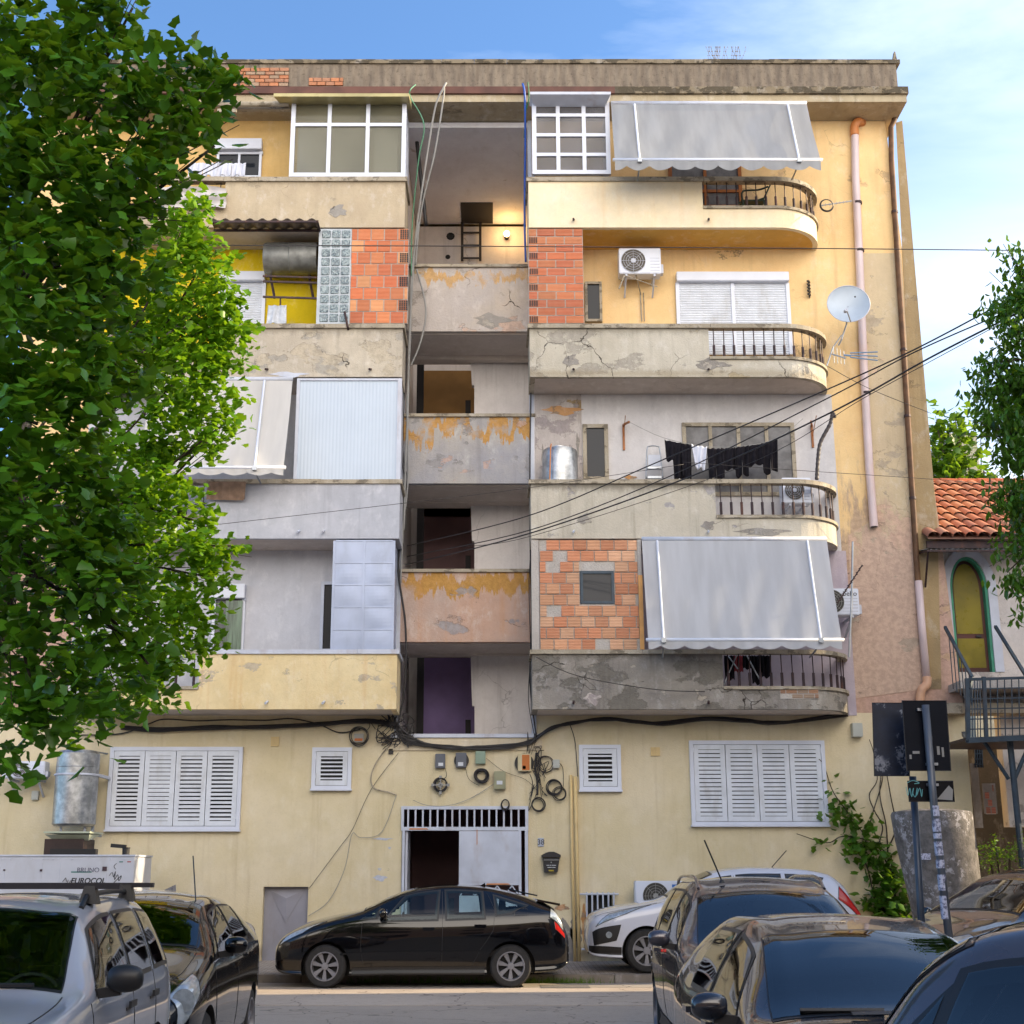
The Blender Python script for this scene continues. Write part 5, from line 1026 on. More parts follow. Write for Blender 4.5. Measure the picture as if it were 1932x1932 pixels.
def bl(name, mb, mats, parent, sm=40):
    me = bpy.data.meshes.new(name); me.from_pydata([tuple(v) for v in mb.v], [], mb.f); o = bpy.data.objects.new(name, me); S.collection.objects.link(o); o.parent = parent
    for m_ in (mats if isinstance(mats, (list, tuple)) else [mats]): me.materials.append(m_)
    for p, mi in zip(me.polygons, mb.m): p.material_index = mi
    b = bmesh.new(); b.from_mesh(me); bmesh.ops.remove_doubles(b, verts=b.verts, dist=.0004); bmesh.ops.recalc_face_normals(b, faces=b.faces); b.to_mesh(me); b.free()
    return smooth_by_angle(o, sm) if sm else o
def paint(name, col, flake=.0, metal=.0, k=.1, coat=1.):
    t = NT(name); n = t.noise(3, 4, obj=True); c = t.mix(t.math('MULTIPLY', t.step(n, .4, .7), k), C(col), C('8a8478'))
    return t.fin(c, t.math('ADD', t.math('MULTIPLY', t.noise(5, 4, obj=True, off=3), .12), .12 + flake), metal, .12 if not metal else .5, None, Coat_Weight=1., Coat_Roughness=.03)
CG = mat('car_glass', (.018, .024, .034, 1), .03, var=0, spec=.9, Coat_Weight=1., Coat_Roughness=.0, Coat_IOR=1.9); INT = mat('cabin_dark', (.02, .02, .022, 1), .7, var=.2); INT2 = mat('seat_cloth', (.035, .036, .042, 1), .9, var=.3, vs=12, obj=True)
def clearglass(name, tint, f):
    t = NT(name); tr = t.N.new('ShaderNodeBsdfTransparent'); tr.inputs[0].default_value = tint; gl = t.N.new('ShaderNodeBsdfGlossy'); gl.inputs[0].default_value = (1, 1, 1, 1); gl.inputs[1].default_value = .02
    fr = t.N.new('ShaderNodeFresnel'); fr.inputs[0].default_value = f; m = t.N.new('ShaderNodeMixShader'); t.L.new(fr.outputs[0], m.inputs[0]); t.L.new(tr.outputs[0], m.inputs[1]); t.L.new(gl.outputs[0], m.inputs[2]); t.L.new(m.outputs[0], t.N['Material Output'].inputs[0]); return t.m
CG = clearglass('car_glass', (.46, .56, .56, 1), 1.8); CG2 = clearglass('car_glass_clear', (.72, .84, .84, 1), 1.5); CGX = mat('car_glass_clear', (.085, .12, .14, 1), .03, var=.3, vs=1.2, spec=.9, Coat_Weight=1., Coat_Roughness=.0, Coat_IOR=1.7); RUB = mat('rubber', (.02, .019, .019, 1), .8, var=.3, vs=14, obj=True); TRIM = mat('black_trim', (.012, .012, .013, 1), .45, var=0)
RIM = mat('rim_grey', '84848a', .4, .4, var=.1, obj=True); LAMP = mat('lamp_glass', 'aeb6bc', .08, .35, var=.25, vs=18, obj=True, spec=.9); RED = mat('red_lamp', 'b01e18', .15, var=.1, obj=True); CHR = mat('chrome', 'b8bcc4', .12, 1., var=0)
def wheel(parent, x, y, z, r, w, side, spokes=7, steer=0):
    t = bpy.data.objects.new('wheel', None); S.collection.objects.link(t); t.parent = parent; t.location = (x, y, z); t.rotation_euler = (0, 0, steer)
    sd = side; mb = MB(); mb.lathe((0, 0, 0), [(r * .66, -w / 2), (r * .9, -w / 2), (r * .98, -w * .38), (r, -w * .2), (r, w * .2), (r * .98, w * .38), (r * .9, w / 2), (r * .66, w / 2)], 36, 'y', cap=False); bl('tyre', mb, RUB, t)
    mb = MB(); o = sd * (w / 2); rr = r * .66; mb.lathe((0, 0, 0), [(rr, o - sd * .02), (rr * 1.02, o + sd * .002), (rr * .94, o + sd * .002), (rr * .9, o - sd * .05), (rr * .88, o - sd * .09)], 36, 'y', cap=False); mb.lathe((0, 0, 0), [(rr * .26, o - sd * .05), (rr * .24, o - sd * .012), (.01, o - sd * .01)], 18, 'y')
    for k in range(spokes):
        q = 2 * pi * k / spokes + .2; c_, s_ = cos(q), sin(q); a = Vector((c_, 0, s_)); b = Vector((-s_, 0, c_)); y0 = o - sd * .03; y1 = o - sd * .055
        mb.hexa([a * rr * .2 - b * rr * .07 + Vector((0, y1, 0)), a * rr * .2 + b * rr * .07 + Vector((0, y1, 0)), a * rr * .93 + b * rr * .2 + Vector((0, y1, 0)), a * rr * .93 - b * rr * .2 + Vector((0, y1, 0)),
                 a * rr * .2 - b * rr * .07 + Vector((0, y0, 0)), a * rr * .2 + b * rr * .07 + Vector((0, y0, 0)), a * rr * .93 + b * rr * .16 + Vector((0, y0 + sd * .01, 0)), a * rr * .93 - b * rr * .16 + Vector((0, y0 + sd * .01, 0))])
    bl('rim', mb, RIM, t); mb = MB(); mb.lathe((0, 0, 0), [(rr * .9, o - sd * .1), (.01, o - sd * .11)], 24, 'y'); bl('brake_disc', mb, M['black'], t)
def car(name, label, st, loc, ang, pm, wheels, r=.32, shield=None, rear=None, sides=(), lights=(), tails=(), mirror=None, seams=(), handles=(), grille=(), extra=None, sill=True, spokes=7, shieldv=(5.12, 5.2), z=0, steer=0, cat='car', gm=None, far_z=0):
    t = thing(name, label, cat, (loc[0], loc[1], z), 'cars parked in front of the building'); t.rotation_euler = (0, 0, radians(ang))
    sh = Shell(st); mb = MB(); L = st[-1][0]; xs = sorted(set([i * L / 130 for i in range(131)] + [.02, .05, L - .02])); nv = 112; G = [[sh.P(x, 14 * j / nv) for j in range(nv)] for x in xs]; vs = [p for g in G for p in g]; n = len(G)
    fs = [(i * nv + j, (i + 1) * nv + j, (i + 1) * nv + (j + 1) % nv, i * nv + (j + 1) % nv) for i in range(n - 1) for j in range(nv)]
    for e, sgn in ((0, -1), (n - 1, 1)):
        c = Vector((0, 0, 0))
        for p in G[e]: c += p / nv
        vs.append(c + Vector((sgn * .035, 0, 0))); k = len(vs) - 1; fs += [(e * nv + j, e * nv + (j + 1) % nv, k) for j in range(nv)]
    mb.add(vs, fs); body = bl('body', mb, [pm, M['black']], t, 0)
    cut = MB()
    for wx in wheels:
        for sg in (1, -1): cut.lathe((wx, 0, r - .01), [(r + .055, sg * .5), (r + .055, sg * 1.3)], 40, 'y')
    co = bl('cut', cut, M['black'], None, 0); co.location = (0, 0, 0); body.parent = None
    md = body.modifiers.new('b', 'BOOLEAN'); md.operation = 'DIFFERENCE'; md.object = co; md.solver = 'EXACT'
    try: md.material_mode = 'TRANSFER'
    except Exception: pass
    bpy.context.view_layer.update(); me = bpy.data.meshes.new_from_object(body.evaluated_get(bpy.context.evaluated_depsgraph_get())); body.modifiers.clear(); body.data = me; me.name = 'body'; bpy.data.objects.remove(co); body.parent = t
    wq = []
    if M['black'].name not in [m_.name for m_ in me.materials if m_]: me.materials.append(M['black'])
    def inq(q, x, v):
        s_ = 0
        for i in range(4):
            a, b = q[i], q[(i + 1) % 4]; c = (b[0] - a[0]) * (v - a[1]) - (b[1] - a[1]) * (x - a[0])
            if s_ == 0: s_ = 1 if c > 0 else -1
            elif (c > 0) != (s_ > 0): return False
        return True
    def glass(nm, q, inset=.0, mir=True, bord=.03, m=None, off=.006):
        m = m or gm or CG
        for f in ((lambda v: v), (lambda v: 14 - v)) if mir else ((lambda v: v),):
            qq = [(x, f(v)) for x, v in q]; cx = sum(p[0] for p in qq) / 4; cv = sum(p[1] for p in qq) / 4
            k0, k1 = (.028, bord * 2.2), (.03, .11); fr = [(x + (k0[0] if x > cx else -k0[0]), v + (k0[1] if v > cv else -k0[1])) for x, v in qq]; fi = [(x - (k1[0] if x > cx else -k1[0]), v - (k1[1] if v > cv else -k1[1])) for x, v in qq]
            if nm in ('windscreen', 'rear_window'): fi = [(x - (.02 if x > cx else -.02), v - (.14 if v > cv else -.14)) for x, v in qq]
            wq.append([(x * .5 + y * .5, v * .5 + w_ * .5) for (x, v), (y, w_) in zip(qq, fi)])
            mb = MB()
            for i in range(4): sh.patch(mb, [fr[i], fr[(i + 1) % 4], fi[(i + 1) % 4], fi[i]], off * .5, 16, 2)
            o = bl(nm, mb, TRIM, t, 60); mb = MB(); sh.patch(mb, qq, off); bl('pane', mb, m, o, 60)
    if shield: xa, xb = shield; a, b = shieldv; glass('windscreen', [(xa, a), (xa, 14 - a), (xb, 14 - b), (xb, b)], mir=False, bord=.02)
    if rear: xa, xb = rear; glass('rear_window', [(xa, 5.2), (xa, 8.8), (xb, 8.85), (xb, 5.15)], mir=False, bord=.02)
    for q in sides: glass('side_window', q)
    for q, lm in [(q, LAMP) for q in lights] + list(tails):
        for f in ((lambda v: v), (lambda v: 14 - v)):
            mb = MB(); sh.patch(mb, [(x, f(v)) for x, v in q], .006, 10, 8); mb2 = bl('headlight' if lm is LAMP and q in lights else 'tail_light', mb, lm, t, 60)
            mb = MB(); qq = [(x, f(v)) for x, v in q]; mb.tube([sh.P(*[(qq[i][k] * (1 - w / 6) + qq[(i + 1) % 4][k] * w / 6) for k in (0, 1)]) + sh.N(*qq[i]) * .004 for i in range(4) for w in range(6)], .006, 4, closed=True); bl('lamp_seal', mb, TRIM, mb2, 0)
    for q in grille:
        mb = MB(); sh.patch(mb, q, .004, 14, 8); bl('grille', mb, TRIM, t, 60)
    from mathutils.kdtree import KDTree
    kd = KDTree(len(G) * nv)
    for i in range(len(G)):
        for j in range(nv): kd.insert(G[i][j], i * nv + j)
    kd.balance(); bm_ = bmesh.new(); bm_.from_mesh(me); dead = []
    for f in bm_.faces:
        c = f.calc_center_median(); _, k, _ = kd.find(c); x, v = c.x, 14 * (k % nv) / nv; dv = 14 / nv
        a_, b_ = G[k // nv][(k % nv - 1) % nv], G[k // nv][(k % nv + 1) % nv]; e_ = b_ - a_; v += dv * (2 * ((c - a_).dot(e_) / max(e_.length_squared, 1e-9)) - 1)
        if any(inq(q, x, v) for q in wq): dead.append(f)
    bmesh.ops.delete(bm_, geom=dead, context='FACES'); bm_.to_mesh(me); bm_.free(); smooth_by_angle(body, 35)
    # cabin seen through the glass: floor, dashboard, seats with headrests, steering wheel
    if shield:
        x0 = shield[0]; wd = st[7][1]; tops = max(a[6] for a in st); sh_ = st[7][3]; mb = MB(); mb.box(x0 - .1, x0 + 2.3, -wd * .86, wd * .86, .45, .55); mb.box(x0 - .15, x0 + .35, -wd * .84, wd * .84, .56, sh_ - .06); bl('dashboard', mb, INT, t, 0)
        for xc in (x0 + 1.15, x0 + 1.95):
            for sg in (1, -1):
                y = sg * wd * .42; mb = MB(); mb.hexa([(xc - .1, y - .24, .55), (xc + .05, y - .24, .55), (xc + .05, y + .24, .55), (xc - .1, y + .24, .55), (xc + .1, y - .2, tops - .42), (xc + .2, y - .2, tops - .42), (xc + .2, y + .2, tops - .42), (xc + .1, y + .2, tops - .42)])
                mb.hexa([(xc + .1, y - .12, tops - .4), (xc + .19, y - .12, tops - .4), (xc + .19, y + .12, tops - .4), (xc + .1, y + .12, tops - .4), (xc + .12, y - .1, tops - .22), (xc + .19, y - .1, tops - .22), (xc + .19, y + .1, tops - .22), (xc + .12, y + .1, tops - .22)]); bl('car_seat', mb, INT2, t, 30)
        mb = MB(); mb.tube([(x0 + .5 + .06 * sin(q * pi / 10), -wd * .42 + .18 * cos(q * pi / 10), sh_ - .06 + .16 * sin(q * pi / 10)) for q in range(20)], .016, 6, closed=True); bl('steering_wheel', mb, TRIM, t)
        mb = MB(); mb.box(x0 + .62, x0 + .66, -.12, .12, tops - .27, tops - .2); bl('rear_view_mirror', mb, TRIM, t)
    for sq in seams:
        for f in ((lambda v: v), (lambda v: 14 - v)):
            mb = MB(); pts = []; 
            for i in range(len(sq) - 1):
                for w in range(8): u = w / 8; x = sq[i][0] * (1 - u) + sq[i + 1][0] * u; v = sq[i][1] * (1 - u) + sq[i + 1][1] * u; pts.append(sh.P(x, f(v)) + sh.N(x, f(v)) * .0005)
            pts.append(sh.P(sq[-1][0], f(sq[-1][1]))); mb.tube(pts, .004, 4); bl('door_seam', mb, TRIM, t, 0)
    for x, v in handles:
        for sg, f in ((1, v), (-1, 14 - v)): p = sh.P(x, f); mb = MB(); mb.box(p.x - .09, p.x + .09, p.y - .02, p.y + .035 * sg, p.z - .018, p.z + .018); mb.box(p.x - .07, p.x + .07, p.y - .001, p.y + .006 * sg, p.z - .035, p.z - .019); bl('door_handle', mb, pm if name != 'suv' else TRIM, t)
    if mirror:
        x, v = mirror
        for sg, f in ((1, v), (-1, 14 - v)):
            p = sh.P(x, f); t2 = MB(); n = 10; G = []
            for i in range(n + 1):
                q = pi * i / n; rr = sin(q) ** .6; G.append([(p.x - .01 + .06 * rr * cos(2 * pi * k / 16) - .02, p.y + sg * (.05 + .19 * (1 - cos(q)) / 2), p.z + .07 + .07 * rr * sin(2 * pi * k / 16)) for k in range(17)])
            t2.grid(G); o = bl('wing_mirror', t2, TRIM if name == 'suv' else pm, t, 60); mb = MB(); mb.lathe((p.x + .03, p.y + sg * .145, p.z + .07), [(.06, 0), (.06, .004)], 16, 'x'); bl('mirror_glass', mb, CHR, o)
            mb = MB(); mb.bar((p.x, p.y - sg * .02, p.z - .01), (p.x, p.y + sg * .12, p.z + .01), .05); bl('mirror_arm', mb, TRIM, o)
    if sill:
        for f in ((lambda v: v), (lambda v: 14 - v)): mb = MB(); sh.patch(mb, [(wheels[0] + r + .08, f(1.3)), (wheels[1] - r - .08, f(1.3)), (wheels[1] - r - .08, f(2.1)), (wheels[0] + r + .08, f(2.1))], .006); bl('sill', mb, TRIM, t, 60)
    for i, wx in enumerate(wheels):
        W = pchip(sh.x, sh.c[0], wx)
        for sg in (1, -1): wheel(t, wx, sg * (W - .115), r + (far_z if sg > 0 else 0), r, .2, sg, spokes, steer if i == 0 else 0)
    if extra: extra(t, sh)
    return t
PB = paint('paint_black', '060609', .0, .0, .0, .75); PW = paint('paint_white', 'c6c9d4', .05, 0, .06); PSv = paint('paint_silver', '9ca1ac', .12, .0, .08); PG = paint('paint_grey', '4e4a50', .1, .5, .08); PD = paint('paint_graphite', '2c2b30', .08, .4, .08); PL = paint('paint_lightgrey', '7c7f86', .1, .4, .05); PDK = paint('paint_dark', '131316', .05, .2, .05)
# black hatchback-saloon, side on
ST = [(0, .60, .30, .52, .48, .03, .62), (.05, .70, .24, .62, .54, .04, .70), (.15, .77, .20, .70, .6, .05, .79), (.5, .85, .18, .82, .66, .06, .95), (.95, .87, .17, .91, .70, .05, 1.06), (1.28, .87, .17, .95, .71, .045, 1.13), (1.75, .87, .18, .965, .66, .06, 1.33), (2.2, .87, .18, .975, .60, .075, 1.465), (2.65, .87, .18, .985, .585, .075, 1.50), (3.1, .87, .18, 1.0, .585, .07, 1.475), (3.6, .86, .2, 1.015, .60, .06, 1.385), (4.0, .84, .22, 1.03, .63, .05, 1.26), (4.24, .81, .24, 1.0, .65, .05, 1.16), (4.33, .78, .27, .92, .64, .06, 1.02), (4.41, .73, .32, .8, .6, .05, .84), (4.45, .66, .36, .68, .52, .03, .74)]
def pr_x(t, sh):
    for sg, f in ((1, 5.0), (-1, 9.0)):
        mb = MB(); sh.patch(mb, [(1.0, f - sg * 2.2), (3.1, f - sg * 2.2), (3.1, f - sg * 2.12), (1.0, f - sg * 2.12)], .012); bl('side_moulding', mb, PB, t, 60)
    mb = MB(); sh.patch(mb, [(3.62, 9.55), (3.82, 9.55), (3.82, 9.95), (3.62, 9.95)], .001); 
    pts = [sh.P(3.62 + .2 * a, 9.62 + .3 * b) for a, b in ((0, 0), (1, 0), (1, 1), (0, 1))]; mb = MB(); mb.tube([p + Vector((0, -.001, 0)) for p in pts], .004, 4, closed=True); bl('fuel_flap', mb, TRIM, t, 0)
    mb = MB(); a = sh.P(4.0, 7); mb.hexa([(3.98, -.6, a.z - .01), (4.32, -.62, a.z - .08), (4.32, .62, a.z - .08), (3.98, .6, a.z - .01), (3.98, -.6, a.z + .02), (4.33, -.62, a.z - .045), (4.33, .62, a.z - .045), (3.98, .6, a.z + .02)]); bl('spoiler', mb, PB, t)
    mb = MB(); mb.tube([(3.55, -.1, 1.43), (3.75, -.25, 1.38), (4.0, -.3, 1.33)], .012, 5); bl('rear_wiper', mb, TRIM, t); mb = MB(); mb.prism([(3.08, 1.46), (3.2, 1.45), (3.19, 1.52)], -.012, .012); bl('roof_fin', mb, PB, t)
    p = sh.P(1.02, 10.3); text_local('HYBRID', .05, (p.x - .02, p.y - .006, p.z), CHR, t)
def text_local(body, size, loc, m, parent, rx=90, rz=0):
    o = text(body, size, (0, 0, 0), m, parent, rx, rz); o.data.transform(Matrix.Translation(wpos(parent) + Vector(loc))); return o
car('hatchback', 'glossy black five-door liftback parked side on before the entrance gate', ST, (xx(513, 1800, 21.7), 22.55), 1.5, PB, (.78, 3.56), .315, (1.36, 2.1), None,
    sides=([(1.30, 4.18), (1.52, 4.18), (1.56, 4.72), (1.5, 4.6)], [(1.62, 4.03), (2.44, 4.03), (2.47, 4.93), (1.98, 4.93)], [(2.6, 4.03), (3.16, 4.03), (3.12, 4.93), (2.58, 4.93)], [(3.36, 4.12), (3.55, 4.2), (3.82, 4.55), (3.32, 4.82)]),
    lights=([(.07, 3.75), (.42, 3.95), (.78, 4.75), (.3, 4.6)],), tails=(([(4.16, 4.0), (4.36, 3.7), (4.32, 4.35), (4.18, 4.95)], LAMP), ([(4.24, 3.55), (4.385, 3.45), (4.38, 3.66), (4.22, 3.86)], RED)), mirror=(1.66, 4.15), seams=([(1.32, 3.98), (1.3, 3.2), (1.34, 2.3)], [(2.52, 4.9), (2.53, 3.6), (2.52, 2.2)], [(3.2, 4.9), (3.32, 4.3), (3.3, 3.6), (3.1, 2.9), (2.98, 2.2)], [(.35, 3.9), (.75, 4.3), (1.2, 4.9)]), handles=((2.32, 3.72), (3.1, 3.76)), extra=pr_x, steer=-.1, far_z=.12, gm=CG2)
# white crossover behind the grey people carrier
ST = [(0, .66, .30, .64, .5, .04, .78), (.05, .76, .26, .72, .56, .05, .86), (.15, .83, .24, .8, .62, .05, .93), (.5, .90, .22, .90, .68, .06, 1.02), (.95, .91, .22, .98, .71, .05, 1.09), (1.2, .91, .22, 1.02, .71, .05, 1.15), (1.7, .91, .24, 1.04, .66, .07, 1.42), (2.1, .91, .24, 1.05, .62, .09, 1.58), (2.7, .91, .24, 1.06, .62, .09, 1.64), (3.4, .90, .25, 1.08, .62, .08, 1.62), (3.9, .89, .27, 1.10, .62, .08, 1.55), (4.15, .87, .3, 1.05, .63, .1, 1.4), (4.3, .83, .32, .95, .62, .1, 1.15), (4.42, .76, .36, .8, .6, .06, .9)]
def wh_x(t, sh):
    mb = MB(); sh.patch(mb, [(.05, 10.45), (.5, 10.5), (.42, 11.2), (.07, 11.4)], .006); bl('fog_surround', mb, TRIM, t, 60); mb = MB(); p = sh.P(.3, 10.85); mb.lathe(p + Vector((0, -.01, 0)), [(.05, -.02), (.045, 0)], 14, 'y'); bl('fog_lamp', mb, LAMP, t)
    mb = MB(); sh.patch(mb, [(.0, 11.4), (.5, 11.6), (.5, 12.3), (.0, 12.2)], .008); bl('skid_plate', mb, TRIM, t, 60)
    mb = MB(); mb.tube([(3.1, -.1, 1.63), (3.35, -.15, 1.9)], .008, 5); bl('roof_aerial', mb, TRIM, t)
car('crossover_car', 'white crossover with red tail lamp, parked behind the grey people carrier', ST, (xx(1114, 1780, 22.9), 23.85), 0, PW, (.9, 3.5), .34, (1.3, 2.0), None,
    sides=([(1.5, 4.12), (2.3, 4.12), (2.3, 4.86), (1.85, 4.86)], [(2.42, 4.12), (3.1, 4.12), (3.1, 4.86), (2.42, 4.86)], [(3.22, 4.14), (3.62, 4.2), (3.8, 4.84), (3.22, 4.86)]),
    lights=([(.1, 3.7), (.6, 3.95), (1.0, 4.45), (.32, 4.3)],), tails=(([(4.0, 4.1), (4.36, 3.6), (4.36, 4.0), (4.05, 4.75)], RED),), grille=(), mirror=(1.5, 4.1), seams=([(2.36, 4.9), (2.36, 2.2)], [(1.3, 4), (1.35, 2.2)], [(.1, 4.9), (.5, 4.95), (1.1, 5.0)]), extra=wh_x, z=.135)
# grey people carrier with roof rails, nose to the camera
ST = [(0, .64, .30, .62, .5, .04, .74), (.05, .76, .25, .7, .56, .05, .82), (.18, .84, .22, .8, .62, .05, .92), (.5, .89, .22, .90, .67, .06, 1.02), (.8, .90, .22, .94, .70, .05, 1.03), (1.0, .90, .22, .98, .71, .05, 1.08), (1.4, .90, .22, 1.0, .68, .07, 1.31), (1.7, .90, .22, 1.02, .65, .09, 1.48), (1.95, .90, .22, 1.03, .63, .09, 1.56), (2.5, .90, .22, 1.04, .63, .09, 1.62), (3.3, .90, .22, 1.05, .63, .09, 1.62), (3.9, .88, .25, 1.06, .63, .09, 1.57), (4.15, .86, .28, 1.05, .63, .1, 1.45), (4.28, .82, .3, .9, .62, .1, 1.1), (4.36, .76, .36, .75, .6, .05, .85)]
def rails(t, sh, z=.05, x0=1.95, x1=3.9, m=None):
    for sg, v in ((1, 5.25), (-1, 8.75)):
        P = [sh.P(x0 + (x1 - x0) * i / 12, v) + Vector((0, 0, z * min(1, 4 * sin(pi * i / 12)))) for i in range(13)]; mb = MB(); mb.tube(P, .016, 8); bl('roof_rail', mb, m or PG, t, 60)
def mp_x(t, sh):
    rails(t, sh); mb = MB(); mb.tube([(2.0, .35, 1.58), (1.98, .5, 1.95)], .008, 5); mb.lathe((2.0, .35, 1.565), [(.03, 0), (.015, .03)], 10); bl('roof_aerial', mb, TRIM, t)
    mb = MB(); sh.patch(mb, [(1.14, 8.3), (1.14, 8.7), (1.26, 8.7), (1.26, 8.3)], .009); bl('windscreen_sticker', mb, sw, t, 60)
    for sg in (1, -1): mb = MB(); mb.tube([sh.P(1.1, 7 + sg * .3 ) + Vector((0, 0, .015)), sh.P(1.16, 7 + sg * 1.2) + Vector((0, 0, .015))], .01, 5); bl('wiper', mb, TRIM, t)
car('people_carrier', 'grey people carrier with roof rails, nose towards the camera', ST, (2.42, 11.2), 88, PG, (.85, 3.45), .33, (1.03, 1.72), None, shieldv=(5.1, 5.2),
    sides=([(1.3, 4.12), (2.15, 4.12), (2.15, 4.86), (1.7, 4.86)], [(2.27, 4.12), (3.1, 4.12), (3.1, 4.86), (2.27, 4.86)], [(3.22, 4.12), (3.85, 4.14), (3.8, 4.86), (3.22, 4.86)]), lights=([(.04, 3.5), (.4, 3.8), (.48, 4.6), (.08, 4.9)],), grille=([(.0, 5.6), (.0, 8.4), (.08, 8.4), (.08, 5.6)],), mirror=(1.38, 4.12), handles=((2.05, 3.75), (2.95, 3.75)), seams=([(2.21, 4.9), (2.21, 2.2)], [(1.1, 4), (1.15, 2.2)], [(.12, 5.15), (.5, 4.95), (1.0, 5.0)]), extra=mp_x)
# dark grey hatchback, nearer, nose to the camera
ST = [(0, .64, .28, .58, .5, .04, .68), (.05, .74, .23, .64, .56, .05, .74), (.2, .82, .2, .73, .62, .05, .83), (.6, .87, .18, .83, .68, .05, .93), (1.0, .88, .18, .84, .70, .04, .93), (1.18, .88, .18, .86, .71, .04, .96), (1.6, .88, .18, .88, .66, .06, 1.18), (1.98, .88, .18, .90, .61, .07, 1.335), (2.5, .88, .18, .92, .59, .07, 1.405), (3.1, .88, .18, .93, .59, .07, 1.40), (3.6, .87, .2, .97, .60, .06, 1.33), (3.95, .85, .22, .96, .62, .05, 1.15), (4.15, .8, .26, .85, .6, .05, .98), (4.25, .74, .32, .7, .56, .04, .78)]
def sd_x(t, sh):
    for sg in (1, -1): mb = MB(); mb.tube([sh.P(1.19, 7 + sg * .2) + Vector((0, 0, .015)), sh.P(1.22, 7 + sg * 1.3) + Vector((0, 0, .02))], .012, 5); bl('wiper', mb, TRIM, t)
    mb = MB(); sh.patch(mb, [(1.12, 6.4), (1.12, 7.6), (1.17, 7.6), (1.17, 6.4)], .02); bl('cowl_vent', mb, TRIM, t, 60)
ST = [(a[0], a[1] * .93, a[2], a[3], a[4] * .93) + a[5:] for a in ST]
car('hatchback', 'dark graphite hatchback in the foreground with its broad windscreen facing the camera', ST, (2.06, 6.15), 90, PD, (.85, 3.4), .31, (1.2, 1.95), None, shieldv=(5.1, 5.18),
    sides=([(1.5, 4.12), (2.3, 4.12), (2.3, 4.86), (1.85, 4.86)], [(2.42, 4.12), (3.1, 4.12), (3.05, 4.86), (2.42, 4.86)]), lights=([(.08, 4.05), (.5, 4.25), (.55, 4.85), (.15, 5.1)],), mirror=(1.48, 4.12), handles=((2.2, 3.75), (3.0, 3.75)), seams=([(2.36, 4.9), (2.36, 2.2)], [(1.3, 4), (1.35, 2.2)]), extra=sd_x)
# bottom right corner, side on and very near
ST = [(0, .62, .28, .6, .5, .04, .7), (.06, .74, .23, .66, .56, .05, .78), (.25, .82, .2, .76, .62, .05, .88), (.6, .85, .18, .86, .66, .05, .96), (.9, .86, .18, .93, .68, .04, 1.02), (1.02, .86, .18, .95, .68, .05, 1.06), (1.15, .86, .18, .96, .68, .07, 1.22), (1.3, .86, .18, .97, .66, .08, 1.40), (1.48, .86, .18, .98, .65, .08, 1.49), (1.75, .86, .18, .98, .64, .09, 1.53), (2.2, .86, .18, .98, .64, .1, 1.55), (2.9, .86, .18, .99, .62, .1, 1.55), (3.5, .85, .2, 1.0, .6, .1, 1.42), (3.8, .82, .24, .98, .6, .1, 1.2), (3.95, .76, .3, .8, .58, .06, .9)]
car('hatchback', 'dark brownish hatchback cut off by the lower right corner, side windows showing', ST, (.6, 5.62), -35, PG, (.8, 3.2), .31, (1.06, 1.42), None, shieldv=(5.12, 5.2),
    sides=([(1.1, 4.1), (1.27, 4.1), (1.38, 4.74), (1.25, 4.5)], [(1.31, 4.1), (2.5, 4.1), (2.5, 4.84), (1.45, 4.84)], [(2.62, 4.1), (3.3, 4.1), (3.2, 4.84), (2.62, 4.84)]), seams=([(2.56, 4.9), (2.56, 2.2)],))
# dark four-by-four far right, behind the sign poles
ST = [(0, .66, .34, .7, .5, .04, .86), (.05, .78, .3, .78, .56, .05, .94), (.2, .86, .28, .88, .62, .05, 1.02), (.6, .91, .26, .98, .68, .06, 1.12), (1.0, .92, .26, 1.06, .71, .05, 1.19), (1.2, .92, .26, 1.09, .72, .05, 1.25), (1.6, .92, .26, 1.1, .67, .08, 1.47), (2.0, .92, .26, 1.11, .64, .1, 1.66), (2.6, .92, .26, 1.12, .64, .1, 1.74), (3.4, .92, .26, 1.13, .64, .1, 1.74), (4.0, .9, .3, 1.12, .64, .1, 1.66), (4.3, .86, .34, 1.0, .63, .1, 1.3), (4.45, .8, .4, .8, .6, .06, .95)]
car('four_by_four', 'dark four-by-four at the right edge with its windscreen behind the sign poles', ST, (4.15, 15.3), 24, PDK, (.9, 3.5), .36, (1.27, 1.95), None,
    sides=([(1.45, 4.12), (2.3, 4.12), (2.3, 4.86), (1.8, 4.86)], [(2.42, 4.12), (3.2, 4.12), (3.2, 4.86), (2.42, 4.86)]), mirror=(1.5, 4.15), lights=([(.08, 4.05), (.5, 4.25), (.55, 4.85), (.15, 5.1)],))
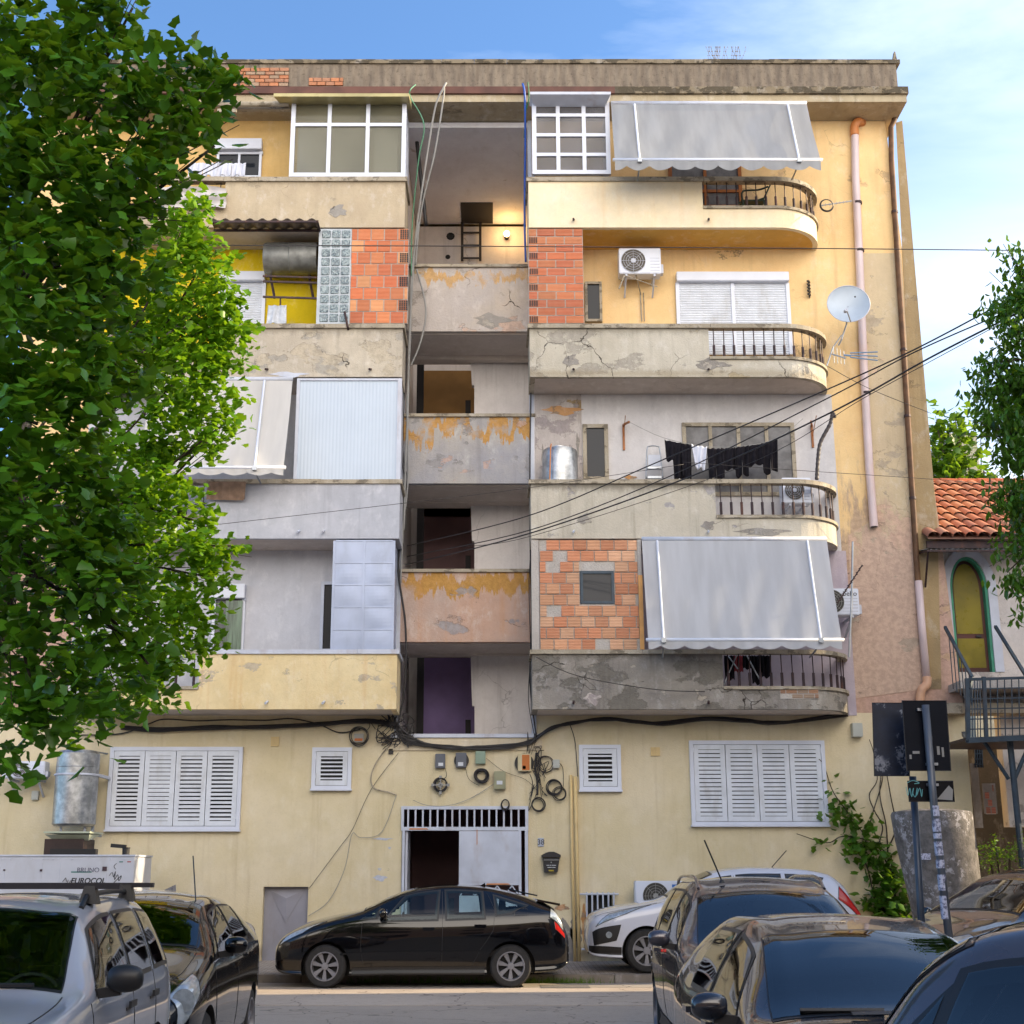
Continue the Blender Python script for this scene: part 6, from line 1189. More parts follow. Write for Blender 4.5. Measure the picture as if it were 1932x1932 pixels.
# light grey car behind the black one on the left
ST = [(0, .62, .28, .6, .5, .04, .7), (.06, .74, .23, .66, .56, .05, .78), (.25, .82, .2, .76, .62, .05, .88), (.6, .85, .18, .86, .66, .05, .96), (1.1, .86, .18, .93, .68, .05, 1.04), (1.6, .86, .18, .95, .66, .07, 1.3), (2.0, .86, .18, .96, .6, .08, 1.42), (2.6, .86, .18, .97, .6, .08, 1.44), (3.3, .86, .18, .98, .6, .08, 1.38), (3.8, .85, .2, .97, .62, .05, 1.14), (4.1, .82, .22, .9, .64, .04, 1.0), (4.25, .78, .27, .82, .62, .04, .93), (4.32, .72, .34, .7, .56, .03, .8)]
def lg_x(t, sh): mb = MB(); mb.prism([(3.0, 1.42), (3.18, 1.4), (3.17, 1.5)], -.012, .012); bl('roof_fin', mb, PL, t)
car('saloon', 'light grey saloon mostly hidden behind the black hatchback on the left', ST, (-7.95, 21.75), 0, PL, (.85, 3.5), .31, (1.2, 1.9), (3.35, 3.75), sides=([(1.45, 4.12), (2.3, 4.12), (2.3, 4.86), (1.8, 4.86)], [(2.42, 4.12), (3.1, 4.12), (3.1, 4.86), (2.42, 4.86)]), tails=(([(4.0, 4.0), (4.28, 3.7), (4.28, 4.3), (4.05, 4.8)], mat('amber_lamp', 'd08a1c', .2, var=.1)),), extra=lg_x)
# black small hatchback, left, nose to the camera
ST = [(0, .60, .28, .58, .46, .04, .68), (.05, .72, .23, .64, .54, .05, .76), (.2, .80, .2, .75, .6, .05, .86), (.55, .84, .18, .86, .65, .05, .97), (.85, .85, .18, .92, .68, .04, 1.04), (1.0, .85, .18, .95, .69, .04, 1.09), (1.4, .85, .18, .97, .65, .07, 1.31), (1.75, .85, .18, .98, .61, .09, 1.44), (2.3, .85, .18, 1.0, .60, .09, 1.49), (2.9, .85, .18, 1.03, .60, .09, 1.47), (3.4, .84, .2, 1.05, .60, .09, 1.38), (3.75, .82, .23, 1.04, .6, .1, 1.2), (3.9, .78, .28, .85, .58, .06, .95), (4.0, .72, .34, .7, .54, .04, .78)]
def bk_x(t, sh):
    mb = MB(); mb.tube([(1.85, -.5, 1.42), (2.05, -.42, 1.8)], .006, 5); bl('roof_aerial', mb, TRIM, t)
    for sg in (1, -1): mb = MB(); p = sh.P(.16, 7 + sg * 2.95); mb.lathe(p + Vector((-.02, 0, 0)), [(.085, -.02), (.08, .0), (.06, .03)], 18, 'x'); bl('headlight_bowl', mb, LAMP, t)
car('hatchback', 'small black hatchback on the left, nose to the camera, beside the silver off-roader', ST, (-3.02, 10.65), 91.5, PB, (.75, 3.25), .305, (1.04, 1.7), None,
    sides=([(1.1, 4.12), (1.22, 4.12), (1.35, 4.7), (1.3, 4.6)], [(1.28, 4.12), (2.15, 4.12), (2.15, 4.86), (1.65, 4.86)], [(2.25, 4.12), (2.9, 4.14), (2.8, 4.86), (2.25, 4.86)], [(3.0, 4.2), (3.1, 4.3), (3.0, 4.8), (2.9, 4.84)]), lights=([(.05, 3.4), (.42, 3.75), (.5, 4.5), (.12, 4.7)],), mirror=(1.32, 4.12), handles=((2.02, 3.75), (2.8, 3.78)), seams=([(2.2, 4.9), (2.2, 2.2)], [(1.05, 4), (1.1, 2.2)], [(.15, 5.2), (.5, 4.9), (.95, 5.0)]), extra=bk_x)
# silver off-roader, lower left corner
ST = [(0, .60, .38, .68, .46, .04, .82), (.05, .7, .32, .76, .54, .05, .9), (.15, .76, .3, .84, .58, .05, .97), (.5, .79, .28, .93, .62, .05, 1.02), (.9, .80, .28, .98, .64, .04, 1.05), (1.1, .80, .28, 1.0, .64, .04, 1.09), (1.35, .80, .28, 1.01, .62, .06, 1.27), (1.62, .80, .28, 1.01, .60, .08, 1.46), (2.1, .80, .28, 1.02, .59, .08, 1.52), (2.8, .80, .28, 1.02, .59, .08, 1.53), (3.4, .80, .28, 1.03, .59, .08, 1.51), (3.65, .79, .3, 1.03, .59, .08, 1.44), (3.82, .77, .33, 1.0, .59, .08, 1.15), (3.9, .72, .38, .8, .56, .05, .9)]
def sv_x(t, sh):
    rails(t, sh, .045, 1.8, 3.4, TRIM)
    for x in (2.0, 3.15):
        mb = MB(); mb.box(x - .035, x + .035, -.72, .72, 1.555, 1.585); bar = bl('roof_bar', mb, mat('bar_black', (.02, .02, .025, 1), .4, var=0), t)
        for sg in (1, -1): mb = MB(); mb.hexa([(x - .06, sg * .6, 1.47), (x + .06, sg * .6, 1.47), (x + .06, sg * .5, 1.48), (x - .06, sg * .5, 1.48), (x - .04, sg * .58, 1.573), (x + .04, sg * .58, 1.573), (x + .04, sg * .52, 1.573), (x - .04, sg * .52, 1.573)]); bl('bar_foot', mb, TRIM, bar)
    for sg in (1, -1): mb = MB(); mb.tube([sh.P(1.06, 7 + sg * .3) + Vector((0, 0, .02)), sh.P(1.1, 7 + sg * 1.3) + Vector((0, 0, .02))], .012, 5); bl('wiper', mb, TRIM, t)
car('suv', 'silver off-roader with black roof bars in the lower left corner', ST, (-2.72, 6.25), 94, PSv, (.7, 3.1), .34, (1.12, 1.6), None, shieldv=(5.12, 5.2),
    sides=([(1.28, 4.12), (2.2, 4.12), (2.2, 4.86), (1.6, 4.86)], [(2.32, 4.12), (2.95, 4.12), (2.95, 4.86), (2.32, 4.86)], [(3.1, 4.12), (3.7, 4.12), (3.55, 4.86), (3.1, 4.86)]), mirror=(1.32, 4.12), handles=((2.08, 3.75), (2.88, 3.75)), seams=([(2.26, 4.9), (2.26, 2.2)], [(1.12, 4), (1.15, 2.2)], [(3.02, 4.9), (3.02, 3.2)], [(.12, 5.2), (.5, 4.95), (1.05, 5.0)]), extra=sv_x)
# ---------------------------------------------------------------- right: small tiled house, steel stair, signs, concrete cylinder
HY = 25.95
h = thing('small_house', 'small old house with a red tiled roof and green-edged arched door', 'house', (10.4, HY, 0))
wm = plaster('house_wall', 'c6c0bc', 'd0c8c2', [('8f8884', .60, 1.2, 1), ('a8a090', .66, 2, 4)], ('7c7a78', .5), .6, .4, off=100)
xa, xb = xx(1771, 1200, HY), xx(1771, 1200, HY) + 5.2; ax, aw = xx(1832, 1160, HY), .36; az0, az1 = zz(1268, HY), zz(1112, HY)
mb = MB(); xw0 = xx(1772, 1010, HY)
mb.box(xb - 2.9, xb, HY, HY + .3, -.1, zz(1010, HY)); wl = build('wall', mb, wm, h)
mb = MB(); mb.box(xa - .25, ax - aw - .001, HY, HY + .3, zz(1330, HY), zz(1010, HY))
n = 16; ar = [(ax + aw * cos(pi - pi * i / n), az1 + (aw + .28) * sin(pi * i / n)) for i in range(n + 1)]
zt = zz(1010, HY)
for i in range(n): mb.add([(ar[i][0], HY, ar[i][1]), (ar[i + 1][0], HY, ar[i + 1][1]), (ar[i + 1][0], HY, zt), (ar[i][0], HY, zt), (ar[i][0], HY + .3, ar[i][1]), (ar[i + 1][0], HY + .3, ar[i + 1][1])], [(0, 1, 2, 3), (0, 4, 5, 1)])
mb.box(ax + aw + .001, xb - 2.9, HY, HY + .3, zz(1560, HY), zt); mb.box(ax - aw, ax + aw, HY, HY + .3, zz(1330, HY), az0); build('wall', mb, wm, h)
def archring(r0, r1, y0, y1, m, nm):
    mb = MB(); o0 = [(ax + r0 * cos(q), az1 + (r0 + .28) * sin(q)) for q in [pi * i / 20 for i in range(21)]]; o1 = [(ax + r1 * cos(q), az1 + (r1 + .28) * sin(q)) for q in [pi * i / 20 for i in range(21)]]
    o0 = [(ax + r0, az0)] + o0 + [(ax - r0, az0)]; o1 = [(ax + r1, az0)] + o1 + [(ax - r1, az0)]
    for i in range(22):
        a, b, c, d = o0[i], o0[i + 1], o1[i + 1], o1[i]; mb.hexa([(a[0], y0, a[1]), (b[0], y0, b[1]), (c[0], y0, c[1]), (d[0], y0, d[1]), (a[0], y1, a[1]), (b[0], y1, b[1]), (c[0], y1, c[1]), (d[0], y1, d[1])])
    return build(nm, mb, m, h)
archring(aw + .002, aw + .17, HY - .03, HY - .002, M['whitem'], 'arch_surround'); archring(aw - .05, aw, HY + .003, HY + .2, mat('green_reveal', '3f8a70', .7, var=.2), 'arch_reveal')
dp = [(ax - aw + .05, az0), (ax + aw - .05, az0)] + [(ax + (aw - .05) * cos(q), az1 + (aw + .23) * sin(q)) for q in [pi * i / 16 for i in range(17)]]
mb = MB(); mb.prism(dp, HY + .14, HY + .2); dr = build('door', mb, mat('door_frame_brown', '4c221c', .5, var=.2), h)
k = .8; mb = MB(); mb.prism([(ax + (x - ax) * k, az1 + .02 + (z_ - az1) * .86 if z_ > az1 else (az0 + .75 if z_ <= az0 + .01 else z_)) for x, z_ in dp], HY + .13, HY + .139); mb.box(ax - aw * .7, ax + aw * .7, HY + .13, HY + .139, az0 + .1, az0 + .66); build('yellow_glass', mb, mat('amber_glass', '7e7218', .3, var=.25, vs=2), dr)
mb = MB(); mb.box(ax + .1, ax + .2, HY + .1, HY + .129, az0 + .68, az0 + .72); build('handle', mb, M['cable'], dr)
# tile roof: rows of overlapping barrel tiles
RY0, RY1 = HY - .75, 29.0; rz0, rz1 = zz(1016, RY0), zz(916, RY1) + .05; tm = brickmat('roof_tile', 0.01); nrow = 9; pitch = .235
x0r = xx(1762, 960, RY0) - .15; mb = MB(); ncol = 26
for r_ in range(nrow):
    for c in range(ncol):
        u0, u1 = r_ / nrow, (r_ + 1.16) / nrow; xc = x0r + c * pitch + .12; lift = .03
        p0 = Vector((xc, RY0 + (RY1 - RY0) * u0, rz0 + (rz1 - rz0) * u0 + lift)); p1 = Vector((xc, RY0 + (RY1 - RY0) * u1, rz0 + (rz1 - rz0) * u1))
        G = []; 
        for p, rr in ((p0, .125), (p1, .105)): G.append([p + Vector((rr * cos(pi * k / 6), 0, rr * .85 * sin(pi * k / 6))) for k in range(7)])
        col = C(R.choice(['94503a', 'a0583c', '8a4a3a', 'a86a4c', '84503f', '9c6a54'])); g = len(mb.f); mb.grid(G)
        for q in range(g, len(mb.f)): mb.c[q] = tuple(v * 1.05 for v in col[:3])
mb.add([(x0r, RY0, rz0 - .01), (x0r + ncol * pitch, RY0, rz0 - .01), (x0r + ncol * pitch, RY1, rz1 - .01), (x0r, RY1, rz1 - .01)], [(0, 1, 2, 3)], 0, (.12, .05, .04)); rf = build('roof', mb, tm, h, recalc=False)
smooth_by_angle(rf, 45)
mb = MB()
for c in range(16): x = x0r + c * .4; mb.tube([(x, RY1, rz1 + .02), (x + .42, RY1, rz1 + .02)], [.10, .085], 8)
build('ridge', mb, mat('ridge_tile', 'a85a3a', .85, var=.3, vs=3), rf)
mb = MB(); mb.box(x0r, x0r + ncol * pitch, RY0 + .1, RY0 + .16, rz0 - .16, rz0 - .02); build('eaves_board', mb, M['iron'], h)
mb = MB(); n = 46; a, b = xx(1749, 1034, HY - .9), xx(1905, 1034, HY - .9); z_ = zz(1036, HY - .9)
mb.grid([[(a + (b - a) * i / n + (.0 if j else 0), HY - .9 + .88 * j, z_ + .16 * j + .018 * sin(i * 2.2)) for j in (0, 1)] for i in range(n + 1)]); o = build('porch_sheet', mb, M['steel'], h, smooth=True)
mb = MB(); mb.bar((a, HY - .88, z_ - .03), (b, HY - .88, z_ - .03), .03); mb.bar((a + .02, HY - .88, z_ - .03), (a + .02, HY - .02, z_ + .1), .03); mb.bar((a + .03, HY - .85, z_ - .04), (a + .12, HY - .05, z_ - .95), .03); build('porch_frame', mb, M['iron'], h)
mb = MB(); mb.box(xx(1800, 1600, 27.4), 15.5, 27.4, 27.6, 0, 4.2); build('void_backing', mb, plaster('void_dark', '5c5650', '4c4842', None, None, 0, .3, off=7), h)  # added dark sheet: paints the shade of the void below the house wall
mb = MB(); mb.pbox(1835, 1440, 1850, 1562, HY - .012, HY - .002); mb.pbox(1855, 1478, 1880, 1535, HY - .013, HY - .003); build('damp_stain', mb, plaster('damp', '8a827c', 'a29a94', None, None, 0, .3, off=3), h)
bricks('exposed_brick', 1858, 1480, 1878, 1536, 4, 2, HY - .02, ['9c4a3c', '8a4436'], parent=h, depth=.016)
mb = MB()
for i in range(4): mb.bar(at(1839 + i * 4.5, 1405, HY - .05), at(1840 + i * 4.5, 1448, HY - .05), .02)
for j in range(4): mb.bar(at(1838, 1412 + j * 10, HY - .06), at(1854, 1412 + j * 10, HY - .06), .02)
wb = build('window_bars', mb, M['ironblue'], h); mb = MB(); mb.pbox(1838, 1406, 1854, 1448, HY - .01, HY - .001); build('window', mb, M['dark'], h)
mb = MB(); mb.box(xa - .6, xb - .5, HY - .5, HY - .002, zz(1345, HY - .5), zz(1326, HY - .5)); build('ledge', mb, M['coping'], h)
mb = MB(); mb.box(xx(1700, 1330, 25.3), xx(1815, 1330, 25.3), 25.3, 25.58, zz(1346, 25.3), zz(1328, 25.3)); build('ledge', mb, M['coping'], bld)
# steel stair landing
SY = 23.6
st_ = thing('steel_stair', 'blue-grey steel stair landing with barred cage below the arched door', 'staircase', at(1905, 1640, SY)); P = lambda a, b, y=SY: at(a, b, y)
m_ = M['ironblue']; mb = MB(); mb.bar(P(1826, 1397), P(1960, 1391), .09); mb.bar(P(1826, 1397), P(1818, 1384, SY + 1.4), .07); mb.bar(P(1826, 1282), P(1960, 1278), .045); mb.bar(P(1826, 1397), P(1824, 1280), .06); mb.bar(P(1861, 1395), P(1856, 1277), .06); build('frame', mb, m_, st_)
for i in range(9): px = 1868 + i * 13.5; mb = MB(); mb.bar(P(px + 2, 1392), P(px, 1280), .016); build('baluster', mb, m_, st_)
mb = MB()
for j in range(5): mb.bar(P(1826, 1300 + j * 19), P(1960, 1297 + j * 19), .02)
for i in range(5): mb.bar(P(1830 + i * 5, 1390), P(1829 + i * 5, 1285, SY + .3 * i), .016)
build('rails', mb, m_, st_)
mb = MB(); mb.box(P(1824, 1390).x, 12, SY + .05, HY - .52, zz(1396, SY), zz(1391, SY)); build('platform', mb, M['iron'], st_)
mb = MB(); mb.box(xx(1802, 1288, 25.2), 12, 24.9, HY - .01, zz(1300, 25), zz(1285, 25)); build('doorstep', mb, M['mortar'], st_)
mb = MB()
for (a, b, c, d) in ((1783, 1183, 1834, 1278), (1878, 1182, 1945, 1290)): mb.bar(at(a, b, 25.3), at(c, d, SY + .1), .05)
mb.bar(at(1834, 1278, SY + .1), P(1828, 1300), .05)
for i in range(6): u = i / 6; a = at(1790 + 45 * u, 1196 + 80 * u, 25.2 - 1.5 * u); mb.tube([a, (a.x, a.y, zz(1300 + 6 * i, a.y))], .01, 5)
build('handrail', mb, m_, st_)
for (a, b, c, d) in ((1905, 1395, 1930, 1640), (1856, 1398, 1903, 1470), (1945, 1398, 1912, 1475)): mb = MB(); mb.tube([P(a, b, 23.9), P(c, d, 23.9)], .055 if a == 1905 else .035, 8); build('support_post', mb, m_, st_)
# signs seen from behind
SGY = 12.5
def blueback(name, k):
    t = NT(name); n = t.noise(7, 9, .72); z_ = t.noise(2.2, 3, off=k); c = t.mix(t.step(n, .3, .8), C('141c2c'), C('1c2a42')); f = t.math('MULTIPLY', t.step(n, .53, .60), t.step(z_, .48, .58)); c = t.mix(t.math('MULTIPLY', f, .8), c, C('8a8e98')); return t.fin(c, .45, .1, .4)
def sign(x0, y0, x1, y1, m, label, skew=0, Y=SGY):
    t = thing('road_sign', label, 'sign', at((x0 + x1) / 2, y1, Y), 'road signs seen from behind'); mb = MB(); a, b, c, d = at(x0, y0, Y), at(x1, y0, Y), at(x1 + skew, y1, Y), at(x0 + skew, y1, Y)
    mb.prism([(d.x, d.z), (c.x, c.z), (b.x, b.z), (a.x, a.z)], Y, Y + .012); build('panel', mb, m, t, bevel=.004); mb = MB(); mb.tube([a, b, c, d], .006, 5, closed=True); build('edge', mb, M['cable'], t); return t
s1 = sign(1646, 1326, 1712, 1464, blueback('sign_peeling', 1), 'blue sign with peeling pale paint, seen from behind, leftmost of the three', 4, SGY + .25)
s2 = sign(1702, 1322, 1785, 1454, mat('sign_black', (.006, .008, .014, 1), .5, spec=.12, var=.2), 'tall black sign clamped to the pole, seen from behind', 9)
for (a, b, w, hh) in ((1722, 1417, 13, 5), (1768, 1408, 5, 16), (1777, 1410, 4, 18), (1716, 1424, 4, 8)): mb = MB(); mb.pbox(a, b, a + w, b + hh, SGY - .003, SGY - .0005); build('sticker_scrap', mb, M['cableg'], s2)
s3 = sign(1712, 1474, 1798, 1512, mat('sign_black2', (.008, .008, .010, 1), .5, spec=.12, var=.2), 'small black sign plate with graffiti under the tall one', 3)
p = at(1724, 1494, SGY - .003); mb = MB(); mb.tube(smoothpts([p + Vector((a * .011, -.002, b * .011)) for a, b in ((-6, 4), (-5, -3), (-3, 3), (-2, -4), (0, 3), (-1, -1), (1, -4), (3, 3), (2, -3), (5, 3), (6, -4), (7, 2))]), .0035, 4); mb.tube(smoothpts([p + Vector((a * .011, -.002, b * .011)) for a, b in ((-5, 7), (0, 9), (5, 7), (1, 6.5))]), .0035, 4); build('graffiti', mb, mat('tag_teal', '6fb0b0', .5, var=0), s3)
mb = MB(); mb.prism([(at(a, b, SGY).x, at(a, b, SGY).z) for a, b in ((1798, 1490), (1797, 1510), (1768, 1508), (1790, 1482))], SGY - .003, SGY - .0005); build('sticker_scrap', mb, M['cableg'], s3)
t = thing('sign_pole', 'blue-grey pole with clamps and torn stickers, in front of the black sign', 'pole', at(1790, 1760, SGY - .07)); mb = MB(); mb.tube([at(1746, 1330, SGY - .06), at(1762, 1520, SGY - .06), (at(1784, 1745, SGY - .06).x + .06, SGY - .06, 0)], .034, 12); build('post', mb, mat('pole_paint', '585d66', .4, .3, var=.2, dirt=('8a8478', .4, 5)), t, smooth=True)
for px, py in ((1739, 1338), (1756, 1441), (1757, 1480)): mb = MB(); mb.pbox(px - 8, py - 2, px + 14, py + 3, SGY - .03, SGY - .004); build('clamp', mb, M['steel'], t)
stk = NT('sticker_paper'); q = stk.noise(40, 4, .7); stk = stk.fin(stk.mix(stk.step(q, .42, .52), C('6a6c82'), C('b9bcd0')), .7)
mb = MB()
for py, hh in ((1520, 20), (1545, 24), (1572, 10), (1588, 26), (1622, 16), (1650, 30), (1690, 44)): c = at(1763 + (py - 1520) * .1, py, SGY - .06); mb.tube([c, at(1763 + (py + hh - 1520) * .1, py + hh, SGY - .06)], .0365, 12, cap=False)
build('stickers', mb, stk, t, smooth=True)
t = thing('sign_pole', 'plain blue-grey pole left of the sticker-covered one', 'pole', at(1738, 1760, SGY + .2)); mb = MB(); a = at(1722, 1465, SGY + .2); b = at(1737, 1720, SGY + .2); mb.tube([a, b, (b.x + (b.x - a.x) * .7, b.y, 0)], .032, 12); build('post', mb, mat('pole_paint2', '3e4652', .4, .3, var=.2), t, smooth=True)
# concrete cylinder with torn posters
cm = NT('postered_concrete'); n1 = cm.noise(6, 9, .72); n2 = cm.noise(2.0, 3, off=2); c_ = cm.mix(cm.step(n1, .3, .7), C('55524f'), C('7d7875')); f = cm.math('MULTIPLY', cm.step(cm.noise(9, 8, .75, off=5), .52, .56), cm.step(n2, .45, .6)); c_ = cm.mix(cm.math('MULTIPLY', f, .7), c_, C('b9b6ba')); cm = cm.fin(c_, .9, 0, .2, cm.bump(n1, .6, .04))
cy = 23.6; c0 = xx(1768, 1600, cy); zt = zz(1532, cy); r0 = (1832 - 1690) / 2 * 24.2 / FL
t = thing('concrete_cylinder', 'leaning tapered concrete cylinder covered in torn posters and graffiti', 'concrete cylinder', (c0 + .15, cy, .17)); mb = MB(); vs = []
for z_, rr, dx in ((.17, r0 * .80, .16), (1.2, r0 * .88, .08), (2.2, r0 * .98, -.02), (zt - .05, r0, -.05), (zt, r0 * .96, -.05), (zt + .04, r0 * .6, -.05)):
    vs.append([Vector((c0 + dx + rr * cos(2 * pi * k / 40), cy + rr * sin(2 * pi * k / 40), z_)) for k in range(41)])
mb.grid(vs); mb.add([vs[-1][k] for k in range(40)], [tuple(range(40))]); smooth_by_angle(build('shaft', mb, cm, t), 40)
mb = MB(); sg = [(1775, 1560), (1779, 1572), (1783, 1562), (1788, 1574), (1791, 1560), (1796, 1575), (1802, 1565), (1806, 1590)]; mb.tube(smoothpts([at(a, b, cy - r0 * .93 + (a - 1768) * .002) for a, b in sg]), .016, 5); build('graffiti', mb, sw, t)
mb = MB(); mb.pbox(1738, 1610, 1756, 1622, cy - r0 - .0, cy - r0 + .06); build('poster_scrap', mb, stk, t)

# added unseen block: its shadow keeps low sun off cars, road and linden
t = thing('shade_block', 'unseen rendered block added to the right of the view to shade the cars and road', 'building', (16, 10, 0)); mb = MB(); mb.box(14.5, 24, -8, 13.6, 0, 15.5); mb.box(14.6, 24, 13.6, 22.5, 0, 10.2); build('wall', mb, wm, t)
def scar(px, py, rx, rz, m, name='render_scar', parent=bld, Y=F, n=26, ph=0.):
    mb = MB(); c = at(px, py, Y); q = [(c.x + rx * (1 + .28 * sin(a * 3 + ph) + .18 * sin(a * 7 + ph * 2) + R.uniform(-.08, .08)) * cos(a), c.z + rz * (1 + .25 * sin(a * 4 + ph) + R.uniform(-.1, .1)) * sin(a)) for a in [2 * pi * i / n for i in range(n)]]
    mb.prism(q, Y - .006, Y - .0005); return build(name, mb, m, parent)
sc1 = plaster('scar_grey', '9a958e', '85807a', [('b0a89c', .56, 5, 0)], None, 0, .5, off=120); sc2 = plaster('scar_orange', 'b98a5c', 'c79a6c', [('8f8578', .55, 6, 0)], None, 0, .4, off=121); pap = mat('paper_remnant', 'b8bcc8', .8, var=.15, vs=20)
for (a, b, c, d, m, p_) in ((1070, 1785, .2, .42, sc1, 0), (1103, 1745, .06, .3, sc2, 1), (1085, 1752, .1, .2, sc1, 2), (1060, 1712, .12, .05, sc2, 3), (983, 1800, .08, .1, sc1, 4)): scar(a, b, c, d, m, ph=p_)
for (a, b, c, d) in ((722, 1583, .15, .02), (717, 1657, .11, .05), (716, 1640, .03, .02), (735, 1600, .025, .02)): scar(a, b, c, d, pap, 'paper_remnant')
for (a, b, c, d, m) in ((1060, 775, .32, .09, sc2), (1025, 870, .03, .3, sc1), (1090, 840, .03, .22, sc1), (1190, 902, .1, .05, sc2)): scar(a, b, c, d, m, Y=F - .024)
for (a, b, c, d) in ((545, 707, .3, .05), (1405, 1002, .0, .0)):
    if c: scar(a, b, c, d, M['whitem'], 'plaster_repair', Y=BP)
for (a, b, c) in ((1118, 1325, .13), (1252, 1318, .1), (1103, 985, .12), (1337, 998, .11), (1078, 686, .14), (638, 404, .16)): scar(a, b - 6, c, c * .8, sc1 if b != 1325 else M['white_R2b'], 'patched_spot', Y=BP, ph=a)
scar(1440, 1004, .42, .07, sc1, 'broken_render', Y=BP); scar(1340, 687, .3, .1, sc1, 'broken_render', Y=BP, ph=2); scar(925, 605, .32, .14, sc1, 'broken_render', Y=F, ph=1)
for (a, b, c, d) in ((900, 1580, .006, .14), (940, 1668, .22, .012), (790, 1564, .18, .012)): mb = MB(); q = at(a, b, F - .05); mb.prism([(q.x - c, q.z - d), (q.x + c, q.z - d * .8), (q.x + c * .8, q.z + d), (q.x - c * .9, q.z + d)], F - .057, F - .0505); build('rust_stain', mb, M['pvcorange'], bld)
# unseen block added behind the camera: cuts low sky, darkens reflections in glass and paintwork
t = thing('sky_block', 'unseen ochre block added behind the viewpoint to cut low sky and darken reflections', 'building', (0, -14, 0)); mb = MB(); hs = [(x + .6, x + 2.0, z, z + 1.5) for x in range(-36, 36, 4) for z in (1.2, 4.4, 7.6)]
wallgrid(mb, -38, 38, 0, 11, -14, -14.4, hs); build('wall', mb, M['facade'], t, recalc=False); mb = MB(); mb.box(-38, 38, -15, -14.41, 0, 11); build('window_glass', mb, M['darkglass'], t)
# ---------------------------------------------------------------- foliage
import numpy as np
def leafmat(name, a, b, trans=.45, rough=.35):
    t = NT(name); r = t.n('NewGeometry', 'Random Per Island'); c = t.mix(r, C(a), C(b)); n = t.noise(1.3, 3); c = t.mix(t.math('MULTIPLY', t.step(n, .4, .7), .35), c, C(b, 1.3))
    t.fin(c, rough, 0, .35); tr = t.N.new('ShaderNodeBsdfTranslucent'); t.L.new(t.mix(.5, c, C('9fc21e')), tr.inputs[0]); m = t.N.new('ShaderNodeMixShader'); m.inputs[0].default_value = trans
    t.L.new(t.b.outputs[0], m.inputs[1]); t.L.new(tr.outputs[0], m.inputs[2]); t.L.new(m.outputs[0], t.N['Material Output'].inputs[0]); return t.m
def leaves(name, blobs, size, density, m, parent, droop=.5, seed=1, shape=0, shell=.55, clump=9):
    """leaf-sized faces gathered in clumps through the volume of several blobs (centre, radii)"""
    g = np.random.default_rng(seed); pos = []
    for (c, rad, k) in blobs:
        n = max(3, int(density * k * (rad[0] * rad[1] * rad[2]) ** (2 / 3)))
        nc = max(1, n // clump); d = g.normal(size=(nc, 3)); d /= np.linalg.norm(d, axis=1)[:, None]; rr = g.uniform(shell ** 3, 1, nc) ** (1 / 3); cc = np.array(c) + d * rr[:, None] * np.array(rad)
        cc += g.normal(size=cc.shape) * size * .35
        pos.append((cc[:, None, :] + g.normal(size=(nc, clump, 3)) * size * np.array((.95, .95, .7))).reshape(-1, 3))
    P = np.concatenate(pos); n = len(P); s = size * g.uniform(.6, 1.25, n)
    if shape == 0: base = np.array([(0, 0, 0), (.46, .06, .08), (.34, .42, .06), (.46, .68, .06), (0, 1.15, -.14), (-.46, .68, .06), (-.34, .42, .06), (-.46, .06, .08)])
    else: base = np.array([(0, 0, 0), (.22, .3, .05), (.24, .62, .04), (0, 1.1, -.1), (-.24, .62, .04), (-.22, .3, .05)])
    k = len(base)
    yaw = g.uniform(0, 2 * np.pi, n); tilt = g.normal(-droop, .45, n); roll = g.normal(0, .5, n)
    f = np.stack([np.cos(yaw) * np.cos(tilt), np.sin(yaw) * np.cos(tilt), np.sin(tilt)], 1); sd = np.stack([-np.sin(yaw), np.cos(yaw), np.zeros(n)], 1); up = np.cross(sd, f)
    s2 = sd * np.cos(roll)[:, None] + up * np.sin(roll)[:, None]; u2 = np.cross(s2, f)
    V = P[:, None, :] + s[:, None, None] * (base[None, :, 0:1] * s2[:, None, :] + base[None, :, 1:2] * f[:, None, :] + base[None, :, 2:3] * u2[:, None, :])
    V = V.reshape(-1, 3) - np.array(wpos(parent)) if parent is not None else V.reshape(-1, 3)
    me = bpy.data.meshes.new(name); h = k // 2; fpl = 2
    me.vertices.add(n * k); me.vertices.foreach_set('co', V.astype(np.float32).ravel())
    A = [0, 1, 2, 3, 4][:h + 1]; B = [0] + list(range(h, k)); B = [0, h] + list(range(h + 1, k)); F_ = [list(range(0, h + 1)), [0] + list(range(h, k))]
    lens = [len(x) for x in F_]; idx = np.concatenate([np.array(x) for x in F_]); loops = (np.arange(n)[:, None] * k + idx[None, :]).ravel()
    me.loops.add(len(loops)); me.loops.foreach_set('vertex_index', loops.astype(np.int32)); me.polygons.add(n * 2)
    st = np.cumsum([0] + lens)[:2]; tot = sum(lens); me.polygons.foreach_set('loop_start', (np.arange(n)[:, None] * tot + st[None, :]).ravel().astype(np.int32)); me.update(calc_edges=True); me.validate()
    me.materials.append(m); o = bpy.data.objects.new(name, me); S.collection.objects.link(o)
    if parent is not None: o.parent = parent
    return o
BARK = plaster('bark', '3a322a', '4a4036', None, ('241f1a', .5), 0, .8, off=5)
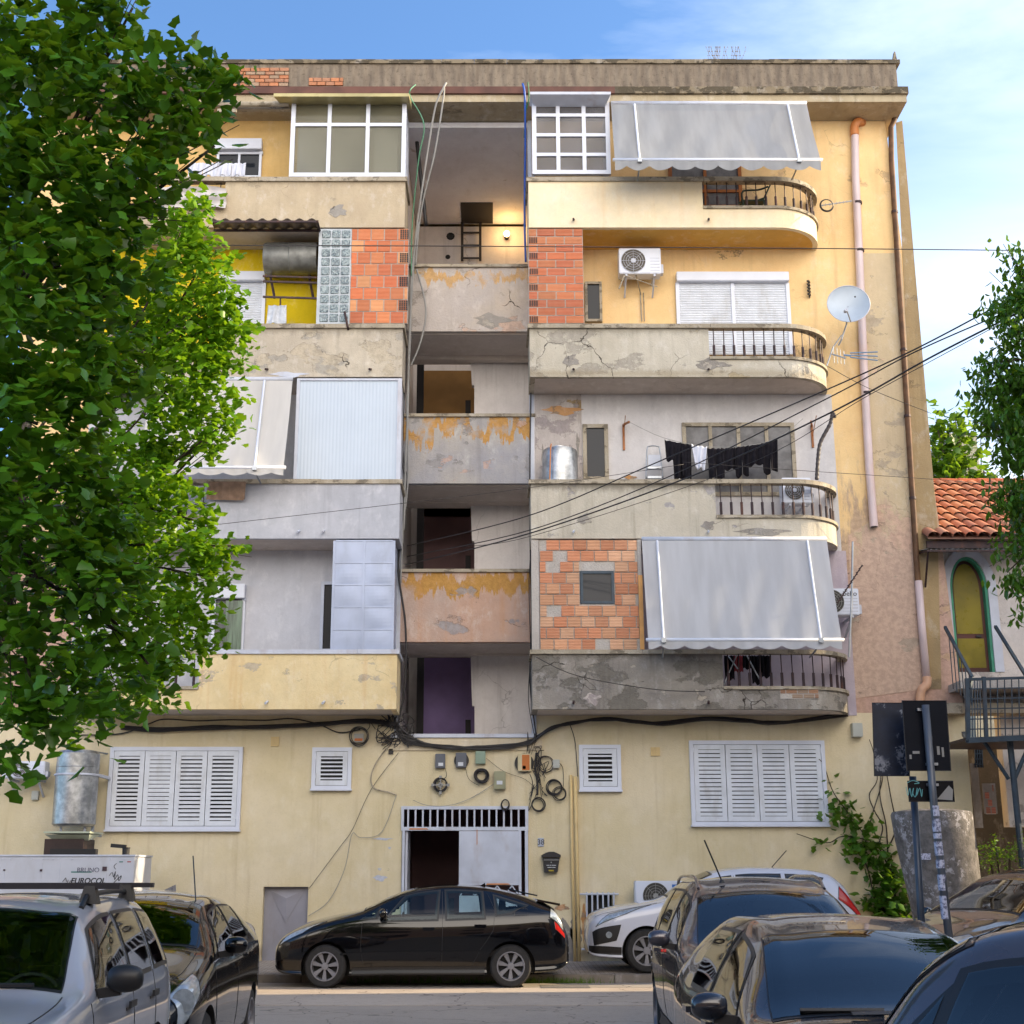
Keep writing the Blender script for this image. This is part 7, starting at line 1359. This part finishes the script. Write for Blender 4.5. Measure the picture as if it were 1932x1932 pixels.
def branches(parent, base, tips, r0, name='trunk', top=None):
    mb = MB(); b = Vector(base); top = Vector(top); mb.tube(smoothpts([b, b.lerp(top, .4) + Vector((.1, .05, 0)), top]), [r0 * (1 - .5 * i / 8) for i in range(9)], 12); build(name, mb, BARK, parent, smooth=True)
    mb = MB()
    for c in tips:
        c = Vector(c); s_ = b.lerp(top, R.uniform(.55, 1)); m_ = s_.lerp(c, .5) + Vector((R.uniform(-.2, .2), R.uniform(-.2, .2), R.uniform(0, .4))); P = smoothpts([s_, m_, c]); mb.tube(P, [r0 * .1 * (1 - .8 * i / (len(P) - 1)) + .004 for i in range(len(P))], 6)
        for k in range(3): e = c + Vector((R.uniform(-.22, .22), R.uniform(-.22, .22), R.uniform(-.25, .15))); mb.tube([P[-3], e], [.006, .003], 4)
    build('limbs', mb, BARK, parent, smooth=True)
L1 = leafmat('leaf_linden', '183608', '4f8420', .34); L2 = leafmat('leaf_bright', '3c6a0e', '6c981a', .45); L3 = leafmat('leaf_blue', '1e3c16', '4c7a28', .35, .3); L4 = leafmat('leaf_mid', '2a4816', '4c7022')
def B(px, py, Y, r, k=1., sx=1.1, sz=.85):
    c = at(px, py, Y); z = Y * cos(TH) + (c.z - EYE) * sin(TH); rr = r * z / FL; return (tuple(c), (rr * sx, rr * 1.1, rr * sz), k)
# big linden, near left
t = thing('linden_tree', 'large near linden with broad dark leaves filling the left edge', 'tree', (-4.6, 9.2, 0))
bl_ = [B(*a) for a in ((60, 60, 8.5, 120), (190, 40, 8.6, 70), (250, 15, 8.6, 22), (60, 200, 8.3, 140), (220, 150, 8.6, 90), (330, 130, 8.8, 60), (400, 155, 8.8, 42), (445, 150, 8.7, 22, .8), (385, 200, 8.8, 34), (370, 110, 8.8, 22), (300, 215, 8.7, 80), (370, 235, 8.7, 40), (405, 275, 8.8, 22, .7), (70, 350, 8.2, 130), (220, 320, 8.5, 90), (310, 310, 8.6, 45), (90, 500, 8.2, 130), (220, 440, 8.5, 75), (300, 375, 8.7, 22, .8), (80, 650, 8.2, 130), (200, 560, 8.4, 80), (270, 530, 8.6, 40), (70, 800, 8.2, 120), (170, 720, 8.4, 80), (240, 680, 8.5, 35), (80, 950, 8.2, 120), (190, 880, 8.4, 60), (230, 1000, 8.5, 55), (70, 1090, 8.2, 110), (200, 1090, 8.4, 80), (250, 1210, 8.5, 50), (130, 1230, 8.3, 90), (60, 1290, 8.2, 80), (200, 1320, 8.5, 50), (80, 1370, 8.3, 60), (25, 1420, 8.3, 40, .8), (285, 1260, 8.5, 32), (160, 1390, 8.4, 22, .6), (-90, 200, 8.6, 140), (-90, 450, 8.6, 150), (-100, 700, 8.6, 150), (-80, 950, 8.6, 140), (-80, 1180, 8.6, 110))]
branches(t, (-4.6, 9.2, 0), [b[0] for b in bl_[::2]], .24, top=(-4.3, 9.4, 5.5))
leaves('crown', bl_, .09, 2500, L1, t, .45, 1)
# brighter tree behind it
t = thing('linden_tree', 'sunlit bright green linden just behind the near dark one', 'tree', (-5.6, 14.6, 0))
bl_ = [B(*a) for a in ((370, 405, 14, 40), (330, 450, 14, 55), (400, 470, 14, 30), (350, 520, 14, 70), (410, 570, 14, 45), (430, 620, 14, 48), (380, 620, 14.2, 70), (420, 690, 14, 38), (350, 700, 14, 70), (400, 760, 14, 45), (435, 790, 14, 25), (330, 800, 14, 60), (395, 830, 14, 38), (300, 860, 14.2, 30), (280, 700, 14.5, 90), (270, 560, 14.5, 80), (200, 640, 14.6, 110), (300, 920, 13.8, 45), (350, 960, 13.8, 40), (270, 980, 14, 70), (380, 985, 13.8, 22), (400, 1035, 13.6, 40), (440, 1030, 13.6, 20), (340, 1060, 13.8, 60), (400, 1090, 13.6, 32), (370, 1150, 13.6, 45), (300, 1140, 13.8, 70), (390, 1200, 13.6, 30), (330, 1230, 13.8, 50), (290, 1300, 13.8, 36), (200, 1250, 14, 90), (200, 900, 14.5, 120), (180, 1080, 14.5, 110), (110, 1350, 14, 50), (230, 1345, 13.8, 25))]
branches(t, (-5.6, 14.6, 0), [b[0] for b in bl_[::2]], .2, top=(-5.2, 14.6, 6.5))
leaves('crown', bl_, .085, 2800, L2, t, .5, 2)
# right edge tree with hanging leaves
t = thing('ornamental_tree', 'tree at the right edge with drooping bluish green leaves', 'tree', (7.6, 14.2, 0))
bl_ = [B(*a) for a in ((1902, 470, 14, 16, .7), (1925, 500, 14, 22), (1935, 560, 14, 35), (1880, 580, 14, 22), (1905, 600, 14, 30), (1850, 578, 14, 8, .5), (1930, 640, 14, 35), (1895, 700, 14, 36), (1850, 688, 14, 20, .7), (1935, 720, 14, 45), (1870, 740, 14, 30), (1905, 790, 14, 42), (1850, 795, 14, 18, .6), (1935, 850, 14, 45), (1890, 850, 14, 18, .8), (1925, 930, 14, 40), (1890, 940, 14, 22), (1940, 1000, 14, 36), (1905, 1040, 14, 22), (1930, 1090, 14, 30), (1900, 1080, 14, 14, .7), (1925, 1150, 14, 18, .7), (1945, 780, 14.5, 60), (2000, 560, 14.4, 90), (2010, 760, 14.4, 110), (2000, 950, 14.4, 90), (2120, 650, 14.5, 120), (2140, 860, 14.5, 120), (2080, 1020, 14.4, 80), (2230, 760, 14.6, 110), (2060, 470, 14.4, 70))]
branches(t, (8.4, 14.2, 0), [b[0] for b in bl_[::2]], .16, top=(6.9, 14.2, 6.5))
leaves('crown', bl_, .088, 6000, L3, t, 1.0, 3, 1, .3)
# trees and building behind the roof
t = thing('background_tree', 'dense green tree beyond the tiled roof', 'tree', (16.0, 42, 0))
bl_ = [B(*a) for a in ((1770, 860, 42, 40), (1790, 800, 42, 35), (1820, 850, 42, 30), (1765, 785, 42, 20, .6), (1830, 900, 42, 30), (1780, 920, 42, 50), (1800, 780, 42, 15, .5), (1860, 900, 42, 24), (1850, 800, 42, 14, .5))]
branches(t, (16.0, 42, 0), [b[0] for b in bl_], .3, top=(15.5, 42, 12)); leaves('crown', bl_, .24, 420, L4, t, .5, 4)
t = thing('far_building', 'pale old building edge far behind the tiled roof', 'building', (20, 50, 0)); mb = MB(); a = xx(1795, 860, 50); b = xx(1846, 860, 50); mb.box(a, b, 50, 58, 0, zz(817, 50)); build('wall', mb, plaster('far_wall', 'a3a08e', '8f8c7c', [('7c7868', .6, .5, 1)], None, 0, .1, off=9), t); mb = MB(); mb.hexa([(b, 50.5, zz(900, 50)), (b + .45, 50.5, zz(885, 50)), (b + .45, 57, zz(885, 50)), (b, 57, zz(900, 50)), (b, 50.5, zz(862, 50)), (b + .3, 50.5, zz(880, 50)), (b + .3, 57, zz(880, 50)), (b, 57, zz(862, 50))]); build('eave', mb, M['iron'], t)
# bush by the house and grape vine on the wall
t = thing('shrub', 'dark green shrub below the old house, right of the concrete cylinder', 'shrub', at(1890, 1660, 24.3)); bl_ = [B(*a) for a in ((1880, 1600, 24.3, 30), (1905, 1620, 24, 28), (1870, 1630, 24.2, 24), (1935, 1600, 24, 34))]
mb = MB()
for b in bl_: mb.tube([(at(1890, 1660, 24.3).x, 24.3, .17), b[0]], .02, 6)
build('stems', mb, BARK, t); leaves('foliage', bl_, .06, 2600, L3, t, .3, 5, 1, .2)
t = thing('grape_vine', 'grape vine climbing the cream wall right of the large shutters', 'vine', at(1690, 1740, F - .1))
vines = [[(1690, 1745), (1686, 1650), (1672, 1610), (1640, 1585), (1620, 1560), (1590, 1520), (1570, 1490), (1555, 1445), (1545, 1432)], [(1686, 1650), (1660, 1600), (1665, 1560), (1650, 1530), (1640, 1500), (1655, 1470), (1648, 1420), (1640, 1395)], [(1676, 1640), (1672, 1560), (1660, 1500), (1664, 1440), (1660, 1395)], [(1640, 1585), (1590, 1578), (1560, 1590), (1503, 1573)], [(1660, 1745), (1640, 1650), (1630, 1610), (1645, 1540), (1665, 1470), (1668, 1400)], [(1676, 1600), (1690, 1560), (1680, 1500), (1670, 1440), (1665, 1380)]]
mb = MB(); bl_ = []
for i, v in enumerate(vines):
    P = smoothpts([at(a, b, F - .06 - .03 * (i % 2)) for a, b in v], 6); mb.tube(P, [.012 * (1 - .7 * k / len(P)) + .003 for k in range(len(P))], 5)
build('stems', mb, BARK, t)
for (px, py, r, k) in ((1573, 1478, 6, .4), (1577, 1500, 7, .5), (1582, 1525, 14, 1), (1590, 1545, 11, 1), (1600, 1562, 6, .5), (1628, 1545, 13, 1), (1650, 1555, 7, .6), (1600, 1590, 12, 1), (1625, 1590, 16, 1), (1650, 1600, 16, 1), (1620, 1615, 8, .7), (1540, 1590, 5, .4), (1560, 1590, 6, .5), (1640, 1625, 9, .8), (1670, 1630, 15, 1), (1660, 1660, 20, 1), (1685, 1665, 18, 1), (1650, 1700, 18, 1), (1680, 1705, 24, 1.2), (1670, 1735, 24, 1.2), (1695, 1740, 14, 1)):
    bl_.append(B(px, py, F - .12, r, k))
leaves('foliage', bl_, .14, 2000, leafmat('leaf_vine', '284a14', '4e7a26', .3), t, .7, 6, 0, .0, 4)
